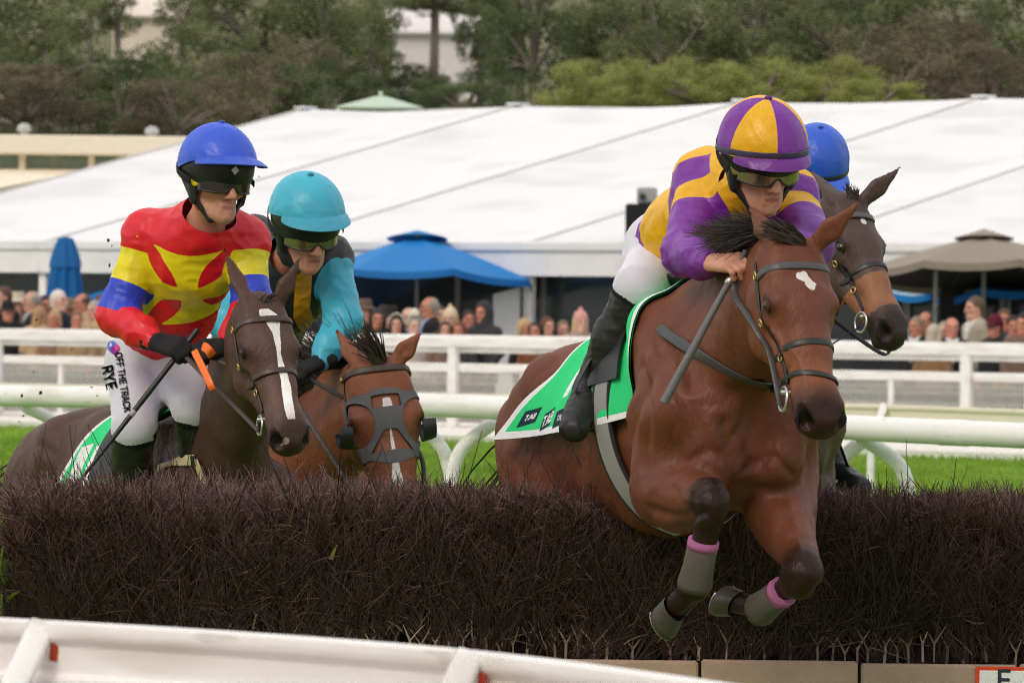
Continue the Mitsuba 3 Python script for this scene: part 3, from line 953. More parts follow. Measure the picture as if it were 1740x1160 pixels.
t = thing("equipment_cabinet", "black upright cabinet with a small grey unit on top behind the purple and gold rider", "cabinet")
lo, hi = upright(1064, 1119, 346, 85, 0.5)
put("body", tm(box(lo, hi, 0.02), (0.018, 0.018, 0.02)), "m_wall", t)
lo2, hi2 = upright(1083, 1117, 318, 85.05, 0.35, hi[2])
put("unit", tm(box(lo2, hi2, 0.03), (0.32, 0.33, 0.33)), "m_wall", t)
lens_c = P(1092, 334, 84.98)
put("lens", tube([lens_c, lens_c + [0, 0.12, 0]], 0.05, 14, color=(0.05, 0.05, 0.05)), "m_wall", t)
t = thing("notice_board", "tall white notice board with a slanted top in front of the dark marquee windows", "board")
a, b = P(838, 500, 86.5), P(884, 488, 86.5)
poly = np.array([[a[0], 0.25], [b[0], 0.25], [b[0], b[2]], [a[0], a[2]]])
from shapely.geometry import Polygon
ex = trimesh.creation.extrude_polygon(Polygon(poly), 0.06, engine="earcut")
ex.apply_transform(np.array([[1, 0, 0, 0], [0, 0, -1, a[1]], [0, 1, 0, 0], [0, 0, 0, 1.0]]))
put("panel", tm(ex, lin("d9dadb")), "m_wall", t)
for x in (a[0] + 0.04, b[0] - 0.04):
    put("leg", tm(box((x - 0.02, a[1] - 0.04, 0.01), (x + 0.02, a[1] - 0.02, 0.26)), lin("c8c9ca")), "m_wall", t)
t = thing("notice_board", "small white board between the crowd's heads below the large blue umbrella", "board")
lo, hi = upright(655, 674, 519, 88, 0.05, 0.9)
put("panel", tm(box(lo, hi, 0.008), lin("c9cbd0")), "m_wall", t)
put("leg", tm(box(((lo[0] + hi[0]) / 2 - 0.02, lo[1] + 0.01, 0.01), ((lo[0] + hi[0]) / 2 + 0.02, lo[1] + 0.04, 0.91)), lin("9a9b9c")), "m_wall", t)
t = thing("pillar", "thick black pillar under the taupe umbrella", "pillar")
lo, hi = upright(1597, 1638, 452, 81.2, 0.3)
put("shaft", tm(box(lo, hi, 0.02), (0.02, 0.02, 0.022)), "m_wall", t)
put("plinth", tm(box((lo[0] - 0.06, lo[1] - 0.06, 0.01), (hi[0] + 0.06, hi[1] + 0.06, 0.12), 0.01), (0.03, 0.03, 0.03)), "m_wall", t)
t = thing("pole", "slim pale metal pole beside the thick black pillar", "pole")
c = P(1590, 452, 80.6)
put("shaft", tube([flat(c, 0.02), c], 0.026, 10, color=(0.5, 0.5, 0.5)), "m_wall", t)
put("collar", tube([flat(c, 1.62), flat(c, 1.72)], 0.034, 10, color=(0.4, 0.4, 0.4)), "m_wall", t)
t = thing("chair", "pale plastic chair back above the crowd beside the man in the cream jacket", "chair")
c = P(1676, 512, 82.6)
A = np.linspace(-1, 1, 11)
zz = np.linspace(0, 1, 9)
g = np.array([[[c[0] + 0.2 * a_ * (0.85 + 0.15 * math.sin(np.pi * z_)), c[1] + 0.05 * a_ * a_, c[2] - 0.62 + 0.62 * z_ - 0.06 * abs(a_) ** 4 * z_] for a_ in A] for z_ in zz])
put("backrest", shell(g[::-1], 0.02, lin("c4cac6")), "m_gloss", t)
put("seat", tm(box((c[0] - 0.2, c[1] - 0.38, c[2] - 0.66), (c[0] + 0.2, c[1] + 0.02, c[2] - 0.625), 0.012), lin("c4cac6")), "m_gloss", t)
for sx in (-1, 1):
    for yy in (-0.34, 0.0):
        put("leg", tube([(c[0] + sx * 0.17, c[1] + yy, c[2] - 0.66), (c[0] + sx * 0.19, c[1] + yy, 0.02)], 0.015, 8, color=lin("9aa09c")), "m_gloss", t)


def olive(px, py, d, h, n, label, rad):
    t = thing("potted_plant", label, "plant")
    top = P(px, py, d)
    b0 = flat(top, 0.013)
    put("pot", trimesh.creation.revolve(np.array([[0, 0], [0.2, 0], [0.26, 0.42], [0.23, 0.42], [0.21, 0.38], [0, 0.38]]), sections=20, transform=trimesh.transformations.translation_matrix(b0)), "m_concrete", t)
    cz = top[2] - h
    put("stem", tube([flat(top, 0.38), flat(top, cz + 0.3)], 0.02, 6), "m_bark", t)
    a = rng.random(n) * 2 * np.pi
    rr_ = rad * rng.random(n) ** 0.5
    p0 = np.stack([top[0] + rr_ * np.cos(a) * 0.6, top[1] + rr_ * np.sin(a) * 0.6, cz + h * 0.9 * rng.random(n)], -1)
    d0 = nrm(np.stack([np.cos(a) * 0.7 + 0.6 * (rng.random(n) - 0.5), np.sin(a) * 0.7, 0.8 + 0.6 * rng.random(n)], -1))
    tt = rng.random(n)[:, None]
    put("leaves", ribbons(p0, d0, 0.08 + 0.12 * rng.random(n), 0.018 + 0.012 * rng.random(n), 0.5 * (rng.random((n, 3)) - 0.5), np.array((0.10, 0.12, 0.07)) * (1 - tt) + np.array((0.28, 0.29, 0.2)) * tt, 2, 0.2), "m_leaf", t)


olive(772, 512, 88.6, 0.75, 420, "olive green potted shrub under the right side of the large blue umbrella", 0.42)
olive(1010, 492, 88.0, 0.9, 260, "thin silvery potted shrub in front of the dark windows beside the black riding boot", 0.45)

# ---------------------------------------------------------------- buildings behind
t = thing("long_building", "long cream building with a green window band behind the left end of the marquee", "building")
D = 131.0
xa, xb = P(-500, 250, D)[0], P(560, 250, D)[0]
zf1, zf0, zg0, zr0 = P(155, 231, D)[2], P(155, 264, D)[2], P(155, 288, D)[2], P(155, 362, D - 4)[2]
CR = lin("e4dac8")
put("fascia", tm(box((xa, D - 0.3, zf0), (xb, D + 6, zf1), 0.04), CR), "m_wall", t)
put("wall", tm(box((xa, D + 0.3, 0), (xb, D + 5.7, zf0 - 0.003)), lin("8b977f")), "m_wall", t)
for i in range(9):
    x = xa + (xb - xa) * i / 9
    put("window", tm(box((x + 0.15, D + 0.24, zg0 + 0.03), (x + (xb - xa) / 9 - 0.15, D + 0.297, zf0 - 0.05)), lin("6f8068")), "m_gloss", t)
    xp = P(155, 250, D)[0] + (i - 4) * (xb - xa) / 9
    put("post", tm(box((xp - 0.07, D + 0.05, zg0 - 0.1), (xp + 0.07, D + 0.237, zf0 - 0.004)), lin("d9cdb9")), "m_wall", t)
g = np.array([[[xa, D + 0.2, zg0], [xb, D + 0.2, zg0]], [[xa, D - 4.5, zr0], [xb, D - 4.5, zr0]]])
put("lower_roof", shell(g, 0.08, CR), "m_wall", t)
put("roof_rib", tm(beam(P(0, 322, D - 2.2) + [0, -0.12, 0.0], P(95, 303, D - 1.2) + [0, -0.12, 0.0], 0.15, 0.06), lin("a09880")), "m_wall", t)
for px, py, c in ((41, 226, "6a6a6c"), (258, 231, "cfc5b4")):
    q = P(px, py, D)
    put("roof_vent", trimesh.creation.revolve(np.array([[0, -0.1], [0.09, -0.1], [0.09, 0.02], [0.17, 0.05], [0.15, 0.16], [0.06, 0.22], [0, 0.22]]), sections=14, transform=trimesh.transformations.translation_matrix(q)), "m_wall", t)
put("lower_wall", tm(box((xa, D - 4.2, 0), (xb, D - 4.0, zr0 - 0.09)), CR), "m_wall", t)
t = thing("pavilion", "small pale green tent roof peeping over the marquee ridge", "pavilion")
D = 122.0
apex = P(647, 164, D)
l, r = P(575, 184, D), P(722, 184, D)
w = (r[0] - l[0]) / 2
g = np.array([[apex] * 5, [[apex[0] - w, D - w, l[2]], [apex[0] + w, D - w, l[2]], [apex[0] + w, D + w, l[2]], [apex[0] - w, D + w, l[2]], [apex[0] - w, D - w, l[2]]]])
g[0] += np.array([[-.1, -.1, 0], [.1, -.1, 0], [.1, .1, 0], [-.1, .1, 0], [-.1, -.1, 0]])
put("roof", shell(g, 0.03, lin("b9cdb8")), "m_blue_canvas", t)
put("finial", tube([apex, apex + [0, 0, 0.1]], 0.05, 8, color=lin("c8d6c8")), "m_wall", t)
for sx in (-1, 1):
    for sy in (-1, 1):
        put("post", tube([(apex[0] + sx * w * 0.95, D + sy * w * 0.95, 0), (apex[0] + sx * w * 0.95, D + sy * w * 0.95, l[2] - 0.04)], 0.06, 8, color=lin("c8d6c8")), "m_wall", t)


def house(label, px0, px1, py0, py1, d, color, roof=None):
    t = thing("house", label, "building")
    a, b = P(px0, py0, d), P(px1, py1, d)
    zg = float(ground_z((a[0] + b[0]) / 2, d)) - 0.3
    put("wall", tm(box((a[0], d, zg), (b[0], d + 7, a[2])), color), "m_wall", t)
    pr = [(0.4, 0), (-3.9, 1.3), (-8.2, 0), (-8.2, -0.12), (-3.9, 1.18), (0.4, -0.12)]
    put("roof", extrude_profile([(-y, z) for y, z in pr][::-1], (a[0] - 0.4, d, a[2] + 0.1), (b[0] + 0.4, d, a[2] + 0.1), color=color if roof is None else roof), "m_wall", t)
    put("chimney", tm(box((a[0] + 0.7, d + 3.2, a[2] + 0.9), (a[0] + 1.2, d + 3.7, a[2] + 1.9)), color), "m_wall", t)


house("pale pinkish house glimpsed between the trees above the pavilion roof", 668, 812, 58, 128, 262, lin("dcd5d6"), lin("d2cccf"))
house("pale cream house glimpsed between the trees at the upper left", 192, 300, 30, 70, 268, lin("ddd0c2"), lin("d4c8bd"))

# ---------------------------------------------------------------- trees
def leaf_cloud(n_clump, per, rx, rz, leaf, colors, seed, flat_=0.75, droop=0.2):
    g = np.random.default_rng(seed)
    cs = []
    while len(cs) < n_clump:
        p = g.random(3) * 2 - 1
        if 0.25 < np.linalg.norm(p) < 1:
            cs.append(p * [rx, rx, rz])
    cs = np.array(cs)
    cr = (0.16 + 0.16 * g.random(n_clump)) * rx
    vs, cols = [], []
    for c, r in zip(cs, cr):
        d = nrm(g.normal(size=(per, 3)))
        p = c + d * (r * g.random((per, 1)) ** 0.4) * [1, 1, flat_]
        a = nrm(g.normal(size=(per, 3)) + [0, 0, -droop * 3])
        b = nrm(np.cross(a, g.normal(size=(per, 3))))
        L = leaf * (0.6 + 0.8 * g.random((per, 1)))
        W = L * 0.42
        q = np.stack([p - a * L / 2, p + b * W / 2, p + a * L / 2, p - b * W / 2], 1)
        vs.append(q.reshape(-1, 3))
        t = np.clip(g.random() * 0.7 + 0.3 * g.random(per), 0, 1)[:, None]
        cc = np.array(colors[0]) * (1 - t) + np.array(colors[1]) * t
        cols.append(np.repeat(cc, 4, 0))
    v = np.vstack(vs)
    return M(v, np.arange(len(v)).reshape(-1, 4), np.vstack(cols)), cs


KIND = {
    "olive": [leaf_cloud(48, 130, 1.0, 0.85, 0.075, ((0.10, 0.125, 0.055), (0.30, 0.34, 0.165)), s) for s in (1, 2, 3)],
    "brown": [leaf_cloud(46, 130, 1.0, 0.8, 0.07, ((0.13, 0.11, 0.075), (0.33, 0.28, 0.19)), s) for s in (4, 5)],
    "dark": [leaf_cloud(48, 135, 1.0, 1.0, 0.075, ((0.075, 0.105, 0.05), (0.23, 0.28, 0.135)), s) for s in (6, 7)],  # deeper green than the olive; shade is put into the leaf colour
    "bush": [leaf_cloud(52, 190, 1.0, 0.8, 0.07, ((0.24, 0.275, 0.085), (0.50, 0.53, 0.19)), s, 0.9, 0.0) for s in (8, 9)],
}
PATHS = {k: [(m.path(), cs) for m, cs in v] for k, v in KIND.items()}


def tree(kind, i, px, py, d, w, h, label, trunk=True, group=None, name="tree"):
    """px, py: the pixel of the crown's centre; w, h: half its width and height in metres."""
    c = P(px, py, d)
    t = thing(name, label, "tree" if name == "tree" else "bush", group)
    path, cs = PATHS[kind][i % len(PATHS[kind])]
    ang = (i * 77) % 360
    tr = T4().translate(c.tolist()).rotate([0, 0, 1], ang).scale([w, w, h])
    scene[t + "__crown"] = {"type": "ply", "filename": path, "face_normals": False, "bsdf": {"type": "ref", "id": "m_leaf"}, "to_world": tr}
    g = np.random.default_rng(100 + i * 13 + int(px) % 50)
    z0 = float(ground_z(c[0], c[1])) - 0.3
    base = np.array([c[0] + 0.6 * (g.random() - 0.5), c[1], z0])
    fork = c + [0.3 * w * (g.random() - 0.5), 0, -0.45 * h]
    r0 = 0.1 + 0.045 * w
    put("trunk", tube(curve([base, (base + fork) / 2 + [0.3 * (g.random() - 0.5), 0.1, 0], fork], 9), np.linspace(r0 * 1.2, r0 * 0.75, 9), 8), "m_bark", t)
    ca, sa_ = math.cos(math.radians(ang)), math.sin(math.radians(ang))
    pick = g.choice(len(cs), 9, replace=False)
    for q in cs[pick]:
        e = c + np.array([(q[0] * ca - q[1] * sa_) * w, (q[0] * sa_ + q[1] * ca) * w, q[2] * h])
        m_ = (fork + e) / 2 + [0, 0, 0.12 * h * (g.random() - 0.3)]
        put("limb", tube(curve([fork - [0, 0, 0.05], m_, e], 7), np.linspace(r0 * 0.6, r0 * 0.12, 7), 6), "m_bark", t)


TREES = [
    ("olive", -240, 90, 156, 2.8, 2.2, "olive tree outside the left edge"), ("brown", -430, 130, 150, 2.6, 1.7, "brown tree outside the left edge"), ("olive", -640, 80, 160, 3.0, 2.4, "broad olive tree far outside the left edge"),
    ("dark", -330, 170, 148, 2.4, 1.2, "low green tree outside the left edge"), ("olive", 1960, 80, 160, 2.8, 2.3, "olive tree outside the right edge"), ("dark", 2120, 120, 154, 2.6, 1.8, "green tree outside the right edge"),
    ("olive", 2330, 70, 160, 3.0, 2.4, "broad olive tree far outside the right edge"), ("brown", 1880, 150, 150, 2.4, 1.3, "brown low tree outside the right edge"),
    ("olive", 628, 60, 168, 1.2, 1.5, "slim olive tree just left of the pale pinkish house"),
    ("olive", 822, 40, 172, 1.0, 1.6, "slim olive tree just right of the pale pinkish house"),
    ("olive", 200, 20, 178, 1.0, 0.9, "airy olive tree in front of the pale cream house"),
    ("olive", 310, 30, 176, 1.0, 1.2, "airy olive tree right of the pale cream house"),
    ("olive", 250, 112, 170, 1.3, 0.7, "low round olive tree right below the pale cream house"),
    ("olive", 735, 150, 172, 1.5, 0.5, "low olive tree right below the pale pinkish house"),  # kind, pixel of the crown, distance, half width and height in metres, label
    ("olive", -40, 60, 158, 3.2, 2.6, "olive green tree at the far left edge above the cream building"),
    ("olive", 80, 120, 150, 1.9, 1.7, "bushy green tree left of the pale cream house"),
    ("brown", 40, 175, 146, 2.2, 1.2, "low brownish tree just above the left end of the cream building"),
    ("dark", 215, 180, 150, 1.9, 1.3, "dark low tree above the middle of the cream building roof"),
    ("olive", 350, 120, 156, 1.9, 1.5, "green tree directly above the blue helmet of the red jockey"),
    ("brown", 300, 190, 147, 1.7, 1.0, "brownish shrub tree behind the right end of the cream building"),
    ("olive", 430, 40, 163, 2.6, 2.0, "tall green tree at the top left of the middle of the picture"),
    ("brown", 470, 150, 150, 2.3, 1.5, "brown tinged tree behind the left end of the marquee ridge"),
    ("olive", 545, 65, 160, 1.9, 2.1, "bright olive tree just left of the pale pinkish house"),
    ("dark", 560, 165, 148, 1.7, 1.0, "dark shrub tree behind the pale green pavilion roof"),
    ("olive", 735, -8, 170, 1.6, 0.7, "thin leafed tree overhanging the pale pinkish house"),
    ("dark", 800, 168, 156, 1.9, 0.8, "dark green round tree right below the pale pinkish house"),
    ("dark", 900, 60, 166, 1.7, 2.3, "tall dark tree right of the pale pinkish house"),
    ("olive", 880, 0, 175, 1.9, 1.2, "olive tree at the top edge above the middle of the marquee"),
    ("olive", 1075, 55, 172, 2.2, 1.9, "grey green tree with bare gaps left of centre right"),
    ("olive", 1120, 70, 165, 2.5, 2.1, "grey green tree with a pale leaning trunk above the yellow green bushes"),
    ("dark", 1060, 105, 175, 2.6, 1.6, "shade darkened green tree behind the left yellow green bushes"),
    ("olive", 1270, 40, 168, 2.9, 2.2, "broad grey green tree above the purple and gold helmet"),
    ("dark", 1210, 120, 178, 2.6, 1.4, "shade darkened green tree behind the middle of the yellow green bushes"),
    ("olive", 1430, 60, 163, 2.9, 2.3, "broad olive tree above the blue capped rider on the right"),
    ("dark", 1400, 120, 178, 2.8, 1.4, "shade darkened green tree behind the right yellow green bushes"),
    ("brown", 1550, 110, 156, 2.6, 1.7, "brown tinged tree right of the yellow green bushes"),
    ("dark", 1530, 55, 172, 2.0, 1.5, "small dark tree behind the brown tinged tree on the right"),
    ("olive", 1660, 40, 164, 2.6, 2.2, "light olive tree near the right edge at the top"),
    ("brown", 1700, 150, 150, 2.3, 1.4, "brownish low tree at the right edge just above the marquee"),
    ("olive", 1790, 90, 160, 2.8, 2.3, "olive tree cut by the right edge of the picture"),
    ("brown", 1380, -20, 176, 3.2, 1.2, "pale brownish tree top along the upper right edge"),
    ("olive", 150, -10, 190, 1.4, 1.0, "olive tree top above the pale cream house"),
    ("dark", 640, 150, 170, 2.6, 0.8, "shade darkened green tree right under the pale pinkish house"),
    ("dark", 380, 190, 164, 3.0, 1.2, "shade darkened green tree left of the marquee ridge"),
    ("dark", 90, 190, 168, 3.6, 1.4, "shade darkened green tree behind the cream building"),
    ("brown", 1620, 170, 165, 3.0, 1.2, "brown broad tree behind the right half of the marquee ridge"),
]
for i, (kd, px, py, d, w, h, lb) in enumerate(TREES):
    tree(kd, i, px, py, d, w, h, lb)
BUSHES = [(985, 150, 1.25, 0.9, "yellow green bush at the left end of the row above the marquee"), (1010, 178, 0.9, 0.5, "small vivid green bush low at the left of the row"), (1090, 152, 1.2, 0.95, "second bush from the left of the yellow green row"),
          (1190, 150, 1.35, 0.85, "bright bush left of the purple and gold helmet"), (1290, 148, 1.4, 0.95, "bright bush behind the purple and gold helmet"), (1400, 150, 1.35, 0.9, "bright bush right of the purple and gold helmet"),
          (1490, 165, 1.3, 0.55, "low bright bush at the right end of the row")]
for i, (px, py, w, h, lb) in enumerate(BUSHES):
    tree("bush", i, px, py, 140 + i % 3, w, h, lb, name="bush")
# the far hillside behind the trees, one mass of scrub
g = np.random.default_rng(77)
n = 80000
sx, sy = (g.random(n) - 0.5) * 110, 195 + 60 * g.random(n)
sz = ground_z(sx, sy) + 2.4 * g.random(n) * meshkit.noise(np.stack([sx * 0.25, sy * 0.12, 0 * sx], -1))
p = np.stack([sx, sy, sz], -1)
a = nrm(g.normal(size=(n, 3)))
b = nrm(np.cross(a, g.normal(size=(n, 3))))
L = 0.28 * (0.6 + 0.8 * g.random((n, 1)))
q = np.stack([p - a * L, p + b * L * 0.45, p + a * L, p - b * L * 0.45], 1).reshape(-1, 3)
t = g.random((n, 1))
k = put("scrub", M(q, np.arange(n * 4).reshape(-1, 4), np.repeat(np.array((0.11, 0.125, 0.065)) * (1 - t) + np.array((0.28, 0.30, 0.16)) * t, 4, 0)), "m_leaf")
labels[k] = {"label": "dull green scrub covering the hillside behind the trees", "category": "scrub", "kind": "stuff"}
# ================================================================ the horses
def view_hit(F, pix, d0, off=0.0, n=24):
    """Points of the body's surface seen under the pixels, starting d0 metres from the camera."""
    c = curve(np.array([(x, y, 0) for x, y in pix], float), n)[:, :2]
    o = np.array([P(x, y, d0) for x, y in c])
    p = F.march(o, o - CAM, 3.0)
    return p + F.grad(p, 0.012) * off, F.grad(p, 0.012)


def loop_hit(F, fr, x, a0, a1, n=40, cz=-0.08, tilt=0.0, off=0.004, R=0.4, roll=0.0):
    """Points round the head or barrel in the plane x (tilted): angles from the top of the frame, in degrees."""
    a = np.radians(np.linspace(a0, a1, n))
    dirs = np.stack([0 * a, np.sin(a), np.cos(a)], -1)
    o = np.stack([x + tilt * np.cos(a) + roll * np.sin(a), R * np.sin(a), cz + R * np.cos(a)], -1)
    c = np.stack([x + tilt * np.cos(a) * 0.3 + roll * np.sin(a) * 0.3, 0 * a, 0 * a + cz], -1)
    O, C = fr.to(o), fr.to(c)
    p = F.march(O, C - O, R)
    g = F.grad(p, 0.01)
    return p + g * off, g


def strap(pts, nor, w, t, color, scale=None):
    k = np.ones(5) / 5
    q = np.pad(pts, ((2, 2), (0, 0)), mode="edge")
    pts = np.stack([np.convolve(q[:, i], k, "valid") for i in range(3)], -1)
    return tube(pts, scale, 10, up=nor, flat=(w, t), color=color)


def ring_mesh(c, ax, r, tr, color, n=28):
    ax = nrm(ax)
    u = nrm(np.cross(ax, [0.3, 0.5, 0.8]))
    v = np.cross(ax, u)
    A = np.linspace(0, 2 * np.pi, n)
    return tube(np.array([c + r * (math.cos(a) * u + math.sin(a) * v) for a in A]), tr, 8, color=color, cap=False)


def head_frame(poll, nose, yaw, up):
    fr = Frame(poll, np.asarray(nose) - poll, (math.sin(math.radians(yaw)), -math.cos(math.radians(yaw)), up))
    fr.s = np.linalg.norm(np.asarray(nose) - poll) / 0.60
    return fr


def head_prims(F, h, ears, jaw=1.0):
    k = h.k
    y, W = h.y, h.wide
    wd = lambda a: (a[0], a[1] * W, a[2])
    c = lambda a, b, ra, rb, kk=0.03, sq=1.0, sub=False: F.cone(h.to(wd(a)), h.to(wd(b)), ra * k, rb * k, kk, (y, sq * W) if sq * W != 1 and not sub else (), sub)
    c((0.04, 0, -0.075), (0.20, 0, -0.075), 0.082, 0.085, 0.04, 1.08)
    c((0.18, 0, -0.068), (0.34, 0, -0.068), 0.074, 0.060, 0.04, 0.95)
    c((0.32, 0, -0.074), (0.50, 0, -0.072), 0.062, 0.056, 0.03, 1.0)
    for s in (-1, 1):
        c((0.145, s * 0.066, -0.045), (0.19, s * 0.074, -0.040), 0.026, 0.030, 0.025)        # brow
        c((0.20, s * 0.078, -0.085), (0.37, s * 0.052, -0.088), 0.023, 0.014, 0.018)      # cheek ridge
        c((0.14, s * 0.052, -0.17), (0.22, s * 0.050, -0.185), 0.084, 0.086, 0.04, 0.5)    # jowl
        c((0.24, s * 0.034, -0.19), (0.46, s * 0.022, -0.125), 0.05, 0.026, 0.04, 0.8)     # jaw bar
        c((0.535, s * 0.040, -0.052), (0.560, s * 0.044, -0.068), 0.028, 0.029, 0.02)       # nostril rim
        c((0.06, s * 0.05, -0.03), (0.10, s * 0.058, -0.035), 0.024, 0.024, 0.03)          # temple
    c((0.49, 0, -0.070), (0.56, 0, -0.076), 0.052, 0.048, 0.03, 1.15)
    c((0.575, 0, -0.085), (0.585, 0, -0.1), 0.038, 0.034, 0.025, 1.4)                    # upper lip
    c((0.50, 0, -0.125), (0.555, 0, -0.138), 0.034, 0.032, 0.025, 1.3)                   # lower lip, chin
    c((0.30, 0, -0.15), (0.50, 0, -0.12), 0.04, 0.033, 0.03, 0.8)
    for s in (-1, 1):
        c((0.550, s * 0.070, -0.040), (0.586, s * 0.050, -0.062), 0.018, 0.0215, 0.006, sub=True)      # nostril
        c((0.565, s * 0.062, -0.114), (0.49, s * 0.066, -0.106), 0.006, 0.004, 0.01, sub=True)           # mouth line
        c((0.192, s * 0.112, -0.058), (0.200, s * 0.112, -0.060), 0.021, 0.021, 0.012, sub=True)       # eye socket
        c((0.27, s * 0.075, -0.115), (0.40, s * 0.07, -0.10), 0.020, 0.014, 0.025, sub=True)            # hollow under the ridge
    for s, tip in zip((-1, 1), ears):
        b = h.to(0.012, s * 0.058, -0.02)
        tip = np.asarray(tip)
        d = nrm(tip - b)
        L = np.linalg.norm(tip - b)
        face = nrm(h.z + 0.25 * s * h.y - d * ((h.z + 0.25 * s * h.y) @ d))
        m = b + d * L * 0.42
        F.cone(b, m, 0.026 * k, 0.034 * k, 0.02, (face, 0.62))
        F.cone(m, tip, 0.034 * k, 0.008, 0.01, (face, 0.66))
        F.cone(b + d * L * 0.22 + face * 0.030, m + face * 0.031, 0.014 * k, 0.020 * k, 0.012, (face, 0.8), True)
        F.cone(m + face * 0.031, b + d * L * 0.80 + face * 0.020, 0.020 * k, 0.004, 0.012, (face, 0.8), True)


def body_prims(F, b, h, neck_mid=None, thick=1.0):
    y = b.y
    c = lambda a, e, ra, rb, kk=0.06, sq=1.0: F.cone(b.to(a), b.to(e), ra, rb, kk, (y, sq) if sq != 1 else ())
    c((0.42, 0, -0.02), (0.05, 0, -0.03), 0.345, 0.36, 0.06, 0.66)
    c((0.05, 0, -0.03), (-0.40, 0, 0.03), 0.36, 0.30, 0.06, 0.76)
    c((-0.30, 0, 0.09), (-0.66, 0, 0.07), 0.25, 0.265, 0.08, 0.92)
    c((0.45, 0, 0.25), (0.12, 0, 0.24), 0.09, 0.085, 0.08, 0.65)
    for s in (-1, 1):
        c((-0.50, s * 0.14, 0.17), (-0.70, s * 0.12, 0.10), 0.15, 0.17, 0.08)
        c((-0.66, s * 0.15, -0.02), (-0.56, s * 0.15, -0.34), 0.215, 0.14, 0.08, 0.8)
        c((-0.84, s * 0.10, 0.02), (-0.80, s * 0.12, -0.25), 0.12, 0.11, 0.07)
        c((0.40, s * 0.13, 0.20), (0.62, s * 0.165, -0.12), 0.10, 0.125, 0.07)
        c((0.62, s * 0.165, -0.13), (0.50, s * 0.165, -0.30), 0.115, 0.11, 0.05)
        c((0.715, s * 0.092, -0.12), (0.69, s * 0.095, -0.25), 0.118, 0.11, 0.03)
        c((0.60, s * 0.19, 0.05), (0.70, s * 0.19, -0.10), 0.075, 0.095, 0.04)
        c((0.50, s * 0.20, -0.10), (0.47, s * 0.19, -0.30), 0.10, 0.09, 0.04)
    c((0.58, 0, -0.26), (0.30, 0, -0.30), 0.10, 0.09, 0.07)
    g = lambda a, e, ra, rb, kk=0.05: F.cone(b.to(a), b.to(e), ra, rb, kk, (), True)
    g((0.86, 0, -0.05), (0.80, 0, -0.33), 0.05, 0.045, 0.05)                 # between the pectorals
    for s in (-1, 1):
        g((0.66, s * 0.36, 0.02), (0.46, s * 0.36, -0.22), 0.045, 0.04, 0.06)   # behind the shoulder
        g((0.74, s * 0.27, 0.10), (0.80, s * 0.20, -0.02), 0.03, 0.03, 0.05)    # neck and shoulder
        g((-0.36, s * 0.40, 0.02), (-0.34, s * 0.38, -0.22), 0.05, 0.06, 0.07)  # flank
        g((-0.62, s * 0.405, 0.05), (-0.66, s * 0.40, -0.2), 0.03, 0.03, 0.05)  # thigh
    # the neck: from the base through a middle point to the head
    ln = nrm(h.y + b.y)
    n0 = h.to(0.06, 0, -0.15)
    n2 = b.to(0.50, 0, 0.03)
    mid = (n0 * 0.52 + n2 * 0.48) + (np.asarray(neck_mid) if neck_mid is not None else 0)
    F.cone(n2, mid, 0.285, 0.165 * thick, 0.06, (ln, 0.66))
    F.cone(mid, n0, 0.165 * thick, 0.115, 0.05, (ln, 0.70))
    cr = h.to(-0.005, 0, -0.085)
    cm = (cr * 0.5 + b.to(0.42, 0, 0.27) * 0.5) + 0.035 * b.z
    F.cone(b.to(0.40, 0, 0.26), cm, 0.075, 0.06, 0.07)
    F.cone(cm, cr, 0.06, 0.06, 0.06)
    F.cone(h.to(0.17, 0, -0.19), mid - 0.05 * b.z, 0.07, 0.10, 0.06, (ln, 0.7))
    return cr, cm, mid


def fore_leg(F, S, E, K, T, C):
    F.cone(S, E, 0.10, 0.095, 0.05)
    m = E * 0.55 + K * 0.45
    F.cone(S * 0.3 + E * 0.7, E * 0.75 + K * 0.25, 0.125, 0.118, 0.04)
    F.cone(E, m, 0.118, 0.088, 0.04)
    F.cone(m, K, 0.088, 0.058, 0.03)
    d = nrm(K - E)
    F.cone(K - d * 0.02, K + nrm(T - K) * 0.035, 0.066, 0.063, 0.02)
    F.cone(K, T, 0.046, 0.038, 0.02)
    F.ball(T, 0.048, 0.02)
    F.cone(T, C, 0.040, 0.042, 0.02)


def hind_leg(F, b, s, hock, fet, cor):
    st = b.to(-0.46, s * 0.16, -0.36)
    F.cone(st, hock, 0.12, 0.052, 0.06)
    F.ball(hock, 0.056, 0.03)
    F.cone(hock, fet, 0.042, 0.036, 0.02)
    F.ball(fet, 0.044, 0.02)
    F.cone(fet, cor, 0.036, 0.038, 0.02)


def hoof(parent, T, C, sole, col=(0.055, 0.048, 0.038)):
    """A hoof from the coronet C towards the toe along the pastern, its sole facing 'sole'."""
    d = nrm(C - T)
    sole = nrm(np.asarray(sole) - d * (np.asarray(sole) @ d) * 0.35)
    x = nrm(d - sole * (d @ sole))
    y = np.cross(sole, x)
    A = np.linspace(0, 2 * np.pi, 25)[:-1]
    rings = []
    for t, r, sh in ((0.0, 0.044, 0.0), (0.3, 0.048, 0.008), (0.75, 0.053, 0.020), (1.0, 0.056, 0.026), (1.0, 0.042, 0.026), (0.86, 0.018, 0.024)):
        ring = []
        for a in A:
            q = np.array([math.cos(a), math.sin(a)])
            back = 1.0 if q[0] > -0.5 else 0.85
            ring.append(C - sole * -0.0 + sole * 0.062 * t + x * (q[0] * r * 1.08 * back + sh) + y * q[1] * r)
        rings.append(ring)
    g = np.array(rings)
    m = grid_mesh(g[:, ::-1], col, closed_v=True)
    key = put("hoof", m, "m_leather", parent)
    sh = [C + sole * 0.0635 + x * (math.cos(a) * 0.050 * 1.08 + 0.026) + y * math.sin(a) * 0.049 for a in np.linspace(-2.3, 2.3, 22)]
    put("shoe", tube(sh, None, 8, up=sole, flat=(0.013, 0.006)), "m_steel", key)


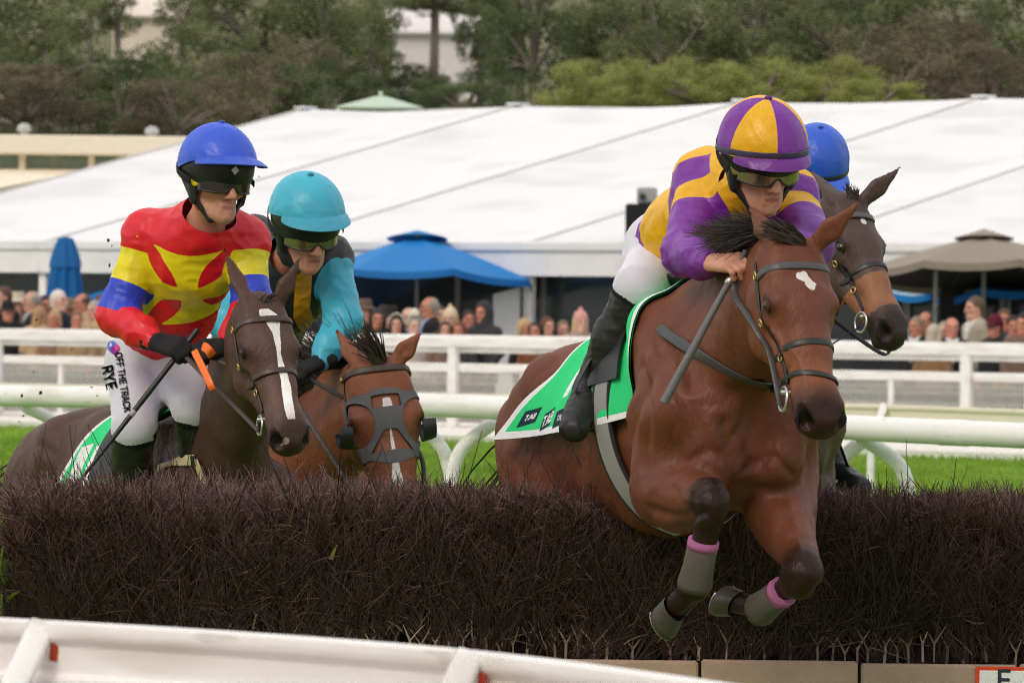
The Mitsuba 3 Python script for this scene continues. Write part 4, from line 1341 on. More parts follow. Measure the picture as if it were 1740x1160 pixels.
def seg_d(p, a, b):
    ba = b - a
    t = np.clip(((p - a) @ ba) / (ba @ ba), 0, 1)
    return np.linalg.norm(p - a - t[:, None] * ba, axis=1), t


def hairs(roots, dirs, L, w, colA, colB, bend, seed, segs=5):
    g = np.random.default_rng(seed)
    n = len(roots)
    t = g.random(n)[:, None]
    col = np.array(colA) * (1 - t) + np.array(colB) * t
    view = nrm(roots - CAM) + 0.8 * (g.random((n, 3)) - 0.5)
    tt = np.linspace(0, 1, segs + 1)
    rows = []
    for u in tt:
        c = roots + dirs * (L * u)[:, None] + bend * (u * u * L)[:, None]
        s = nrm(np.cross(dirs + 2 * bend * u, view)) * (w * (1 - 0.8 * u ** 2) / 2)[:, None]
        rows += [c - s, c + s]
    v = np.stack(rows, 1).reshape(-1, 3)
    m = 2 * (segs + 1)
    f = np.concatenate([[(2 * k, 2 * k + 1, 2 * k + 3), (2 * k, 2 * k + 3, 2 * k + 2)] for k in range(segs)])
    f = (np.arange(n)[:, None, None] * m + f[None]).reshape(-1, 3)
    return M(v, f, np.repeat(col, m, 0))


HORSES = {}


def horse(tag, label, poll, nose, yaw, up, ears, withers, croup, coat, grid, fore, hind, marks, neck_mid=None, hk=1.0, muzzle=(0.25, 0.44, 0.545), mane_seed=1, mane=None, warm=None, thick=1.0, wide=1.0, crest=1.0, lines=()):
    h0 = head_frame(poll, nose, yaw, up)
    h = Scaled(h0, h0.s * hk)
    h.wide = wide
    b = Frame(withers, nrm(np.asarray(withers) - croup), (0, 0, 1))
    b.o = np.asarray(withers) - b.vec(0.42, 0, 0.345)
    F = Field(grid)
    cr, cm, mid = body_prims(F, b, h, neck_mid, thick)
    head_prims(F, h, ears)
    legs = []
    for s, (K, T, C) in zip((-1, 1), fore):
        S, E = b.to(0.60, s * 0.17, -0.14), b.to(0.50, s * 0.17, -0.33)
        fore_leg(F, S, E, K, T, C)
        legs.append((E, K, T, C))
        print(tag, "fore", s, "forearm %.2f cannon %.2f pastern %.2f" % (np.linalg.norm(E - K), np.linalg.norm(K - T), np.linalg.norm(T - C)))
    for s, (hk_, fe, co) in zip((-1, 1), hind):
        hk_, fe, co = b.to(*hk_), b.to(*fe), b.to(*co)
        hind_leg(F, b, s, hk_, fe, co)
        legs.append((b.to(-0.46, s * 0.16, -0.36), hk_, fe, co))
    tb = b.to(-0.86, 0, 0.17)
    F.cone(b.to(-0.80, 0, 0.16), tb, 0.06, 0.04, 0.03)
    F.build()
    m = F.mesh(2, coat)
    p = m.v
    body_w = sstep(0.40, 0.55, np.linalg.norm(p - h.to(0.3, 0, -0.1), axis=1))
    m.v = m.v + m.n * (0.013 * (meshkit.fbm(p * 7, 2, mane_seed) - 0.5) + 0.004 * (meshkit.fbm(p * 19, 2, mane_seed + 9) - 0.5) - body_w * 0.012 * np.clip(1 - np.abs(2 * meshkit.fbm(p * [5, 5, 3.4], 2, mane_seed + 4) - 1) * 3.2, 0, 1))[:, None]
    m.normals()
    for pix, amp, sig in lines:            # veins and skin folds along the surface
        pts, _ = view_hit(F, pix, 15.6, 0.0, 24)
        dd = np.min(np.stack([seg_d(m.v, pts[i], pts[i + 1])[0] for i in range(len(pts) - 1)]), 0)
        m.v = m.v + m.n * (amp * np.exp(-(dd / sig) ** 2))[:, None]
    m.normals()
    q, bl = h.loc(m.v), b.loc(m.v)
    near_head = np.linalg.norm((m.v - h.to(0.3, 0, -0.1)), axis=1) < 0.42
    w = 0.74 + 0.50 * meshkit.fbm(m.v * 3.4, 4, mane_seed + 3)
    w *= 0.86 + 0.28 * meshkit.fbm(m.v * [45, 45, 16], 2, mane_seed + 5)
    for i, (a, k1, t1, c1) in enumerate(legs):
        d1, t = seg_d(m.v, a, k1)
        d2, _ = seg_d(m.v, k1, t1)
        d3, _ = seg_d(m.v, t1, c1)
        dark = np.maximum(np.where(d1 < 0.1, sstep(0.72, 0.98, t), 0), np.maximum(sstep(0.085, 0.06, d2), sstep(0.085, 0.06, d3)))
        w *= 1 - 0.88 * dark
    mz = np.where(near_head, sstep(muzzle[1], muzzle[2], q[:, 0]), 0)
    w *= 1 - (1 - muzzle[0]) * mz
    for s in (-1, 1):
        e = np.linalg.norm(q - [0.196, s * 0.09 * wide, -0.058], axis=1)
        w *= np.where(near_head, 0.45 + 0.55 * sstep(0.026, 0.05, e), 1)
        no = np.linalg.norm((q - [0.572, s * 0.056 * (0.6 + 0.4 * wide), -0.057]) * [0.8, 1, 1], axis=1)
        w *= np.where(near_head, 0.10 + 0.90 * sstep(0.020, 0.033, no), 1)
    m.w = w
    if warm:
        wc, rad, where = warm
        for x_, y_, z_, r_ in where:
            e = np.linalg.norm((q - [x_, y_, z_]) * [0.8, 1, 1], axis=1)
            m.w *= 1 + wc * np.where(near_head, sstep(r_, 0, e), 0)
    for kind, col, fn in marks:
        q = h.loc(m.v)
        near = np.linalg.norm((m.v - h.to(0.3, 0, -0.1)), axis=1) < 0.42
        fieldv = np.where(near, fn(q, m.v), -1)
        m.paint(fieldv, col)
    t = thing("horse", label, "horse")
    put("body", m, "m_coat", t)
    for s in (-1, 1):
        e = trimesh.creation.icosphere(3, 0.0200 * h.k)
        e.apply_translation(h.to(0.196, s * 0.0890 * wide, -0.058))
        ek = put("eye", tm(e, (0.012, 0.008, 0.006), 180), "m_lens", t)
        A = np.linspace(0.1, math.pi - 0.1, 12)
        lid = np.array([h.to(0.196 - 0.026 * math.cos(a), s * 0.0995 * wide, -0.060 + 0.020 * math.sin(a)) for a in A])
        put("eyelid", tube(lid, np.sin(A) * 0.004 * h.k + 0.002, 8, color=np.asarray(coat) * 0.35), "m_coat", ek)
    for (a, k1, t1, c1) in legs:
        hoof(t, t1, c1, nrm(nrm(c1 - t1) + 0.25 * nrm(k1 - t1)))
    # mane and forelock
    g = np.random.default_rng(mane_seed)
    if mane:
        n, wind, L, col0, col1 = mane
        u = crest * (0.16 + 0.84 * g.random(n))
        base = np.where(u[:, None] < 0.5, cr + (cm - cr) * (u[:, None] * 2), cm + (b.to(0.42, 0, 0.3) - cm) * (u[:, None] * 2 - 1))
        base = base + 0.012 * (g.random((n, 3)) - 0.5)
        o = base + b.z * 0.25
        root = F.march(o, np.broadcast_to(-b.z, o.shape), 0.4) - 0.006 * b.z
        d = nrm(b.z * (0.5 + 0.5 * g.random((n, 1))) + np.asarray(wind) * (0.4 + 0.9 * g.random((n, 1))) + 0.35 * (g.random((n, 3)) - 0.5))
        be = (np.array([0, 0, -0.55]) * g.random((n, 1)) + np.asarray(wind) * 0.5 * g.random((n, 1)) + 0.4 * (g.random((n, 3)) - 0.5))
        put("mane", hairs(root, d, L * (0.45 + 0.75 * g.random(n)), 0.002 + 0.003 * g.random(n), col0, col1, be, mane_seed), "m_hair", t)
        n2 = n // 9
        root = h.to(np.stack([0.0 + 0.02 * g.random(n2), 0.05 * (g.random(n2) - 0.5), 0.0 * g.random(n2) + 0.008], -1))
        d = nrm(np.asarray(wind) * 0.6 + b.z * 0.5 + h.z * 0.4 + 0.5 * (g.random((n2, 3)) - 0.5))
        put("forelock", hairs(root, d, L * 0.7 * (0.4 + 0.6 * g.random(n2)), 0.005 + 0.004 * g.random(n2), col0, col1, 0.5 * np.asarray(wind) + 0.5 * (g.random((n2, 3)) - 0.5), mane_seed + 1), "m_hair", t)
        n3 = 320
        root = tb + 0.05 * (g.random((n3, 3)) - 0.5)
        d = nrm(-0.5 * b.x - 0.7 * b.z * g.random((n3, 1)) + 0.35 * (g.random((n3, 3)) - 0.5))
        put("tail", hairs(root, d, 0.5 + 0.35 * g.random(n3), 0.007 + 0.004 * g.random(n3), col0, col1, np.array([0, 0, -0.7]) + 0.3 * (g.random((n3, 3)) - 0.5), mane_seed + 2, 7), "m_hair", t)
    H = dict(F=F, h=h, b=b, key=t, legs=legs, cr=cr, cm=cm)
    HORSES[tag] = H
    return H


def polyband(pts):
    """A field in the head's (x, y): positive inside the band through (x, y, half width) rows."""
    pts = np.asarray(pts, float)

    def fn(q, p):
        yc = np.interp(q[:, 0], pts[:, 0], pts[:, 1])
        hw = np.interp(q[:, 0], pts[:, 0], pts[:, 2])
        wob = 0.004 * (meshkit.noise(q * 90) - 0.5)
        inside = np.minimum(q[:, 0] - pts[0, 0], pts[-1, 0] - q[:, 0])
        v = np.minimum(hw + wob - np.abs(q[:, 1] - yc), inside)
        return np.where(q[:, 2] > -0.09, v, -1)
    return fn


def blob(x, y, r, sx=1.0):
    def fn(q, p):
        d = np.sqrt(((q[:, 0] - x) / sx) ** 2 + (q[:, 1] - y) ** 2)
        return np.where(q[:, 2] > -0.1, r * (0.5 + 1.0 * meshkit.noise(q * 70)) - d, -1)
    return fn


WHITE = (0.72, 0.69, 0.66)
BLACKHAIR = ((0.012, 0.009, 0.008), (0.075, 0.056, 0.046))
HIND = [((-0.95, -0.15, -0.62), (-1.20, -0.14, -0.86), (-1.32, -0.13, -0.93)), ((-1.0, 0.15, -0.58), (-1.28, 0.14, -0.78), (-1.40, 0.13, -0.84))]
HINDS = [((-0.80, -0.15, -0.72), (-0.78, -0.14, -1.05), (-0.72, -0.14, -1.15)), ((-0.85, 0.15, -0.70), (-0.90, 0.14, -1.02), (-0.86, 0.14, -1.13))]


def folded(b, s, r=0.0):
    """Knee, fetlock and coronet of a front leg folded for the jump, in the body frame."""
    return b(0.84, s * 0.17, -0.50 + r), b(0.62, s * 0.16, -0.70 + r), b(0.50, s * 0.16, -0.66 + r)


def frame_of(withers, croup):
    b = Frame(withers, nrm(np.asarray(withers) - croup), (0, 0, 1))
    b.o = np.asarray(withers) - b.vec(0.42, 0, 0.345)
    return b


# --- A: the bay in front
wA, cA = P(1190, 482, 17.8), P(1018, 582, 18.68)
horse("A", "bay racehorse with a small white star leaping over the brush fence in front", P(1354, 408, 16.85), P(1415, 712, 16.60), 24, 0.12,
      (P(1274, 352, 16.95), P(1458, 346, 16.85)), wA, cA, (0.142, 0.046, 0.022), 0.0085,
      [(P(1210, 850, 17.16), P(1180, 995, 17.24), P(1146, 1030, 17.30)), (P(1368, 975, 17.2), P(1290, 1036, 17.38), P(1254, 1024, 17.44))], HIND,
      [("star", WHITE, blob(0.130, -0.008, 0.021, 1.1)), ("star", WHITE, blob(0.160, 0.004, 0.017))], muzzle=(0.2, 0.45, 0.54), mane_seed=5,
      mane=(2800, (-1.0, 0.0, -0.25), 0.125, *BLACKHAIR), wide=1.16, crest=0.5,
      lines=[([(1088, 620), (1100, 700), (1092, 790)], -0.016, 0.022), ([(1100, 868), (1150, 880), (1195, 872)], -0.016, 0.018), ([(1232, 720), (1243, 790), (1250, 880)], -0.020, 0.022),
             ([(1150, 792), (1205, 768), (1240, 790)], -0.012, 0.016), ([(1262, 800), (1310, 775), (1350, 810)], -0.012, 0.016), ([(1110, 560), (1135, 640), (1180, 700), (1200, 760)], -0.010, 0.020),
             ([(1126, 812), (1160, 822), (1188, 838)], 0.006, 0.009), ([(1120, 840), (1150, 846), (1186, 856)], 0.005, 0.009), ([(1340, 850), (1352, 900), (1362, 950)], 0.006, 0.009), ([(1130, 660), (1152, 700), (1148, 750)], 0.006, 0.010),
             ([(1312, 560), (1330, 590), (1342, 630)], 0.005, 0.008), ([(1342, 590), (1362, 620), (1372, 660)], 0.004, 0.007), ([(1290, 650), (1262, 720), (1232, 770)], -0.010, 0.020), ([(1330, 690), (1310, 740), (1290, 790)], -0.012, 0.022)],
       warm=(0.5, 0, [(0.42, -0.05, -0.06, 0.12), (0.25, -0.09, -0.12, 0.1), (0.44, 0.04, -0.04, 0.1)]))
# --- B: the dark brown with the blaze, left
wB, cB = P(350, 684, 21.1), P(165, 690, 21.95)
fB = frame_of(wB, cB)
horse("B", "dark brown racehorse with a long white blaze at the left behind the brush fence", P(448, 508, 20.15), P(506, 745, 19.90), 24, 0.10,
      (P(381, 424, 20.3), P(509, 440, 20.2)), wB, cB, (0.078, 0.040, 0.028), 0.0105, [folded(fB.to, -1), folded(fB.to, 1, 0.06)], HINDS,
      [("blaze", WHITE, polyband([(0.045, -0.012, 0.018), (0.07, 0.004, 0.038), (0.10, 0.014, 0.030), (0.15, 0.012, 0.017), (0.21, 0.006, 0.011), (0.24, 0.004, 0.008), (0.30, 0.008, 0.014), (0.37, 0.012, 0.020), (0.45, 0.004, 0.019), (0.51, -0.004, 0.017)])),
       ("lip", (0.5, 0.42, 0.38), blob(0.585, -0.03, 0.010))], muzzle=(0.55, 0.48, 0.55), mane_seed=15,
      mane=(160, (0.5, 0.3, -0.2), 0.06, *BLACKHAIR), wide=1.16, crest=0.5,
      lines=[([(1088, 620), (1100, 700), (1092, 790)], -0.016, 0.022), ([(1100, 868), (1150, 880), (1195, 872)], -0.016, 0.018), ([(1232, 720), (1243, 790), (1250, 880)], -0.020, 0.022),
             ([(1150, 792), (1205, 768), (1240, 790)], -0.012, 0.016), ([(1262, 800), (1310, 775), (1350, 810)], -0.012, 0.016), ([(1110, 560), (1135, 640), (1180, 700), (1200, 760)], -0.010, 0.020),
             ([(1126, 812), (1160, 822), (1188, 838)], 0.006, 0.009), ([(1120, 840), (1150, 846), (1186, 856)], 0.005, 0.009), ([(1340, 850), (1352, 900), (1362, 950)], 0.006, 0.009), ([(1130, 660), (1152, 700), (1148, 750)], 0.006, 0.010),
             ([(1312, 560), (1330, 590), (1342, 630)], 0.005, 0.008), ([(1342, 590), (1362, 620), (1372, 660)], 0.004, 0.007), ([(1290, 650), (1262, 720), (1232, 770)], -0.010, 0.020), ([(1330, 690), (1310, 740), (1290, 790)], -0.012, 0.022)],
       warm=(0.5, 0, [(0.42, -0.05, -0.06, 0.1), (0.36, 0.03, -0.04, 0.1)]))
# --- C: the bright bay with cheek pieces and blinkers, behind B
wC, cC = P(498, 690, 22.35), P(318, 690, 23.2)
fC = frame_of(wC, cC)
horse("C", "bright bay racehorse wearing blinkers with its head low behind the dark brown horse", P(642, 610, 21.5), P(690, 886, 21.28), 10, 0.25,
      (P(573, 562, 21.6), P(714, 566, 21.55)), wC, cC, (0.22, 0.075, 0.034), 0.0105, [folded(fC.to, -1), folded(fC.to, 1, 0.06)], HINDS,
      [("blaze", WHITE, polyband([(0.14, 0.004, 0.012), (0.17, 0.004, 0.018), (0.2, 0.004, 0.008), (0.22, 0.002, 0.003), (0.28, 0.002, 0.005), (0.36, 0.0, 0.009), (0.42, -0.002, 0.019), (0.5, -0.004, 0.022), (0.53, -0.004, 0.016)]))],
      muzzle=(0.5, 0.5, 0.56), mane_seed=25, mane=(1500, (-0.55, 0.2, 0.1), 0.2, *BLACKHAIR), hk=1.04, wide=1.25)
# --- D: the dark horse behind A
wD, cD = P(1272, 520, 21.6), P(1132, 540, 22.5)
fD = frame_of(wD, cD)
horse("D", "dark brown racehorse with a tiny star half hidden behind the leaping bay", P(1446, 334, 20.7), P(1541, 560, 20.42), 38, 0.15,
      (P(1376, 290, 20.9), P(1533, 282, 20.75)), wD, cD, (0.075, 0.046, 0.040), 0.0115, [folded(fD.to, -1, -0.1), folded(fD.to, 1, -0.2)], HINDS,
      [("star", WHITE, blob(0.12, 0.004, 0.015, 1.0)), ("nose", (0.25, 0.10, 0.05), lambda q, p: np.where((q[:, 2] > -0.2), np.minimum(q[:, 0] - 0.33 - 0.01 * meshkit.noise(q * 50), 0.47 + 0.02 * meshkit.noise(q * 60) - q[:, 0]), -1))],
      muzzle=(0.35, 0.46, 0.53), mane_seed=35, mane=(300, (-0.3, 0.2, 0.0), 0.08, *BLACKHAIR), crest=0.6)
# ================================================================ bridles, saddle cloths, girths
LBLK, LBRN, LGRY = (0.022, 0.021, 0.022), (0.06, 0.04, 0.03), (0.13, 0.13, 0.135)


def bridle(tag, label, col, metal_col="m_steel", nose=0.36, second=None, bitx=0.46, brow_col=None, browx=0.085, cheek=True):
    H = HORSES[tag]
    F, h = H["F"], H["h"]
    k, W = h.k, h.wide
    t = thing("bridle", label, "bridle")
    Rr = 0.26 * k
    hs = h

    class Fr:
        to = staticmethod(lambda p: hs.to(p))
    p, n = loop_hit(F, hs, browx, -100, 100, 36, -0.08, 0.012, 0.004, 0.28)
    put("browband", strap(p, n, 0.024 * k, 0.010, brow_col if brow_col is not None else col), "m_leather", t)
    p, n = loop_hit(F, hs, nose, -176, 176, 48, -0.09, 0.01, 0.004, 0.24)
    put("noseband", strap(p, n, 0.022 * k, 0.008, col), "m_leather", t)
    if second:
        p, n = loop_hit(F, hs, second, -150, 150, 48, -0.09, 0.03, 0.004, 0.24, roll=0.03)
        put("lower_noseband", strap(p, n, 0.018 * k, 0.007, col), "m_leather", t)
    rings = []
    for s in (-1, 1):
        xs_ = np.linspace(browx - 0.06, bitx - 0.02, 26)
        zz = np.interp(xs_, [0.0, 0.12, 0.3, 0.46], [-0.085, -0.105, -0.118, -0.108])
        o = hs.to(np.stack([xs_, 0 * xs_ + s * 0.3, zz], -1))
        c = hs.to(np.stack([xs_, 0 * xs_, zz], -1))
        q = F.march(o, c - o, 0.3 * k)
        g = F.grad(q, 0.01)
        if cheek:
            ck = put("cheekpiece", strap(q + g * 0.005, g, 0.016 * k, 0.006, col), "m_leather", t)
            for j in (3, 12, 19):
                bb = trimesh.creation.icosphere(2, 1.0)
                bb.apply_transform(np.diag([0.012, 0.012, 0.008, 1.0]))
                put("buckle", ring_mesh(q[j] + g[j] * 0.010, g[j], 0.011, 0.003, (0.55, 0.42, 0.2)), "m_brass", ck)
        o = hs.to(bitx, s * 0.3, -0.108)
        q = F.march(o, hs.to(bitx, 0, -0.108) - o, 0.3 * k)
        gq = F.grad(q, 0.01)
        c = q + gq * 0.014
        rk = put("bit_ring", ring_mesh(c + hs.vec(0.012, 0, -0.02) * k, nrm(gq + 0.25 * h.z), 0.037 * k, 0.0048, (0.6, 0.6, 0.58)), "m_steel", t)
        put("mouthpiece", tube([c - gq * 0.03, c + gq * 0.012], 0.008, 8), "m_steel", rk)
        rings.append(c + hs.vec(0.02, 0, -0.045) * k)
    H["rings"] = rings
    H["bridle"] = t
    return t


def rein(tag, s, pts, col, w=0.018, martingale=False):
    H = HORSES[tag]
    r = H["rings"][0 if s < 0 else 1]
    c = curve([r] + list(pts), 26)
    nn = nrm(np.cross(np.gradient(c, axis=0), [0.6, 0.2, 0.4]))
    put("rein", tube(c, None, 8, up=nn, flat=(w, 0.006), color=col), "m_leather", H["bridle"])


bridle("A", "black leather bridle with a grey browband and brass buckles on the leaping bay", LBLK, nose=0.335, second=0.43, bitx=0.46, brow_col=(0.07, 0.07, 0.073))
bridle("B", "brown leather bridle with a steel bit ring on the long-blazed dark brown horse", LBRN, nose=0.30, bitx=0.455)
bridle("C", "dark leather bridle under the blinkers of the bright bay horse", LBRN, nose=0.52, bitx=0.49, browx=0.03)
bridle("D", "dark bridle with a grey noseband on the horse half hidden behind the leaping bay", LBLK, nose=0.30, bitx=0.47, brow_col=(0.09, 0.085, 0.08))


# the blinker hood of the bright bay: grey felt bands with two round holes and black cups
H = HORSES["C"]
h, F = H["h"], H["F"]
t = thing("blinkers", "grey felt blinker mask with black eye cups on the bright bay horse", "blinkers")
nx_, na_ = 60, 110
xs_ = np.linspace(0.105, 0.385, nx_)
aa = np.radians(np.linspace(-118, 118, na_))
O = np.stack([np.repeat(xs_[:, None], na_, 1), 0.3 * np.sin(aa)[None] + 0 * xs_[:, None], -0.09 + 0.3 * np.cos(aa)[None] + 0 * xs_[:, None]], -1)
C = np.stack([O[..., 0], 0 * O[..., 0], 0 * O[..., 0] - 0.09], -1)
o3, c3 = h.to(O.reshape(-1, 3)), h.to(C.reshape(-1, 3))
q = F.march(o3, c3 - o3, 0.3 * h.k)
gq = F.grad(q, 0.012)
g3 = (q + gq * 0.007).reshape(nx_, na_, 3)
msk = grid_mesh(g3[:, ::-1], (0.13, 0.13, 0.135), False)
if (msk.n * gq.reshape(nx_, na_, 3)[:, ::-1].reshape(-1, 3)).sum() < 0:
    msk.f = msk.f[:, ::-1]
    msk.normals()
ql = h.loc(msk.v)
ang = np.degrees(np.arctan2(ql[:, 1], ql[:, 2] + 0.09))
xx, A_ = ql[:, 0], np.abs(ang)
hole = lambda x0, a0, rx, ra: 1 - np.sqrt(((xx - x0) / rx) ** 2 + ((A_ - a0) / ra) ** 2)
eyeh = hole(0.213, 66, 0.074, 41)
tophole = np.minimum(np.minimum(xx - 0.130, 0.176 - xx) / 0.03, (26 - A_) / 30)
lowhole = np.minimum(np.minimum(xx - 0.252, 0.322 - xx) / 0.03, (12 + (xx - 0.252) * 520 - A_) / 30)
lower = (0.352 + 0.016 * np.cos(np.radians(A_ * 2.4)) - xx) / 0.03
upper = (xx - (0.118 - 0.010 * (A_ < 25))) / 0.03
sidec = (112 - A_) / 30
keep = np.minimum.reduce([-eyeh, -tophole, -lowhole, lower, upper, sidec])
msk = msk.clip(keep)
inner = M(msk.v - msk.n * 0.004, msk.f[:, ::-1], msk.c, -msk.n)
put("mask", join([msk, inner]), "m_cloth", t)
for s in (-1, 1):
    th = np.linspace(-0.15 * np.pi, 1.05 * np.pi, 20)
    rows = []
    for u, out in ((0.0, 0.0), (0.5, 0.028), (1.0, 0.045)):
        row = []
        for a in th:
            px_, pz_ = 0.225 + 0.05 * math.sin(a) * (1 - 0.2 * u), -0.075 - 0.052 * math.cos(a) * 0.9
            row.append(h.to(px_, s * (0.095 * h.wide + out), pz_ - 0.03 * (1 - u) * 0))
        rows.append(row)
    g = np.array(rows)
    put("cup", shell(g if s < 0 else g[:, ::-1], 0.004, (0.02, 0.02, 0.022)), "m_leather", t)


# saddle cloths: a sheet marched onto the barrel, lifted a little, its rear corner flying
def saddle_cloth(tag, label, x0, x1, amin, amax, body, trim, flare=0.0, marks=(), lift=0.014, rear=1.0, res=(64, 120), x0t=-0.14):
    H = HORSES[tag]
    F, b = H["F"], H["b"]
    t = thing("saddle_cloth", label, "saddle cloth")
    nx_, na_ = res
    u = np.linspace(0, 1, nx_)
    a = np.linspace(amin, amax, na_)
    U, A = np.meshgrid(u, a, indexing="ij")
    fall0 = np.clip((np.abs(A) - 25) / (max(abs(amin), abs(amax)) - 25), 0, 1)
    xr = x0t + (x0 - x0t) * fall0
    X = xr + (x1 - xr) * U
    rad = np.radians(A * (rear + (1 - rear) * U))
    O = np.stack([X, 0.7 * np.sin(rad), 0.02 + 0.7 * np.cos(rad)], -1)
    C = np.stack([X, 0 * X, 0 * X + 0.02], -1)
    o3, c3 = b.to(O.reshape(-1, 3)), b.to(C.reshape(-1, 3))
    q = F.march(o3, c3 - o3, 0.7)
    d = nrm(o3 - c3)
    fall = np.clip((np.abs(A) - 60) / (max(abs(amin), abs(amax)) - 60), 0, 1).reshape(-1, 1)
    rear_ = ((1 - U) ** 1.6).reshape(-1, 1)
    ripple = 0.012 * np.sin(U * 17 + A * 0.05).reshape(-1, 1) * fall
    q = q + d * (lift + (flare * rear_ * fall ** 1.5 + ripple)) + b.x * 0.0 - b.x * (0.12 * flare * 4 * (fall ** 2) * rear_)
    m = grid_mesh(q.reshape(nx_, na_, 3)[:, ::-1], body)
    dd = d.reshape(nx_, na_, 3)[:, ::-1].reshape(-1, 3)
    if (m.n * dd).sum() < 0:
        m.f = m.f[:, ::-1]
        m.normals()
    Uv, Av = U[:, ::-1].reshape(-1), A[:, ::-1].reshape(-1)
    L = x1 - x0
    for fn, col in [(lambda x, a_: np.maximum(np.maximum(0.026 - x, x - (L - 0.026)), np.maximum((a_ - (amax - 4.2)), ((amin + 4.2) - a_)) * 0.0055), trim)] + list(marks):
        x_, a_ = getattr(m, "px", (Uv * L, Av))
        f_ = fn(x_, a_)
        m = paint_keep(m, f_, col, x_, a_)
    back_ = M(m.v - m.n * 0.006, m.f[:, ::-1], np.tile(np.asarray(body) * 0.8, (len(m.v), 1)), -m.n)
    put("sheet", join([m, back_]), "m_cloth", t)
    return t


def paint_keep(m, val, color, x_, a_):
    """paint(), with the sheet's own coordinates carried along through the vertex multiplier."""
    val = np.where(np.abs(val) < 1e-7, 1e-7, val)
    if not (val > 0).any():
        m.px = (x_, a_)
        return m
    out = []
    for sgn in (1, -1):
        if not (sgn * val > 0).any():
            continue
        c0 = m.c.copy()
        idx = M(m.v, m.f, np.stack([x_, a_, 0 * x_], -1), m.n, m.w).clip(sgn * val)
        cc = m.clip(sgn * val)
        if sgn > 0:
            cc.c = np.tile(np.asarray(color, float), (len(cc.v), 1))
        out.append((cc, idx.c))
    r = join([o[0] for o in out])
    cs = np.vstack([o[1] for o in out])
    r.px = (cs[:, 0], cs[:, 1])
    return r


GRN, WHT, NAVY = lin("34d481") * 0.9, (0.74, 0.74, 0.78), (0.012, 0.03, 0.045)


def rect(xc, ac, wx, wa, rot=0.0):
    c_, s_ = math.cos(math.radians(rot)), math.sin(math.radians(rot))

    def fn(x, a):
        dx, dy = x - xc, (a - ac) * 0.0055
        u_, v_ = dx * c_ + dy * s_, -dx * s_ + dy * c_
        return np.minimum(wx / 2 - np.abs(u_), wa / 2 - np.abs(v_))
    return fn


def lettering(txt, xc, ac, hgt, rot=0.0, side=-1):
    """A field that is positive inside block letters, read along the cloth from the rear to the front on the right side."""
    from shapely.geometry import Polygon as Pg
    from shapely import contains_xy
    from shapely.ops import unary_union
    mesh = meshkit.text_mesh(txt, hgt, 0.002, True)
    w_ = mesh.bounds[1][0]
    tri = mesh.triangles[:, :, :2]
    up_ = mesh.face_normals[:, 2] > 0.9
    shp = unary_union([Pg(t_).buffer(0.0004) for t_ in tri[up_]])
    c_, s_ = math.cos(math.radians(rot)), math.sin(math.radians(rot))

    def fn(x, a):
        dx, dy = x - xc, (a - ac) * 0.0055 * -side
        u_, v_ = dx * c_ + dy * s_ + w_ / 2, -dx * s_ + dy * c_ + hgt / 2
        return np.where(contains_xy(shp, u_, v_), 0.002, -0.002)
    return fn


saddle_cloth("A", "green saddle cloth with white edging and dark badges on the leaping bay", -0.50, 0.44, -112, 112, GRN, WHT, 0.085,
             [(rect(0.33, -62, 0.045, 0.30, 8), WHT), (rect(0.10, -99, 0.085, 0.06, 12), NAVY), (rect(0.25, -102, 0.10, 0.065, 10), NAVY), (rect(0.40, -103, 0.10, 0.06, 8), NAVY),
              (lettering("TAB", 0.25, -102, 0.038, 10), WHT), (lettering("TAB", 0.10, -99, 0.02, 12), WHT), (lettering("TAB", 0.40, -103, 0.02, 8), WHT)], rear=0.80, res=(250, 400))
saddle_cloth("B", "green saddle cloth with broad white numerals under the black boot of the red rider", -0.36, 0.36, -112, 112, GRN, WHT, 0.06,
             [(rect(0.13, -84, 0.10, 0.36, 14), WHT), (rect(0.27, -84, 0.07, 0.36, 14), WHT)])
saddle_cloth("C", "green and white saddle cloth of the bright bay seen between the red rider's legs", -0.46, 0.36, -112, 112, GRN, WHT, 0.03, [])
saddle_cloth("D", "green saddle cloth with a white edge on the half hidden dark horse", -0.40, 0.40, -112, 112, lin("1c9a63"), WHT, 0.2, [])


def girth(tag, label, x, col, edge, w, pix=None, d0=None):
    H = HORSES[tag]
    F, b = H["F"], H["b"]
    t = thing("girth", label, "girth")
    if pix is None:
        a = np.radians(np.linspace(-178, 178, 70))
        O = b.to(np.stack([x + 0 * a, 0.7 * np.sin(a), -0.02 + 0.7 * np.cos(a)], -1))
        C = b.to(np.stack([x + 0 * a, 0 * a, 0 * a - 0.02], -1))
        p = F.march(O, C - O, 0.7)
        n = F.grad(p, 0.012)
        p = p + n * 0.024
    else:
        p, n = view_hit(F, pix, d0, 0.022, 40)
    put("band", strap(p, n, w, 0.012, col), "m_cloth", t)
    s1 = np.cross(nrm(np.gradient(p, axis=0)), n)
    for sg_ in (-1, 1):
        put("edging", strap(p + s1 * sg_ * w * 0.5, n, 0.010, 0.014, edge), "m_cloth", t)
    return t


girth("A", "wide pale grey girth strap round the belly of the leaping bay", 0.20, (0.27, 0.27, 0.27), (0.03, 0.03, 0.03), 0.085)
girth("B", "black girth strap with a buckle round the dark brown horse with the long blaze", 0.22, (0.03, 0.03, 0.03), (0.02, 0.02, 0.02), 0.07)

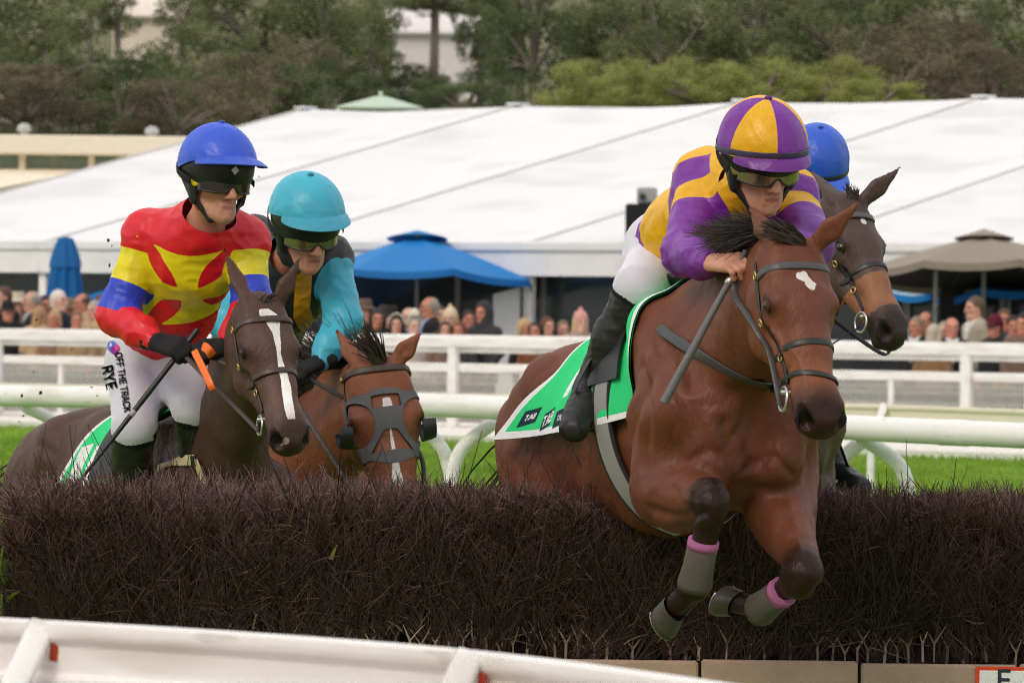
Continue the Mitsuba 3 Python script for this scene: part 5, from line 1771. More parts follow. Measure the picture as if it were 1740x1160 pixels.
# the breast strap of the leaping bay and the cream one of the dark brown horse
H = HORSES["A"]
t = thing("breast_strap", "dark grey breast strap across the shoulder of the leaping bay", "strap")
p, n = view_hit(H["F"], [(1118, 556), (1150, 580), (1195, 604), (1240, 630), (1290, 652), (1335, 662)], 15.9, 0.006, 30)
put("strap", strap(p, n, 0.034, 0.007, (0.055, 0.056, 0.06)), "m_leather", t)
H = HORSES["B"]
t = thing("breast_strap", "cream breast strap hanging in a loop at the shoulder of the dark brown horse", "strap")
p, n = view_hit(H["F"], [(268, 800), (292, 788), (318, 782), (336, 780)], 19.0, 0.008, 16)
put("strap", strap(p, n, 0.04, 0.007, lin("cdbf98")), "m_cloth", t)
p2, n2 = view_hit(H["F"], [(334, 778), (343, 800), (352, 824), (372, 848), (395, 866)], 19.0, 0.009, 20)
put("strap", strap(p2, n2, 0.034, 0.007, lin("cdbf98")), "m_cloth", t)
p3, n3 = view_hit(H["F"], [(332, 770), (333, 786), (335, 794)], 19.0, 0.014, 8)
put("keeper", strap(p3, n3, 0.024, 0.009, (0.03, 0.03, 0.03)), "m_leather", t)

# saddles: a small seat, flaps and the iron
def saddle(tag, label, feet):
    H = HORSES[tag]
    F, b = H["F"], H["b"]
    t = thing("saddle", label, "saddle")
    S = Field(0.012)
    for x0_, z0_, x1_, z1_ in ((0.28, 0.40, 0.0, 0.375), (0.0, 0.375, -0.18, 0.42)):
        S.cone(b.to(x0_, 0, z0_ - 0.01), b.to(x1_, 0, z1_ - 0.01), 0.055, 0.065, 0.04, [(b.z, 0.45), (b.y, 1.3)])
    put("seat", S.build().mesh(2, (0.02, 0.02, 0.02)), "m_leather", t)
    for s in (-1, 1):
        rows = []
        for u in np.linspace(0, 1, 9):
            a = math.radians(18 + 62 * u)
            row = []
            for v in np.linspace(-1, 1, 7):
                x = 0.16 + v * (0.10 + 0.05 * u)
                o = b.to(x, s * 0.7 * math.sin(a), 0.02 + 0.7 * math.cos(a))
                row.append((o, b.to(x, 0, 0.02)))
            rows.append(row)
        g = np.array(rows)
        q = F.march(g[:, :, 0].reshape(-1, 3), (g[:, :, 1] - g[:, :, 0]).reshape(-1, 3), 0.7)
        q = q + nrm(g[:, :, 0] - g[:, :, 1]).reshape(-1, 3) * 0.028
        g = q.reshape(9, 7, 3)
        put("flap", shell(g if s > 0 else g[:, ::-1], 0.006, (0.02, 0.02, 0.021)), "m_leather", t)
    for s, ft in zip((-1, 1), feet):
        top = b.to(0.16, s * 0.24, 0.22)
        mid = (top + ft) / 2 + b.y * s * 0.05
        c = curve([top, mid, ft + np.array([0, 0, 0.10])], 12)
        put("stirrup_leather", tube(c, None, 8, up=b.y * s, flat=(0.022, 0.005), color=(0.02, 0.02, 0.02)), "m_leather", t)
        A = np.linspace(0.0, 2 * np.pi, 26)
        e1 = nrm(np.cross([0, 0, 1], b.x))
        iron = [ft + np.array([0, 0, 0.045]) + e1 * 0.062 * math.sin(a) * (1.0 if math.cos(a) < 0.2 else 0.8) + np.array([0, 0, 1]) * 0.062 * np.clip(math.cos(a), -0.72, 1) for a in A]
        put("stirrup", tube(iron, 0.006, 8, cap=False), "m_steel", t)
    return t
# ================================================================ the riders
SKIN = lin("c98f78")


def face_frame(c, yaw, pitch, roll=0.0, k=1.0):
    ya, pt = math.radians(yaw), math.radians(pitch)
    x = np.array([math.sin(ya) * math.cos(pt), -math.cos(ya) * math.cos(pt), -math.sin(pt)])
    side = np.array([math.cos(ya), math.sin(ya), 0])
    return Scaled(Frame(c, x, np.array([0, 0, 1.0]) + side * math.tan(math.radians(roll)) + np.array([math.sin(ya), -math.cos(ya), 0]) * 0.01), k)


def head_skin(F, h):
    y, k = h.y, h.k
    c = lambda a, b, ra, rb, kk=0.02, sq=1.0, sub=False: F.cone(h.to(a), h.to(b), ra * k, rb * k, kk * k, (y, sq) if sq != 1 else (), sub)
    c((-0.015, 0, 0.035), (-0.01, 0, 0.03), 0.092, 0.092, 0.03, 0.83)
    c((0.03, 0, 0.01), (0.042, 0, -0.065), 0.066, 0.044, 0.03, 0.88)
    for s in (-1, 1):
        c((-0.01, s * 0.052, -0.045), (0.055, s * 0.026, -0.095), 0.024, 0.020, 0.025)
        c((0.088, s * 0.010, 0.026), (0.068, s * 0.046, 0.022), 0.012, 0.011, 0.012)
        c((0.062, s * 0.044, -0.022), (0.050, s * 0.052, -0.026), 0.021, 0.018, 0.02)
        c((0.104, s * 0.011, -0.037), (0.098, s * 0.014, -0.038), 0.0085, 0.008, 0.008)
        c((0.088, s * 0.030, 0.0), (0.084, s * 0.036, -0.001), 0.0135, 0.0125, 0.012, sub=True)
        c((0.006, s * 0.077, 0.0), (-0.01, s * 0.080, -0.02), 0.013, 0.010, 0.01)
        c((0.093, s * 0.028, -0.050), (0.080, s * 0.034, -0.085), 0.004, 0.003, 0.012, sub=True)
    c((0.090, 0, 0.012), (0.119, 0, -0.032), 0.0095, 0.0120, 0.010)
    c((0.055, 0, -0.088), (0.068, 0, -0.102), 0.026, 0.020, 0.02)
    c((0.080, 0, -0.100), (0.074, 0, -0.103), 0.019, 0.019, 0.02)
    c((0.086, -0.020, -0.0625), (0.086, 0.020, -0.0625), 0.008, 0.008, 0.008)
    c((0.086, -0.017, -0.0785), (0.086, 0.017, -0.0785), 0.009, 0.009, 0.008)
    c((0.104, -0.020, -0.0705), (0.104, 0.020, -0.0705), 0.0045, 0.0045, 0.004, sub=True)
    c((0.112, 0, -0.051), (0.104, 0, -0.058), 0.003, 0.003, 0.006, sub=True)


def hand_prims(F, wr, kn, back, thumb, r=0.0, curl=1.0):
    """A fist: palm from the wrist to the knuckles, four fingers of their own, a thumb from the side of the palm. back: normal of the hand's back; thumb: the thumb's side."""
    d = nrm(np.asarray(kn) - wr)
    n = nrm(np.asarray(back) - d * (np.asarray(back) @ d))
    t = np.cross(d, n)
    if t @ np.asarray(thumb) < 0:
        t = -t
    L = np.linalg.norm(np.asarray(kn) - wr)
    for u in np.linspace(-1, 1, 4):
        F.cone(wr + d * 0.015 + t * 0.018 * u, kn + t * 0.031 * u - n * 0.004, 0.017 + r, 0.0145 + r, 0.012)
    for i, u in enumerate((1.0, 0.34, -0.33, -1.0)):
        ln = (0.041, 0.046, 0.043, 0.034)[i]
        a0 = kn + t * 0.031 * u
        a1 = a0 + (d * 0.72 - n * 0.62) * ln
        a2 = a1 + (-d * 0.30 - n * 0.92) * ln * 0.72
        a3 = a2 + (-d * 0.92 + n * 0.25) * ln * 0.55 * curl
        rr = (0.0098, 0.0100, 0.0096, 0.0086)[i] + r
        F.cone(a0, a1, rr * 1.08, rr, 0.005)
        F.cone(a1, a2, rr, rr * 0.94, 0.004)
        F.cone(a2, a3, rr * 0.94, rr * 0.85, 0.004)
    b0 = wr + d * L * 0.35 + t * 0.028 - n * 0.012
    b1 = b0 + (d * 0.6 + t * 0.45 - n * 0.55) * 0.040
    b2 = b1 + (d * 0.65 - t * 0.35 - n * 0.65) * 0.036
    F.cone(b0, b1, 0.0155 + r, 0.0115 + r, 0.010)
    F.cone(b1, b2, 0.0115 + r, 0.009 + r, 0.005)
    return kn + (d * 0.25 - n * 1.0) * 0.024, t


def bone_w(p, bones):
    """Distance of the points to each of the named bones, and where along it they lie."""
    return {k: seg_d(p, np.asarray(a), np.asarray(b)) for k, (a, b) in bones.items()}


def helmet_parts(t, h, cap_col, peak_col, cap_fn=None, shell_col=(0.014, 0.014, 0.015), front=0.052, back=-0.005, peak_len=0.062, band=None, peak_drop=0.2):
    """Black helmet, silk cover cut higher at the front, its peak, the harness."""
    k = h.k
    zc = 0.048
    F = Field(0.0055)
    F.ball(h.to(-0.008, 0, zc), 0.118 * k, 0.01, [(h.x, 1.13), (h.y, 0.94), (h.z, 1.06)])
    F.cone(h.to(0.4, 0, -0.268), h.to(-0.4, 0, -0.288), 0.27 * k, 0.27 * k, 0.006, [(h.y, 3.0)], True)
    F.build()
    sh = F.mesh(1, shell_col)
    put("helmet", sh, "m_leather", t)
    N, A = 22, 72
    th = np.linspace(0.02, 1.0, N)
    aa = np.linspace(0, 2 * np.pi, A + 1)
    ex, ey, ez = 0.118 * 1.13 + 0.007, 0.118 * 0.94 + 0.007, 0.118 * 1.06 + 0.007

    def edge_z(a):
        return back + (front - back) * (0.5 + 0.5 * np.cos(a)) ** 0.8

    rows = []
    for u in th:
        row = []
        for a in aa:
            ze = edge_z(a) - zc
            pol = math.acos(np.clip(ze / ez, -1, 1)) * u
            wr_ = 1 + 0.012 * math.sin(3 * a + 5 * u) * u * (1 - u) * 4
            row.append((-0.008 + ex * math.sin(pol) * math.cos(a) * wr_, ey * math.sin(pol) * math.sin(a) * wr_, zc + ez * math.cos(pol)))
        rows.append(row)
    g = np.array(rows)
    loc = g.reshape(-1, 3)
    top = M(h.to(loc), grid_mesh(g).f, cap_col)
    if (top.n * (top.v - h.to(0, 0, 0.04))).sum() < 0:
        top.f = top.f[:, ::-1]
        top.normals()
    lc = h.loc(top.v)
    top.v = top.v + top.n * (0.0022 * (meshkit.fbm(lc * [14, 14, 40], 3, 3) - 0.5))[:, None]
    top.normals()
    if cap_fn:
        cap_fn(top, h)
    inner = M(top.v - top.n * 0.003, top.f[:, ::-1], top.c, -top.n, top.w)
    ck = put("cap", join([top, inner]), "m_silk", t)
    bt = trimesh.creation.icosphere(2, 0.011 * k)
    bt.apply_transform(np.diag([1, 1, 0.7, 1.0]))
    bt.apply_translation(h.to(-0.008, 0, zc + ez))
    put("button", tm(bt, np.asarray(peak_col) * 0.6, 180), "m_silk", ck)
    pa = np.linspace(-1.12, 1.12, 33)
    rows = []
    for u in np.linspace(0, 1, 7):
        row = []
        for a in pa:
            ze = edge_z(a)
            pol = math.acos(np.clip((ze - zc) / ez, -1, 1))
            b0 = np.array([-0.008 + ex * math.sin(pol) * math.cos(a), ey * math.sin(pol) * math.sin(a), ze])
            o = nrm(np.array([math.cos(a * 0.75), math.sin(a * 0.75) * 0.9, -peak_drop]))
            ln = peak_len * max(math.cos(a / 1.12 * math.pi / 2), 0.0) ** 0.6
            row.append(b0 + o * ln * u + np.array([0, 0, -0.012 * u * u]))
        rows.append(row)
    g = h.to(np.array(rows))
    pk = put("peak", shell(g[:, ::-1], 0.004, peak_col), "m_silk", t)
    if band is not None:
        row = []
        for a in np.linspace(0, 2 * np.pi, 60):
            ze = edge_z(a) + 0.012
            pol = math.acos(np.clip((ze - zc) / ez, -1, 1))
            row.append((-0.008 + (ex + 0.002) * math.sin(pol) * math.cos(a), (ey + 0.002) * math.sin(pol) * math.sin(a), ze))
        put("cap_band", tube(h.to(np.array(row)), None, 8, up=h.z, flat=(0.005, 0.017 * k), color=band, cap=False), "m_silk", ck)
    # harness: ear pads, straps and chin cup
    G = Field(0.006)
    for s in (-1, 1):
        G.cone(h.to(0.012, s * 0.089, 0.01), h.to(0.018, s * 0.082, -0.055), 0.024 * k, 0.018 * k, 0.01, [(h.y, 0.6)])
        G.cone(h.to(-0.045, s * 0.086, 0.0), h.to(0.012, s * 0.086, -0.045), 0.016 * k, 0.014 * k, 0.01, [(h.y, 0.6)])
        G.cone(h.to(0.018, s * 0.082, -0.055), h.to(0.050, s * 0.034, -0.112), 0.010 * k, 0.011 * k, 0.008, [(h.y, 0.7)])
    G.cone(h.to(0.050, -0.034, -0.112), h.to(0.050, 0.034, -0.112), 0.012 * k, 0.012 * k, 0.008)
    put("chin_harness", G.build().mesh(1, (0.016, 0.016, 0.017)), "m_leather", t)
    return ck


def goggles(t, h, lens_col, frame_col, strap_col, z0=-0.004, hh=0.020, stud=None):
    def sheet(off, a1, za, zb, n=40, m=9):
        rows = []
        for z in np.linspace(za, zb, m):
            row = []
            for a in np.linspace(-a1, a1, n):
                nose = 0.022 * math.exp(-(a / 0.20) ** 2) if z < z0 else 0
                zz = z + nose * min(1.0, (z0 - z) / hh)
                row.append((0.012 + (0.092 + off) * math.cos(a) ** 0.8 if abs(a) < 1.5 else 0.012, (0.079 + off) * math.sin(a), zz))
            rows.append(row)
        return h.to(np.array(rows))
    g = sheet(0.010, 1.30, z0 - hh, z0 + hh)
    gk = put("goggles", shell(g, 0.003, lens_col), "m_mirror" if max(lens_col) > 0.1 else "m_lens", t)
    br_ = h.to(np.array([(0.108, 0.0, z0 + hh * 0.9), (0.110, 0, z0), (0.110, 0, z0 - hh * 0.35)]))
    put("bridge", tube(br_, 0.0045 * h.k, 8, color=frame_col), "m_leather", gk)
    for zz, up_ in ((z0 - hh, -1), (z0 + hh, 1)):
        e = sheet(0.011, 1.30, zz, zz + 1e-5, 40, 2)[0]
        put("frame", tube(e, 0.0035 * h.k, 8, color=frame_col), "m_leather", gk)
    for s in (-1, 1):
        c = []
        for a in np.linspace(1.25, 2.9, 16):
            c.append((-0.008 + 0.1405 * math.cos(a), s * 0.1175 * math.sin(a), z0 + 0.004 + 0.035 * (a - 1.25)))
        c = h.to(np.array(c))
        put("strap", tube(c, None, 8, up=np.array([0, 0, 1.0]), flat=(0.004, 0.024), color=strap_col), "m_cloth", gk)
        if stud is not None:
            q = h.to(0.036, s * 0.089, z0 + 0.004)
            put("stud", tube([q, q + h.y * s * 0.006 + h.x * 0.003], 0.015 * h.k, 16, color=stud), "m_gloss", gk)


def wrinkle(m, amp, seed, sc=9.0):
    """Folds of loose cloth: ridges that wander over the surface."""
    p = m.v
    q = p + 0.06 * (np.stack([meshkit.noise(p * 6, seed + i) for i in range(3)], -1) - 0.5)
    r1 = 1 - np.abs(2 * meshkit.noise(q * [sc, sc, sc * 0.45], seed) - 1)
    r2 = 1 - np.abs(2 * meshkit.noise(q * [sc * 1.9, sc * 1.9, sc * 2.6], seed + 7) - 1)
    m.v = m.v + m.n * (amp * (0.65 * (r1 ** 2 - 0.4) + 0.45 * (r2 ** 2 - 0.4)))[:, None]
    return m.normals()


PEOPLE = {}


def rider(tag, label, J, hd, jacket_col, paint_fn, breech=(0.62, 0.62, 0.70), boot_cut=0.0, glove=None, helmet=None, goggle=None, grid=0.0075, face_pale=0.0, hand_back=None):
    t = thing("person", label, "person")
    h = hd
    S = Frame(J["chest"], (np.asarray(J["shL"]) - J["shR"]), nrm(np.asarray(J["neck"]) - J["pelvis"]))     # x across to the left, z up the back
    fwd = -S.y      # out of the chest or the back, whichever; the sign is set by the face
    if fwd @ h.x < 0:
        fwd = -fwd
    B_ = {k: np.asarray(v, float) for k, v in J.items()}
    # ---- the body itself, one surface
    F = Field(grid * 0.85)
    head_skin(F, h)
    F.cone(h.to(-0.02, 0, -0.05), B_["neck"], 0.052 * h.k, 0.060, 0.03)
    F.cone(B_["neck"], B_["chest"], 0.07, 0.12, 0.05)
    F.cone(B_["chest"], B_["pelvis"], 0.125, 0.115, 0.05, (fwd, 0.8))
    for s in ("R", "L"):
        F.cone(B_["sh" + s], B_["el" + s], 0.052, 0.042, 0.03)
        F.cone(B_["el" + s], B_["wr" + s], 0.042, 0.027, 0.02)
        F.cone(B_["chest"], B_["sh" + s], 0.07, 0.05, 0.04)
        F.cone(B_["hip" + s], B_["kn" + s], 0.082, 0.056, 0.04)
        F.cone(B_["kn" + s], B_["an" + s], 0.055, 0.036, 0.03)
        F.cone(B_["an" + s], B_["to" + s], 0.036, 0.028, 0.02)
        F.cone(B_["pelvis"], B_["hip" + s], 0.10, 0.09, 0.04)
    grips = {}
    hb = hand_back or {}
    for s in ("R", "L"):
        bk, th = hb.get(s, (np.array([0, -0.3, 1.0]), np.array([1.0 if s == "R" else -1.0, 0, 0.3])))
        kn_ = B_["hand" + s]
        grips[s] = hand_prims(F, B_["wr" + s], kn_, bk, th)
    F.build()
    body = F.mesh(1, SKIN)
    lc = h.loc(body.v)
    inh = np.linalg.norm(body.v - h.o, axis=1) < 0.19 * h.k
    body.w = 0.93 + 0.12 * meshkit.fbm(body.v * 28, 2, 3)
    body.w *= np.where(inh & (lc[:, 0] > 0.05) & (lc[:, 2] < -0.04), 1 - 0.10 * sstep(-0.045, -0.07, lc[:, 2]), 1)
    body.paint(np.where(inh & (lc[:, 0] > 0.07), 0.0075 - 0.22 * np.abs(lc[:, 1]) - np.sqrt((lc[:, 2] + 0.0705) ** 2 + np.maximum(np.abs(lc[:, 1]) - 0.019, 0) ** 2), -1), lin("b0706a"))
    lc = h.loc(body.v)
    inh = np.linalg.norm(body.v - h.o, axis=1) < 0.19 * h.k
    body.paint(np.where(inh & (lc[:, 0] > 0.03), 0.0055 - np.abs(lc[:, 2] - 0.020 + 2.2 * (np.abs(lc[:, 1]) - 0.03) ** 2) - np.where(np.abs(np.abs(lc[:, 1]) - 0.034) < 0.02, 0, 1), -1), lin("5a4234"))
    put("body", body, "m_skin", t)
    for s in (-1, 1):
        e = trimesh.creation.icosphere(2, 0.0125 * h.k)
        e.apply_translation(h.to(0.079, s * 0.031, 0.0))
        em = tm(e, lin("d8d2cc"), 180)
        el = h.loc(em.v) - [0.079, s * 0.031, 0.0]
        em.paint(0.006 - np.where(el[:, 0] > 0, np.linalg.norm(el[:, 1:], axis=1), 1), lin("3a2a20"))
        put("eye", em, "m_lens", t)
    # ---- silks
    F = Field(grid)
    F.cone(B_["neck"] + (h.to(-0.015, 0, -0.03) - B_["neck"]) * 0.72, B_["chest"], 0.063, 0.150, 0.06)
    mid = B_["chest"] * 0.5 + B_["pelvis"] * 0.5
    bw = 0.9 if tag == "B" else 1.0
    F.cone(B_["chest"], mid, 0.170 * bw, 0.160 * bw, 0.06, (fwd, 0.80))
    F.cone(B_["neck"] - fwd * 0.05, mid - fwd * 0.03, 0.10, 0.118, 0.06)
    for s in ("R", "L"):
        F.cone(B_["neck"], B_["sh" + s], 0.085, 0.085, 0.06)
    waist = B_["pelvis"] + (B_["chest"] - B_["pelvis"]) * 0.16
    F.cone(mid, waist, 0.160 * bw, 0.140, 0.05, (fwd, 0.88))
    for s in ("R", "L"):
        F.cone(B_["chest"] * 0.45 + B_["sh" + s] * 0.55, B_["sh" + s], 0.095, 0.078, 0.06)
        F.cone(B_["sh" + s], B_["el" + s], 0.076, 0.070, 0.03)
        e = B_["el" + s]
        F.cone(e, e * 0.35 + B_["wr" + s] * 0.65, 0.069, 0.058, 0.03)
        F.cone(e * 0.35 + B_["wr" + s] * 0.65, B_["wr" + s], 0.058, 0.036, 0.02)
        F.ball(B_["wr" + s] + nrm(B_["hand" + s] - B_["wr" + s]) * 0.034, 0.033, 0.004, (), True)
    F.build()
    PEOPLE[tag] = dict(F=F, J=B_, h=h, S=S, key=t, grips=grips, fwd=fwd)
    jk = F.mesh(1, jacket_col)
    wrinkle(jk, 0.010, 3 + len(PEOPLE))
    paint_fn(jk, B_, S, fwd, h)
    # cut at the collar and the hem
    ax = nrm(h.to(0, 0, -0.02) - B_["neck"])
    jk = jk.clip(np.where(np.linalg.norm(jk.v - B_["neck"] - ax * 0.05, axis=1) < 0.11, (B_["neck"] + ax * (0.105 if tag in "AD" else 0.075) - jk.v) @ ax, 1))
    put("jacket", jk, "m_silk", t)
    # ---- breeches
    F = Field(grid)
    F.cone(waist, B_["pelvis"], 0.130, 0.145, 0.05, (fwd, 0.9))
    for s in ("R", "L"):
        F.cone(B_["pelvis"] * 0.5 + B_["hip" + s] * 0.5, B_["hip" + s], 0.118, 0.112, 0.05)
        F.cone(B_["hip" + s], B_["kn" + s], 0.108, 0.080, 0.04)
        F.cone(B_["kn" + s], B_["kn" + s] * 0.7 + B_["an" + s] * 0.3, 0.074, 0.058, 0.03)
    F.build()
    br = F.mesh(1, breech)
    wrinkle(br, 0.004, 13 + len(PEOPLE), 7.0)
    br.w = 0.94 + 0.08 * meshkit.fbm(br.v * 9, 3, 2)
    PEOPLE[tag]["FB"] = F
    for s in ("R", "L"):
        a_, b_ = B_["hip" + s], B_["kn" + s]
        dd_ = nrm(B_["an" + s] - b_)
        cut = (b_ + dd_ * (boot_cut + 0.035) - br.v) @ dd_
        br = br.clip(np.where(np.linalg.norm(br.v - b_, axis=1) < 0.19, cut, 1))
    put("breeches", br, "m_cloth", t)
    # ---- boots
    for s in ("R", "L"):
        F = Field(grid)
        kn, an, to = B_["kn" + s], B_["an" + s], B_["to" + s]
        d = nrm(an - kn)
        top = kn + d * boot_cut
        F.cone(top, kn * 0.5 + an * 0.5, 0.078, 0.072, 0.03)
        F.cone(kn * 0.5 + an * 0.5, an, 0.074, 0.054, 0.03)
        f = nrm(to - an)
        F.cone(an, an + f * 0.5 * np.linalg.norm(to - an), 0.054, 0.048, 0.03)
        F.cone(an + f * 0.4 * np.linalg.norm(to - an), to, 0.048, 0.042, 0.02, (nrm(np.cross(f, [0.3, 0.2, 0.9])), 1.1))
        heel = an + d * 0.06 - f * 0.045
        F.cone(an, heel, 0.04, 0.032, 0.03)
        F.build()
        bo = F.mesh(1, (0.017, 0.0165, 0.017))
        wrinkle(bo, 0.008, 23 + len(PEOPLE), 16.0)
        bk = put("boot", bo, "m_boot", t)
        A = np.linspace(0, 2 * np.pi, 30)
        e1 = nrm(np.cross(d, [0.2, 0.1, 0.97]))
        e2 = np.cross(d, e1)
        r0 = 0.079
        put("boot_cuff", tube(np.array([top + d * 0.012 + r0 * (math.cos(a) * e1 + math.sin(a) * e2) for a in A]), None, 8, up=d, flat=(0.008, 0.05), color=(0.010, 0.010, 0.010), cap=False), "m_cloth", bk)
    # ---- gloves
    if glove is not None:
        for s in ("R", "L"):
            F = Field(0.006)
            bk, th = hb.get(s, (np.array([0, -0.3, 1.0]), np.array([1.0 if s == "R" else -1.0, 0, 0.3])))
            hand_prims(F, B_["wr" + s], B_["hand" + s], bk, th, 0.0032)
            F.cone(B_["wr" + s] - nrm(B_["hand" + s] - B_["wr" + s]) * 0.035, B_["wr" + s] + nrm(B_["hand" + s] - B_["wr" + s]) * 0.02, 0.036, 0.033, 0.012)
            put("glove", F.build().mesh(1, glove), "m_cloth", t)
    helmet_parts(t, h, **helmet)
    if goggle:
        goggles(t, h, **goggle)
    return t


def along(p, a, b):
    ba = np.asarray(b) - a
    return ((p - a) @ ba) / (ba @ ba)


def sleeve_field(m, J, s, lo, hi, fore=False, wide=0.100):
    """Positive on the sleeve between the fractions lo and hi of the upper arm (or the forearm)."""
    a, b, c = J["sh" + s], J["el" + s], J["wr" + s]
    t1, t2 = along(m.v, a, b), along(m.v, b, c)
    d1, _ = seg_d(m.v, a, b)
    d2, _ = seg_d(m.v, b, c)
    L1, L2 = np.linalg.norm(b - a), np.linalg.norm(c - b)
    wob = 0.006 * (meshkit.noise(m.v * 20) - 0.5)
    other = seg_d(m.v, J["chest"], J["pelvis"])[0]
    if fore:
        f = np.minimum((t2 - lo) * L2, (hi - t2) * L2) + wob
        return np.where((d2 < 0.10) & (d2 < d1 + 0.03), f, -1)
    f = np.minimum((t1 - lo) * L1, (hi - t1) * L1) + wob
    bel = np.minimum(wide - d1, 0.055 + (other - d1) * 0.5)
    return np.where((d1 < 0.16), np.minimum(f, bel), -1)


GOLD, PURP = lin("f2b705") * 0.85, lin("7d2aa0") * 0.85
RED, YEL, BLU = lin("e3162a") * 0.9, lin("f0e01a") * 0.88, lin("2a45d2") * 0.85
TURQ, BLK, AMB = lin("45bcd8") * 0.82, (0.016, 0.016, 0.02), lin("e8a018") * 0.85


def paint_A(m, J, S, fwd, h):
    q = (m.v - J["chest"])
    back = -(q @ S.z)
    m.paint(back - 0.30 + 0.5 * (q @ fwd), PURP)
    for s in ("R", "L"):
        m.paint(sleeve_field(m, J, s, 0.06, 1.6, False, 0.125), PURP)
        m.paint(sleeve_field(m, J, s, -0.3, 1.8, True), PURP)
        m.paint(sleeve_field(m, J, s, 0.31, 0.50, False, 0.14), GOLD)


def paint_B(m, J, S, fwd, h):
    def cross(v):
        q = v - (J["chest"] - S.z * 0.045)
        u, w = q @ S.x, q @ S.z
        u = u - 0.012
        au, aw = np.abs(u) / 1.08, np.abs(w)
        g = lambda t_: 0.034 + 21.0 * t_ ** 3.0
        f = np.maximum(np.minimum(g(aw) - au, 0.165 - aw), np.minimum(g(au) - aw, 0.19 - au))
        return np.where(q @ fwd > 0.02, f, -1)
    m.paint(cross(m.v), YEL)
    for s in ("R", "L"):
        m.paint(sleeve_field(m, J, s, 0.10, 1.7), RED)
        m.paint(sleeve_field(m, J, s, -0.35, 1.8, True), RED)
        m.paint(sleeve_field(m, J, s, 0.24, 0.62), YEL)
        m.paint(sleeve_field(m, J, s, 0.62, 0.98), BLU)


def paint_C(m, J, S, fwd, h):
    q = m.v - J["chest"]
    u, f = q @ S.x, q @ fwd
    fld = lambda v, x0, hw: np.where(((v - J["chest"]) @ fwd) > 0.0, hw - np.abs((v - J["chest"]) @ S.x - x0), -1)
    m.paint(fld(m.v, -0.055, 0.030), AMB)
    m.paint(fld(m.v, 0.120, 0.026), AMB)
    for s, lo in (("R", 0.45), ("L", 0.10)):
        m.paint(sleeve_field(m, J, s, lo, 1.7, False, 0.088), TURQ)
        m.paint(sleeve_field(m, J, s, -0.35, 1.8, True), TURQ)


def paint_D(m, J, S, fwd, h):
    for s in ("R", "L"):
        m.paint(sleeve_field(m, J, s, 0.4, 0.7), WHT)


def cap_quarters(top, h):
    for j in range(3):
        lc = h.loc(top.v)
        a = np.arctan2(lc[:, 1], lc[:, 0] + 0.008)
        d = np.abs((a - math.radians(-38 + 120 * j) + np.pi) % (2 * np.pi) - np.pi)
        top.paint((math.radians(31) - d) * 0.1, GOLD)


JA = dict(neck=P(1256, 320, 17.68), chest=P(1232, 366, 17.78), pelvis=P(1138, 424, 18.25), shR=P(1196, 304, 17.78), elR=P(1164, 430, 17.48), wrR=P(1206, 446, 17.16), handR=P(1243, 444, 17.06),
          shL=P(1340, 335, 17.78), elL=P(1378, 415, 17.56), wrL=P(1320, 452, 17.34), handL=P(1288, 456, 17.28), hipR=P(1122, 448, 18.2), knR=P(1086, 492, 17.88), anR=P(1008, 660, 18.0), toR=P(974, 728, 17.84),
          hipL=P(1168, 450, 18.15), knL=P(1300, 520, 17.95), anL=P(1330, 690, 18.2), toL=P(1330, 740, 18.0))
rider("A", "jockey in gold and purple silks with a quartered cap crouching over the leaping bay", JA, face_frame(P(1294, 277, 17.42), 22, 22, -3, 1.15), GOLD, paint_A, boot_cut=0.0,
      helmet=dict(cap_col=PURP, peak_col=PURP * 0.8, cap_fn=cap_quarters, front=0.058, back=-0.01, peak_len=0.028, band=(0.05, 0.04, 0.09), peak_drop=0.5),
      goggle=dict(lens_col=(0.34, 0.26, 0.17), frame_col=(0.03, 0.03, 0.03), strap_col=(0.02, 0.02, 0.02), stud=(0.3, 0.25, 0.1)),
      hand_back=dict(R=(np.array([-0.2, -0.7, 0.8]), np.array([0.3, -0.4, 1.0])), L=(np.array([0.2, -0.7, 0.8]), np.array([-0.3, -0.4, 1.0]))))
JB = dict(neck=P(346, 392, 20.52), chest=P(330, 440, 20.62), pelvis=P(262, 604, 21.0), shR=P(252, 400, 20.66), elR=P(198, 535, 20.62), wrR=P(262, 580, 20.42), handR=P(300, 588, 20.34),
          shL=P(414, 410, 20.58), elL=P(430, 520, 20.5), wrL=P(385, 590, 20.36), handL=P(352, 592, 20.32), hipR=P(232, 622, 20.98), knR=P(228, 728, 20.7), anR=P(216, 880, 20.9), toR=P(205, 935, 20.75),
          hipL=P(302, 620, 20.95), knL=P(330, 694, 20.72), anL=P(352, 850, 20.95), toL=P(350, 905, 20.8))
rider("B", "jockey in red silks with a yellow cross and a plain blue cap at the left", JB, face_frame(P(368, 308, 20.38), 30, 8, 2, 1.17), RED, paint_B, boot_cut=0.0, glove=(0.02, 0.02, 0.021), grid=0.0085,
      helmet=dict(cap_col=lin("3560e2") * 0.85, peak_col=lin("3058cf") * 0.8, front=0.092, back=-0.02, peak_len=0.07, peak_drop=0.12),
      goggle=dict(lens_col=(0.012, 0.012, 0.014), frame_col=(0.02, 0.02, 0.02), strap_col=(0.02, 0.02, 0.02), stud=lin("e3c02a")),
      hand_back=dict(R=(np.array([-0.3, -0.6, 0.7]), np.array([0.2, -0.2, 1.0])), L=(np.array([0.3, -0.6, 0.7]), np.array([-0.2, -0.2, 1.0]))))
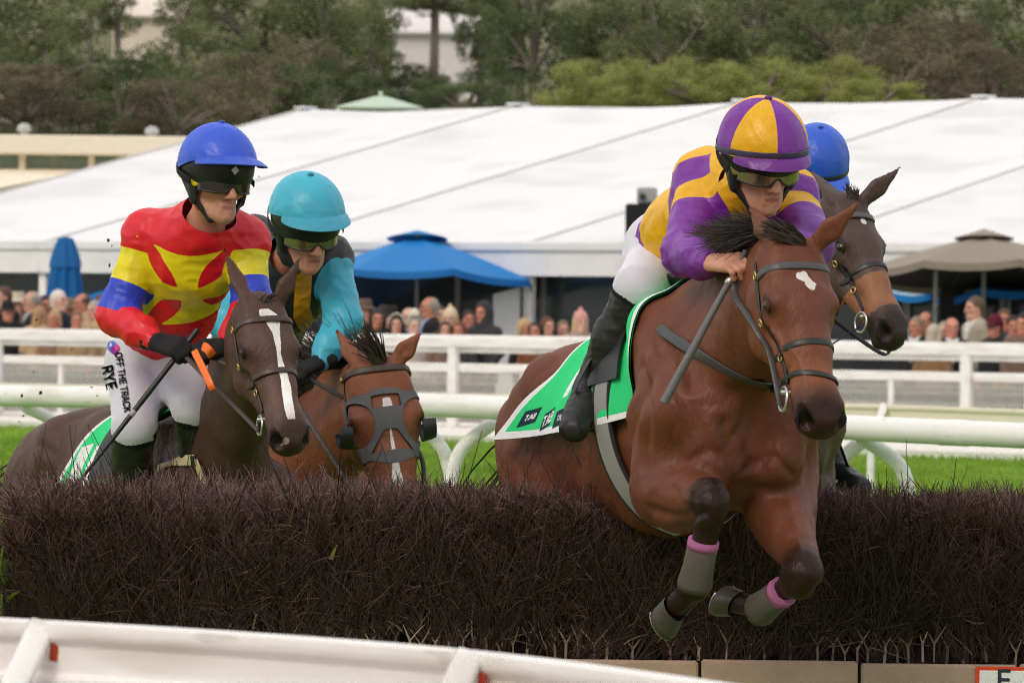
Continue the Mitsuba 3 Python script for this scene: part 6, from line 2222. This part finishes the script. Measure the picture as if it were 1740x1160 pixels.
JC = dict(neck=P(492, 446, 21.95), chest=P(482, 486, 22.05), pelvis=P(405, 610, 22.5), shR=P(432, 408, 22.08), elR=P(378, 540, 21.95), wrR=P(440, 610, 21.75), handR=P(470, 622, 21.7),
          shL=P(560, 440, 22.0), elL=P(584, 545, 21.85), wrL=P(545, 615, 21.7), handL=P(515, 625, 21.66), hipR=P(375, 630, 22.45), knR=P(385, 720, 22.2), anR=P(370, 870, 22.4), toR=P(365, 925, 22.25),
          hipL=P(440, 628, 22.42), knL=P(500, 715, 22.3), anL=P(510, 870, 22.5), toL=P(505, 925, 22.35))
rider("C", "jockey in black and amber silks with turquoise sleeves and a turquoise cap", JC, face_frame(P(520, 388, 21.72), 24, 25, -4, 1.22), BLK, paint_C, glove=(0.02, 0.02, 0.021), grid=0.0085,
      helmet=dict(cap_col=TURQ, peak_col=TURQ * 0.75, front=0.092, back=0.0, peak_len=0.055, peak_drop=0.2),
      goggle=dict(lens_col=(0.30, 0.25, 0.13), frame_col=(0.03, 0.03, 0.03), strap_col=(0.02, 0.02, 0.02), hh=0.021))
JD = dict(neck=P(1372, 352, 21.5), chest=P(1352, 400, 21.65), pelvis=P(1270, 470, 22.2), shR=P(1296, 378, 21.7), elR=P(1290, 480, 21.55), wrR=P(1350, 500, 21.3), handR=P(1384, 498, 21.24),
          shL=P(1424, 385, 21.6), elL=P(1400, 470, 21.45), wrL=P(1420, 505, 21.25), handL=P(1392, 512, 21.2), hipR=P(1250, 490, 22.15), knR=P(1240, 570, 21.8), anR=P(1225, 740, 22.0), toR=P(1215, 795, 21.85),
          hipL=P(1310, 490, 22.1), knL=P(1350, 600, 21.75), anL=P(1415, 800, 21.9), toL=P(1462, 828, 21.7))
rider("D", "jockey with a bright blue banded cap mostly hidden behind the purple and gold rider", JD, face_frame(P(1386, 292, 21.35), 8, 30, 0, 1.03), lin("b01828"), paint_D, glove=(0.02, 0.02, 0.021), grid=0.010,
      helmet=dict(cap_col=lin("2f62d8") * 0.85, peak_col=lin("3a6ae6") * 0.85, front=0.03, back=-0.02, peak_len=0.06, band=(0.02, 0.02, 0.03), peak_drop=0.35))

# badges on caps
hB = PEOPLE["B"]["h"]
bp = hB.to(0.134, -0.010, 0.050)
dm = trimesh.creation.box((0.004, 0.022, 0.022))
dm.apply_transform(trimesh.transformations.rotation_matrix(math.pi / 4, (1, 0, 0)))
Rb = np.eye(4)
Rb[:3, :3] = np.array([hB.x, hB.y, hB.z]).T
Rb[:3, 3] = bp
dm.apply_transform(Rb)
put("badge", tm(dm, (0.62, 0.62, 0.64)), "m_gloss", PEOPLE["B"]["key"])


def decal(F, text, px, dirn, hgt, d0, col, parent, bold=True, name="lettering", squash=1.0):
    """Printed words on cloth: each letter's outline laid onto the surface, read along dirn in the picture plane."""
    m = meshkit.text_mesh(text, hgt, 0.001, bold)
    for _ in range(2):
        m = m.subdivide()
    d = np.asarray(dirn, float) / np.linalg.norm(dirn)
    upd = np.array([d[1], -d[0]])
    s = FOC / (d0 + 0.5)
    pxs = np.array(px)[None] + (m.vertices[:, :1] * squash) * s * d + m.vertices[:, 1:2] * s * upd
    o = np.array([P(x, y, d0) for x, y in pxs])
    q = F.march(o, o - CAM, 2.0)
    n = F.grad(q, 0.01)
    v = q + n * (0.0065 + m.vertices[:, 2:3])
    put(name, M(v, m.faces, col, n), "m_cloth", parent)


kB = PEOPLE["B"]["key"] + "__breeches"
decal(PEOPLE["B"]["FB"], "OFF THE TRACK", (197, 600), (0.15, 1.0), 0.024, 20.0, lin("3a3c50"), kB, squash=0.85)
decal(PEOPLE["B"]["FB"], "RYE", (176, 622), (0.20, 1.0), 0.036, 20.0, lin("30324a"), kB, squash=0.95)
for (x, y, r_, c) in ((193, 590, 0.017, "5a6cc0"), (196, 596, 0.012, "8a2a90"), (201, 592, 0.009, "d04a90")):
    o = np.array([P(x + r_ * 470 * math.cos(a), y + r_ * 470 * 1.2 * math.sin(a), 20.0) for a in np.linspace(0, 2 * np.pi, 18)[:-1]] + [P(x, y, 20.0)])
    q = PEOPLE["B"]["FB"].march(o, o - CAM, 2.0)
    n = PEOPLE["B"]["FB"].grad(q, 0.01)
    put("emblem", M(q + n * (0.007 + 0.001 * (0.02 - r_) * 100), [(i, (i + 1) % 17, 17) for i in range(17)], lin(c), n), "m_cloth", kB)

# reins, saddles
for tag, lb in (("A", "black racing saddle under the gold and purple rider"), ("B", "black racing saddle under the red rider"), ("C", "black racing saddle under the turquoise sleeved rider"), ("D", "black racing saddle under the hidden blue capped rider")):
    J = PEOPLE[tag]["J"]
    saddle(tag, lb, (J["toR"] * 0.6 + J["anR"] * 0.4 - [0, 0, 0.06], J["toL"] * 0.6 + J["anL"] * 0.4 - [0, 0, 0.06]))
for tag, col in (("A", (0.05, 0.05, 0.052)), ("B", LBRN), ("C", (0.06, 0.065, 0.06)), ("D", LBLK)):
    G, H = PEOPLE[tag]["grips"], HORSES[tag]
    for s, nm in ((-1, "R"), (1, "L")):
        r0, g0 = H["rings"][0 if s < 0 else 1], G[nm][0]
        side = np.cross(nrm(g0 - r0), [0, 0, 1.0]) * (-s)
        m1 = r0 * 0.5 + g0 * 0.5
        o = m1 + H["b"].y * s * 0.35
        hit = H["F"].march(o, -H["b"].y * s * np.ones(3), 0.5)
        ins = H["F"].at(m1[None])[0] < 0.02
        if tag == "A" and s < 0:
            pp, _ = view_hit(H["F"], [(1312, 600), (1285, 550), (1256, 500)], 15.9, 0.014, 4)
            rein(tag, s, list(pp) + [g0], col)
            continue
        if tag == "D":
            rein(tag, s, [r0 * 0.6 + g0 * 0.4 + H["b"].y * s * 0.10 - np.array([0, 0, 0.12]), g0], col)
            continue
        rein(tag, s, ([hit + H["b"].y * s * 0.012] if ins else []) + [g0], col)
# the orange rein grips of the red rider
t = thing("rein_grip", "bright orange rubber rein strip below the red rider's black glove", "rein strip")
g0 = PEOPLE["B"]["grips"]["R"][0]
c = curve([P(330, 596, 20.2), P(343, 622, 20.1), P(356, 650, 20.05), P(361, 662, 20.05)], 12)
put("strip", tube(c, None, 8, up=(0.9, -0.3, 0.3), flat=(0.006, 0.026), color=lin("f4701e")), "m_leather", t)
c = curve([P(345, 588, 20.15), P(354, 594, 20.1), P(361, 604, 20.12)], 8)
put("loop", tube(c, None, 8, up=(0.4, -0.3, 0.8), flat=(0.008, 0.034), color=lin("f4701e")), "m_leather", t)

# whips
t = thing("whip", "slim black whip slanting down from the red rider's glove", "whip")
gr = PEOPLE["B"]["grips"]["R"][0]
e = P(136, 816, 20.25)
d = nrm(e - gr)
L = np.linalg.norm(e - gr)
put("shaft", tube([gr - d * 0.10, gr, gr + d * L * 0.35, gr + d * L * 0.75, gr + d * L], [0.011, 0.010, 0.011, 0.008, 0.006], 10, color=(0.016, 0.016, 0.017)), "m_leather", t)
put("band", tube([gr + d * L * 0.46, gr + d * L * 0.50], 0.0112, 10, color=lin("9a9aa0")), "m_leather", t)
put("flap", tube([gr + d * L, gr + d * (L + 0.12)], None, 8, up=(0.3, -1, 0.2), flat=(0.022, 0.006), color=(0.02, 0.02, 0.02)), "m_leather", t)
t = thing("whip", "thick grey padded whip held down along the leaping bay's shoulder", "whip")
gr, e = PEOPLE["A"]["grips"]["R"][0], P(1128, 684, 17.05)
d = nrm(e - gr)
L = np.linalg.norm(e - gr)
put("shaft", tube([gr - d * 0.06, gr + d * 0.02, gr + d * L * 0.3, gr + d * L], [0.009, 0.009, 0.011, 0.0145], 12, color=(0.13, 0.13, 0.135)), "m_leather", t)
put("collar", tube([gr + d * 0.035, gr + d * 0.055], 0.0125, 10, color=(0.5, 0.5, 0.5)), "m_steel", t)

# tendon boots with pink tape on the leaping bay's front legs
for i, lb in ((0, "pale grey tendon boot with pink tape on the leaping bay's raised left-hand foreleg"), (1, "pale grey tendon boot with pink tape on the leaping bay's folded right-hand foreleg")):
    E_, K_, T_, C_ = HORSES["A"]["legs"][i]
    t = thing("tendon_boot", lb, "leg boot")
    d = nrm(T_ - K_)
    L = np.linalg.norm(T_ - K_)
    a, b = K_ + d * L * 0.52, T_ + d * 0.012
    put("shell", tube([a, a * 0.5 + b * 0.5, b - d * 0.02, b], [0.046, 0.048, 0.054, 0.052], 18, color=lin("55524a")), "m_cloth", t)
    q = K_ + d * L * 0.46
    put("tape", tube([q, q + d * 0.015, q + d * 0.030], [0.0480, 0.0485, 0.0484], 18, color=lin("a0628c")), "m_cloth", t)

# clods of turf thrown up in the air
g = np.random.default_rng(5)
for i, (px, py, r_) in enumerate(((184, 408, 5), (186, 451, 4), (190, 418, 2.5), (62, 543, 4), (122, 593, 3), (10, 556, 2.5), (17, 598, 2.5), (57, 633, 3), (69, 667, 5), (37, 672, 4), (156, 658, 3), (40, 706, 3), (33, 716, 3), (165, 672, 2.5), (21, 471, 2.5), (440, 300, 2))):
    c = P(px, py, 19.6 + 0.5 * g.random())
    m = trimesh.creation.icosphere(2, r_ / 800)
    m.vertices *= 0.7 + 0.7 * meshkit.noise(m.vertices * 200 + i)[:, None]
    m.apply_transform(np.diag([0.6, 0.7, 1.1, 1.0]))
    m.apply_transform(trimesh.transformations.rotation_matrix(g.random() * 3, g.random(3)))
    m.apply_translation(c)
    t = thing("clod", "small dark clod of earth flying in the air around the red jockey", "clod", "clods of earth in the air")
    put("earth", tm(m, (0.02, 0.015, 0.01), 180), "m_matte", t)
# ================================================================ the spectators behind the far fence
_c = {}


def crowd_mesh(kind, col, col2=None):
    """Canonical meshes of a standing person 1.75 m tall, facing -y; made once per kind, recoloured per person."""
    if kind not in _c:
        hd = Scaled(Frame((0, 0, 1.625), (0, -1, -0.02), (0, 0, 1)), 1.06)
        F = Field(0.013)
        c = lambda a, b, ra, rb, k=0.03, sq=(): F.cone(a, b, ra, rb, k, sq)
        sx = (np.array([1.0, 0, 0]), 1.3)
        if kind == "body":
            F = Field(0.0105)
            head_skin(F, hd)
            F.cone((0, 0.02, 1.57), (0, 0.03, 1.42), 0.054, 0.064, 0.03)
            F.cone((0, 0.03, 1.40), (0, 0.02, 0.95), 0.11, 0.12, 0.05, sx)
            for s in (-1, 1):
                F.cone((s * 0.17, 0.03, 1.40), (s * 0.235, 0.03, 1.12), 0.05, 0.04, 0.03)
                F.cone((s * 0.235, 0.03, 1.12), (s * 0.20, -0.10, 0.92), 0.04, 0.028, 0.02)
                hand_prims(F, np.array((s * 0.20, -0.10, 0.92)), np.array((s * 0.185, -0.125, 0.845)), np.array((s * 1.0, 0, 0.1)), np.array((0, -1, 0)))
                F.cone((s * 0.09, 0.02, 0.92), (s * 0.10, 0.0, 0.50), 0.085, 0.055, 0.03)
                F.cone((s * 0.10, 0.0, 0.50), (s * 0.10, 0.03, 0.09), 0.055, 0.038, 0.03)
                F.cone((s * 0.10, 0.03, 0.06), (s * 0.12, -0.13, 0.035), 0.04, 0.032, 0.03)
        elif kind in ("jacket", "coat"):
            c((0, 0.035, 1.45), (0, 0.035, 1.36), 0.085, 0.12, 0.05)
            c((0, 0.03, 1.36), (0, 0.02, 0.92 if kind == "jacket" else 0.75), 0.135, 0.150, 0.05, sx)
            for s in (-1, 1):
                c((s * 0.10, 0.03, 1.40), (s * 0.18, 0.03, 1.385), 0.085, 0.078, 0.05)
                c((s * 0.185, 0.03, 1.385), (s * 0.242, 0.035, 1.12), 0.072, 0.062)
                c((s * 0.242, 0.035, 1.12), (s * 0.205, -0.085, 0.945), 0.060, 0.046)
        elif kind == "trousers":
            c((0, 0.02, 0.96), (0, 0.02, 0.86), 0.135, 0.13, 0.05, sx)
            for s in (-1, 1):
                c((s * 0.095, 0.02, 0.88), (s * 0.105, 0.005, 0.48), 0.105, 0.078)
                c((s * 0.105, 0.005, 0.48), (s * 0.105, 0.03, 0.10), 0.078, 0.066)
        elif kind == "shoes":
            for s in (-1, 1):
                c((s * 0.10, 0.05, 0.05), (s * 0.12, -0.15, 0.042), 0.047, 0.04)
        elif kind in ("short", "bald", "long", "bun", "bob"):
            F = Field(0.0095)
            F.ball(hd.to(-0.018, 0, 0.040), 0.104, 0.01, [(hd.y, 0.86)])
            if kind in ("long", "bob"):
                dz = -0.17 if kind == "long" else -0.085
                for s in (-1, 1):
                    F.cone(hd.to(-0.01, s * 0.075, 0.03), hd.to(-0.03, s * 0.085, dz), 0.036, 0.032, 0.03)
                F.cone(hd.to(-0.07, 0, 0.03), hd.to(-0.075, 0, dz), 0.07, 0.065, 0.04)
            else:
                F.cone(hd.to(-0.07, 0, 0.02), hd.to(-0.075, 0, -0.055), 0.062, 0.05, 0.03)
            if kind == "bun":
                F.ball(hd.to(-0.12, 0, 0.10), 0.045, 0.01)
            F.cone(hd.to(0.135, 0.2, -0.035), hd.to(0.135, -0.2, -0.035), 0.094, 0.094, 0.012, (), True)
            F.cone(hd.to(0.05, 0.2, -0.09), hd.to(0.05, -0.2, -0.09), 0.062 if kind in ("long", "bob") else 0.085, 0.062 if kind in ("long", "bob") else 0.085, 0.012, (), True) if kind not in ("long", "bob") else None
            if kind == "bald":
                F.ball(hd.to(0.045, 0, 0.135), 0.110, 0.012, (), True)
        elif kind == "beanie":
            F = Field(0.0095)
            F.ball(hd.to(-0.012, 0, 0.055), 0.112, 0.01, [(hd.y, 0.88), (hd.z, 1.05)])
            F.ball(hd.to(-0.012, 0, 0.178), 0.028, 0.006)
            F.cone(hd.to(0.1, 0.3, -0.12), hd.to(0.1, -0.3, -0.12), 0.14, 0.14, 0.006, (), True)
            F.cone(hd.to(-0.1, 0.3, -0.14), hd.to(-0.1, -0.3, -0.14), 0.14, 0.14, 0.006, (), True)
        elif kind == "hood":
            F = Field(0.0105)
            F.ball(hd.to(-0.02, 0, 0.035), 0.128, 0.02, [(hd.y, 0.9), (hd.z, 1.05)])
            F.cone(hd.to(-0.03, 0, -0.02), hd.to(-0.02, 0, -0.17), 0.118, 0.125, 0.05)
            F.cone(hd.to(0.06, 0, 0.015), hd.to(0.17, 0, -0.005), 0.078, 0.085, 0.012, (hd.z, 1.15), True)
        m = F.build().mesh(1)
        _c[kind] = (m, hd)
    m, hd = _c[kind]
    m = M(m.v.copy(), m.f, col, m.n.copy(), m.w.copy())
    if kind == "body":
        q = hd.loc(m.v)
        m.w *= np.where(q[:, 2] > -0.13, 0.95 + 0.1 * meshkit.noise(q * 60), 1)
        m.paint(np.where(q[:, 0] > 0.05, 0.008 - np.sqrt((q[:, 2] + 0.0705) ** 2 + np.maximum(np.abs(q[:, 1]) - 0.016, 0) ** 2), -1), np.asarray(col) * [0.8, 0.5, 0.5])
        q = hd.loc(m.v)
        m.paint(np.where(q[:, 0] > 0.04, 0.010 - np.hypot(q[:, 2] - 0.002, (np.abs(q[:, 1]) - 0.033) * 0.6), -1), (0.07, 0.05, 0.045))
        q = hd.loc(m.v)
        m.paint(np.where(q[:, 0] > 0.04, 0.006 - np.abs(q[:, 2] - 0.024) - np.where(np.abs(np.abs(q[:, 1]) - 0.034) < 0.022, 0, 1), -1), (0.09, 0.065, 0.05))
    if kind in ("jacket", "coat"):
        wrinkle(m, 0.010, 31, 6.0)
        if col2 is not None:
            f = np.where(m.v[:, 1] < 0.0, 0.004 + (m.v[:, 2] - 1.14) * 0.24 - np.abs(m.v[:, 0]), -1)
            m.paint(f, col2)
    return m


def lathe_hat(col, brim, crown_r, crown_h, tilt=0.0, band=(0.02, 0.02, 0.02)):
    pr = np.array([[0, crown_h], [crown_r * 0.75, crown_h], [crown_r * 0.98, crown_h - 0.02], [crown_r * 1.08, 0.012], [crown_r * 1.2, 0.004], [brim, -0.018], [brim, -0.024], [crown_r * 1.15, -0.004], [crown_r * 0.9, 0.0], [0, 0.03]])
    m = trimesh.creation.revolve(pr[::-1], sections=28)
    return tm(m, col, 40)


def spectator(label, px, top, yaw, off, skin, hair, hcol, jcol, shirt=None, hat=None, hatcol=None, kind="jacket", legs=(0.05, 0.05, 0.06), sc=None, glasses=False):
    """px, top: where the crown of the head shows; off: metres behind the crowd fence."""
    d0 = 80.0
    for _ in range(8):
        p = P(px, top, d0)
        t_ = (p - fo) @ fdir
        d0 += off - ((p - (fo + fdir * t_)) @ kf) if abs(kf[1]) > 0.5 else 0
    p = P(px, top, d0)
    k = p[2] / 1.765 * 1.11
    if sc:
        k = sc
    T = T4().translate([float(p[0]), float(p[1]), float(p[2] - 1.765 * k + 0.013)]).rotate([0, 0, 1], yaw).scale([float(k)] * 3)
    t = thing("person", label, "person")
    add = lambda nm, m, b: put(nm, m, b, t, to_world=T)
    add("body", crowd_mesh("body", skin), "m_skin")
    add(kind, crowd_mesh(kind, jcol, shirt), "m_cloth")
    add("trousers", crowd_mesh("trousers", legs), "m_cloth")
    add("shoes", crowd_mesh("shoes", (0.03, 0.025, 0.02)), "m_leather")
    if hair:
        add("hair", crowd_mesh(hair, hcol), "m_hair")
    if hat in ("beanie", "hood"):
        add(hat, crowd_mesh(hat, hatcol), "m_cloth")
    elif hat == "cap":
        m = crowd_mesh("beanie", hatcol)
        hd = _c["beanie"][1]
        q = hd.loc(m.v)
        m = m.clip(0.17 - q[:, 2] - 0.012)
        A = np.linspace(-1.0, 1.0, 13)
        vis = hd.to(np.array([[(0.085 * math.cos(a) + 0.02 + 0.075 * u * math.cos(a), (0.088 + 0.02 * u) * math.sin(a), 0.042 - 0.02 * u) for a in A] for u in (0, 0.5, 1)]))
        add("cap", join([m, shell(vis[:, ::-1], 0.004, hatcol)]), "m_cloth")
    elif hat in ("brim", "wide"):
        m = lathe_hat(hatcol, 0.16 if hat == "brim" else 0.2, 0.098, 0.11)
        m.v = m.v + np.array([0, 0.012, 1.695])
        add("hat", m, "m_cloth")
    elif hat in ("band", "fascinator"):
        hd = _c.get("short", (None, Scaled(Frame((0, 0, 1.625), (0, -1, -0.02), (0, 0, 1)), 1.06)))[1]
        A = np.linspace(-1.7, 1.7, 24)
        arc = hd.to(np.array([(0.01, 0.108 * math.sin(a), 0.03 + 0.125 * math.cos(a)) for a in A]))
        parts = [tube(arc, None, 8, up=np.array([0, 0, 1.0]), flat=(0.03, 0.02), color=hatcol)]
        if hat == "fascinator":
            g = np.random.default_rng(int(px))
            for i in range(7):
                b = trimesh.creation.icosphere(2, 0.04 + 0.025 * g.random())
                b.apply_transform(np.diag([1, 0.7, 0.6, 1.0]))
                b.apply_translation(hd.to(0.02 + 0.05 * (g.random() - 0.5), -0.02 + 0.09 * (g.random() - 0.5), 0.155 + 0.07 * g.random()))
                parts.append(tm(b, hatcol, 180))
        add("headband" if hat == "band" else "fascinator", join(parts), "m_cloth")
    if glasses:
        hd = Scaled(Frame((0, 0, 1.625), (0, -1, -0.02), (0, 0, 1)), 1.06)
        g = hd.to(np.array([[(0.030 + 0.075 * math.cos(a), 0.078 * math.sin(a), z) for a in np.linspace(-1.2, 1.2, 20)] for z in (-0.016, 0.014)]))
        add("sunglasses", shell(g[:, ::-1], 0.004, (0.01, 0.01, 0.012)), "m_lens")
    return t


S1, S2, S3, S4 = lin("cf9a86"), lin("c08068"), lin("d8a996"), lin("a8705a")
GREYH, WHH, BRH, DKH, BLH = lin("a39a92"), lin("d8d2cc"), lin("5c4232"), lin("2a211d"), lin("c9a878")
D1, D2, NV, BEI, CRM = (0.02, 0.02, 0.024), (0.05, 0.05, 0.055), (0.02, 0.026, 0.05), lin("b79c80"), lin("d9d3c4")
spectator("brown haired person in dark clothes cut off by the left edge of the picture", 5, 488, -50, 2.4, S1, "short", BRH, D1)
spectator("person in a black flat cap low at the left edge behind the fence", 14, 514, 20, 1.0, S2, "short", DKH, D1, hat="cap", hatcol=D1)
spectator("balding man in profile left of the folded blue umbrella", 53, 496, -70, 2.8, S1, "bald", GREYH, D2, lin("b8b8c0"))
spectator("woman with fair brown hair seen from behind below the balding man at the left", 68, 522, 160, 1.0, S3, "long", lin("a5825f"), BEI)
spectator("white haired man in front of the folded blue umbrella", 101, 494, 60, 2.0, S3, "short", WHH, NV)
spectator("blond woman low behind the fence below the folded blue umbrella", 92, 528, -20, 0.9, S2, "bob", lin("b08d6a"), lin("8a6a55"))
spectator("bald headed man right of the folded blue umbrella", 139, 500, -60, 2.6, S2, "bald", BRH, BEI)
spectator("grey haired woman in beige beside the red jockey's blue sleeve band", 160, 512, -30, 1.3, S1, "bob", GREYH, BEI)
spectator("man in a tan jacket partly behind the red jockey's sleeve", 131, 530, 10, 0.8, S2, "short", lin("7a5a44"), lin("a58a6a"))
spectator("dark haired man in a navy jacket behind the dark brown horse's ear", 526, 512, -20, 2.2, S2, "short", DKH, NV)
spectator("woman with a brown felt hat next to the turquoise sleeve", 619, 514, -10, 1.9, S1, "bob", BRH, D2, hat="brim", hatcol=lin("6a5a50"))
spectator("woman with long dark hair right of the turquoise sleeve", 641, 527, 10, 1.2, S2, "long", DKH, D1)
spectator("man with short dark hair behind the small white notice board", 652, 520, 160, 2.8, S1, "short", DKH, D2)
spectator("dark haired woman wearing a pale headband", 674, 537, 0, 1.1, S1, "bob", DKH, D1, hat="band", hatcol=CRM)
spectator("woman with a white flowered headpiece", 704, 540, 20, 1.1, S3, "short", GREYH, lin("c8b8b0"), hat="fascinator", hatcol=lin("e6ddd0"))
spectator("tall balding man in a dark suit with a blue shirt in profile", 729, 506, -75, 2.6, S2, "bald", GREYH, D1, lin("8fa2d0"))
spectator("blond woman with a cream pillbox hat", 765, 527, -15, 1.7, S3, "bob", BLH, D2, hat="beanie", hatcol=lin("d8c6a8"))
spectator("woman with parted brown hair facing the track below the cream hat", 757, 547, 5, 0.8, S1, "bob", lin("4a3628"), lin("80665a"))
spectator("short woman with reddish brown hair beside the person in the hood", 781, 548, -20, 0.8, S2, "bob", lin("6a3f2c"), D2)
spectator("person in a dark grey hooded jacket", 821, 516, -35, 1.2, S2, None, None, (0.045, 0.045, 0.052), hat="hood", hatcol=(0.045, 0.045, 0.052), kind="coat")
spectator("fair haired woman in profile right of the tall white notice board", 893, 542, 50, 1.1, S2, "bob", lin("b79a70"), D1)
spectator("woman with wavy auburn brown hair in front of the dark windows", 931, 540, 30, 1.2, S1, "long", lin("5e3a2a"), D1)
spectator("fair haired woman in a pink knitted cap beside the black riding boot", 987, 532, 20, 1.2, S3, "long", lin("cdb08a"), lin("9a8a80"), hat="beanie", hatcol=lin("d49a96"))
spectator("man with greying hair next to the dark horse's muzzle", 1557, 539, -40, 1.7, S2, "short", lin("8a7362"), D1, lin("c8c8d0"))
spectator("person with a ruddy face behind the grey haired woman at the right", 1572, 531, -30, 3.0, S2, "bald", BRH, D2)
spectator("grey haired woman seen from behind at the right", 1588, 552, 150, 1.0, S1, "bob", lin("b7ab9a"), lin("8a6a50"))
spectator("bald man in a dark suit and white collar at the right", 1618, 541, 5, 1.4, lin("d08878"), "bald", lin("8a6a5a"), D1, lin("e0e0e4"))
spectator("tall fair man in a cream jacket in profile at the right", 1656, 505, -65, 2.4, S1, "short", lin("5f4a3a"), lin("b5aa98") * 0.8, lin("dddde0") * 0.85, legs=(0.2, 0.18, 0.15))
spectator("man in a maroon cap and sunglasses at the right", 1690, 538, -50, 1.2, S2, "short", BRH, D1, hat="cap", hatcol=lin("5c2434"), glasses=True)
spectator("round faced man with a light blue scarf near the right edge", 1722, 538, 0, 1.3, S2, "short", DKH, NV, lin("8fa8d8"))

spectator("man with dark swept hair between the balding profile and the white haired man", 78, 503, 20, 3.2, S2, "short", DKH, D2, lin("b0b4c4"))
spectator("woman with a wide pale hat at the far left behind the others", 30, 502, 15, 3.3, S1, "bob", BRH, lin("70605a"), hat="wide", hatcol=lin("c9bda8"))
spectator("older man with a tweed cap just right of the white haired man", 120, 510, -15, 3.1, S2, "short", GREYH, lin("6f6252"), hat="cap", hatcol=lin("7a6b58"))
spectator("man with cropped brown hair just left of the red jockey's sleeve", 172, 502, 25, 3.2, S1, "short", BRH, NV)
spectator("dark haired person low beside the turquoise sleeve", 608, 545, -10, 0.8, S2, "bob", DKH, D2)
spectator("woman with a black felt hat behind the dark haired women", 664, 526, 10, 2.6, S1, "long", DKH, D1, hat="brim", hatcol=(0.03, 0.03, 0.03))
spectator("fair man with thinning hair behind the white flowered headpiece", 694, 524, -10, 3.0, S3, "bald", BLH, D2, lin("c2c6d2"))
spectator("brown haired man right behind the cream hat", 746, 520, 30, 3.3, S1, "short", BRH, lin("4a4e58"))
spectator("dark haired man left of the person in the hood", 796, 528, 15, 2.5, S2, "short", DKH, D1, lin("9aa0b0"))
spectator("woman in a rust coloured coat at the dark windows", 910, 548, -15, 0.8, S2, "bob", DKH, lin("7a4a36"))
spectator("man with light brown hair right of the auburn haired woman", 957, 546, 10, 1.6, S1, "short", lin("7d6248"), D2)
spectator("woman with grey fringe between the bald man and the muzzle", 1604, 548, -20, 2.6, S1, "bob", GREYH, D2)
spectator("brown haired man behind the maroon cap", 1706, 526, -10, 3.0, S2, "short", BRH, D2)
spectator("woman with dark bun cut by the right edge of the picture", 1738, 534, -20, 1.0, S2, "bun", DKH, lin("705a52"))
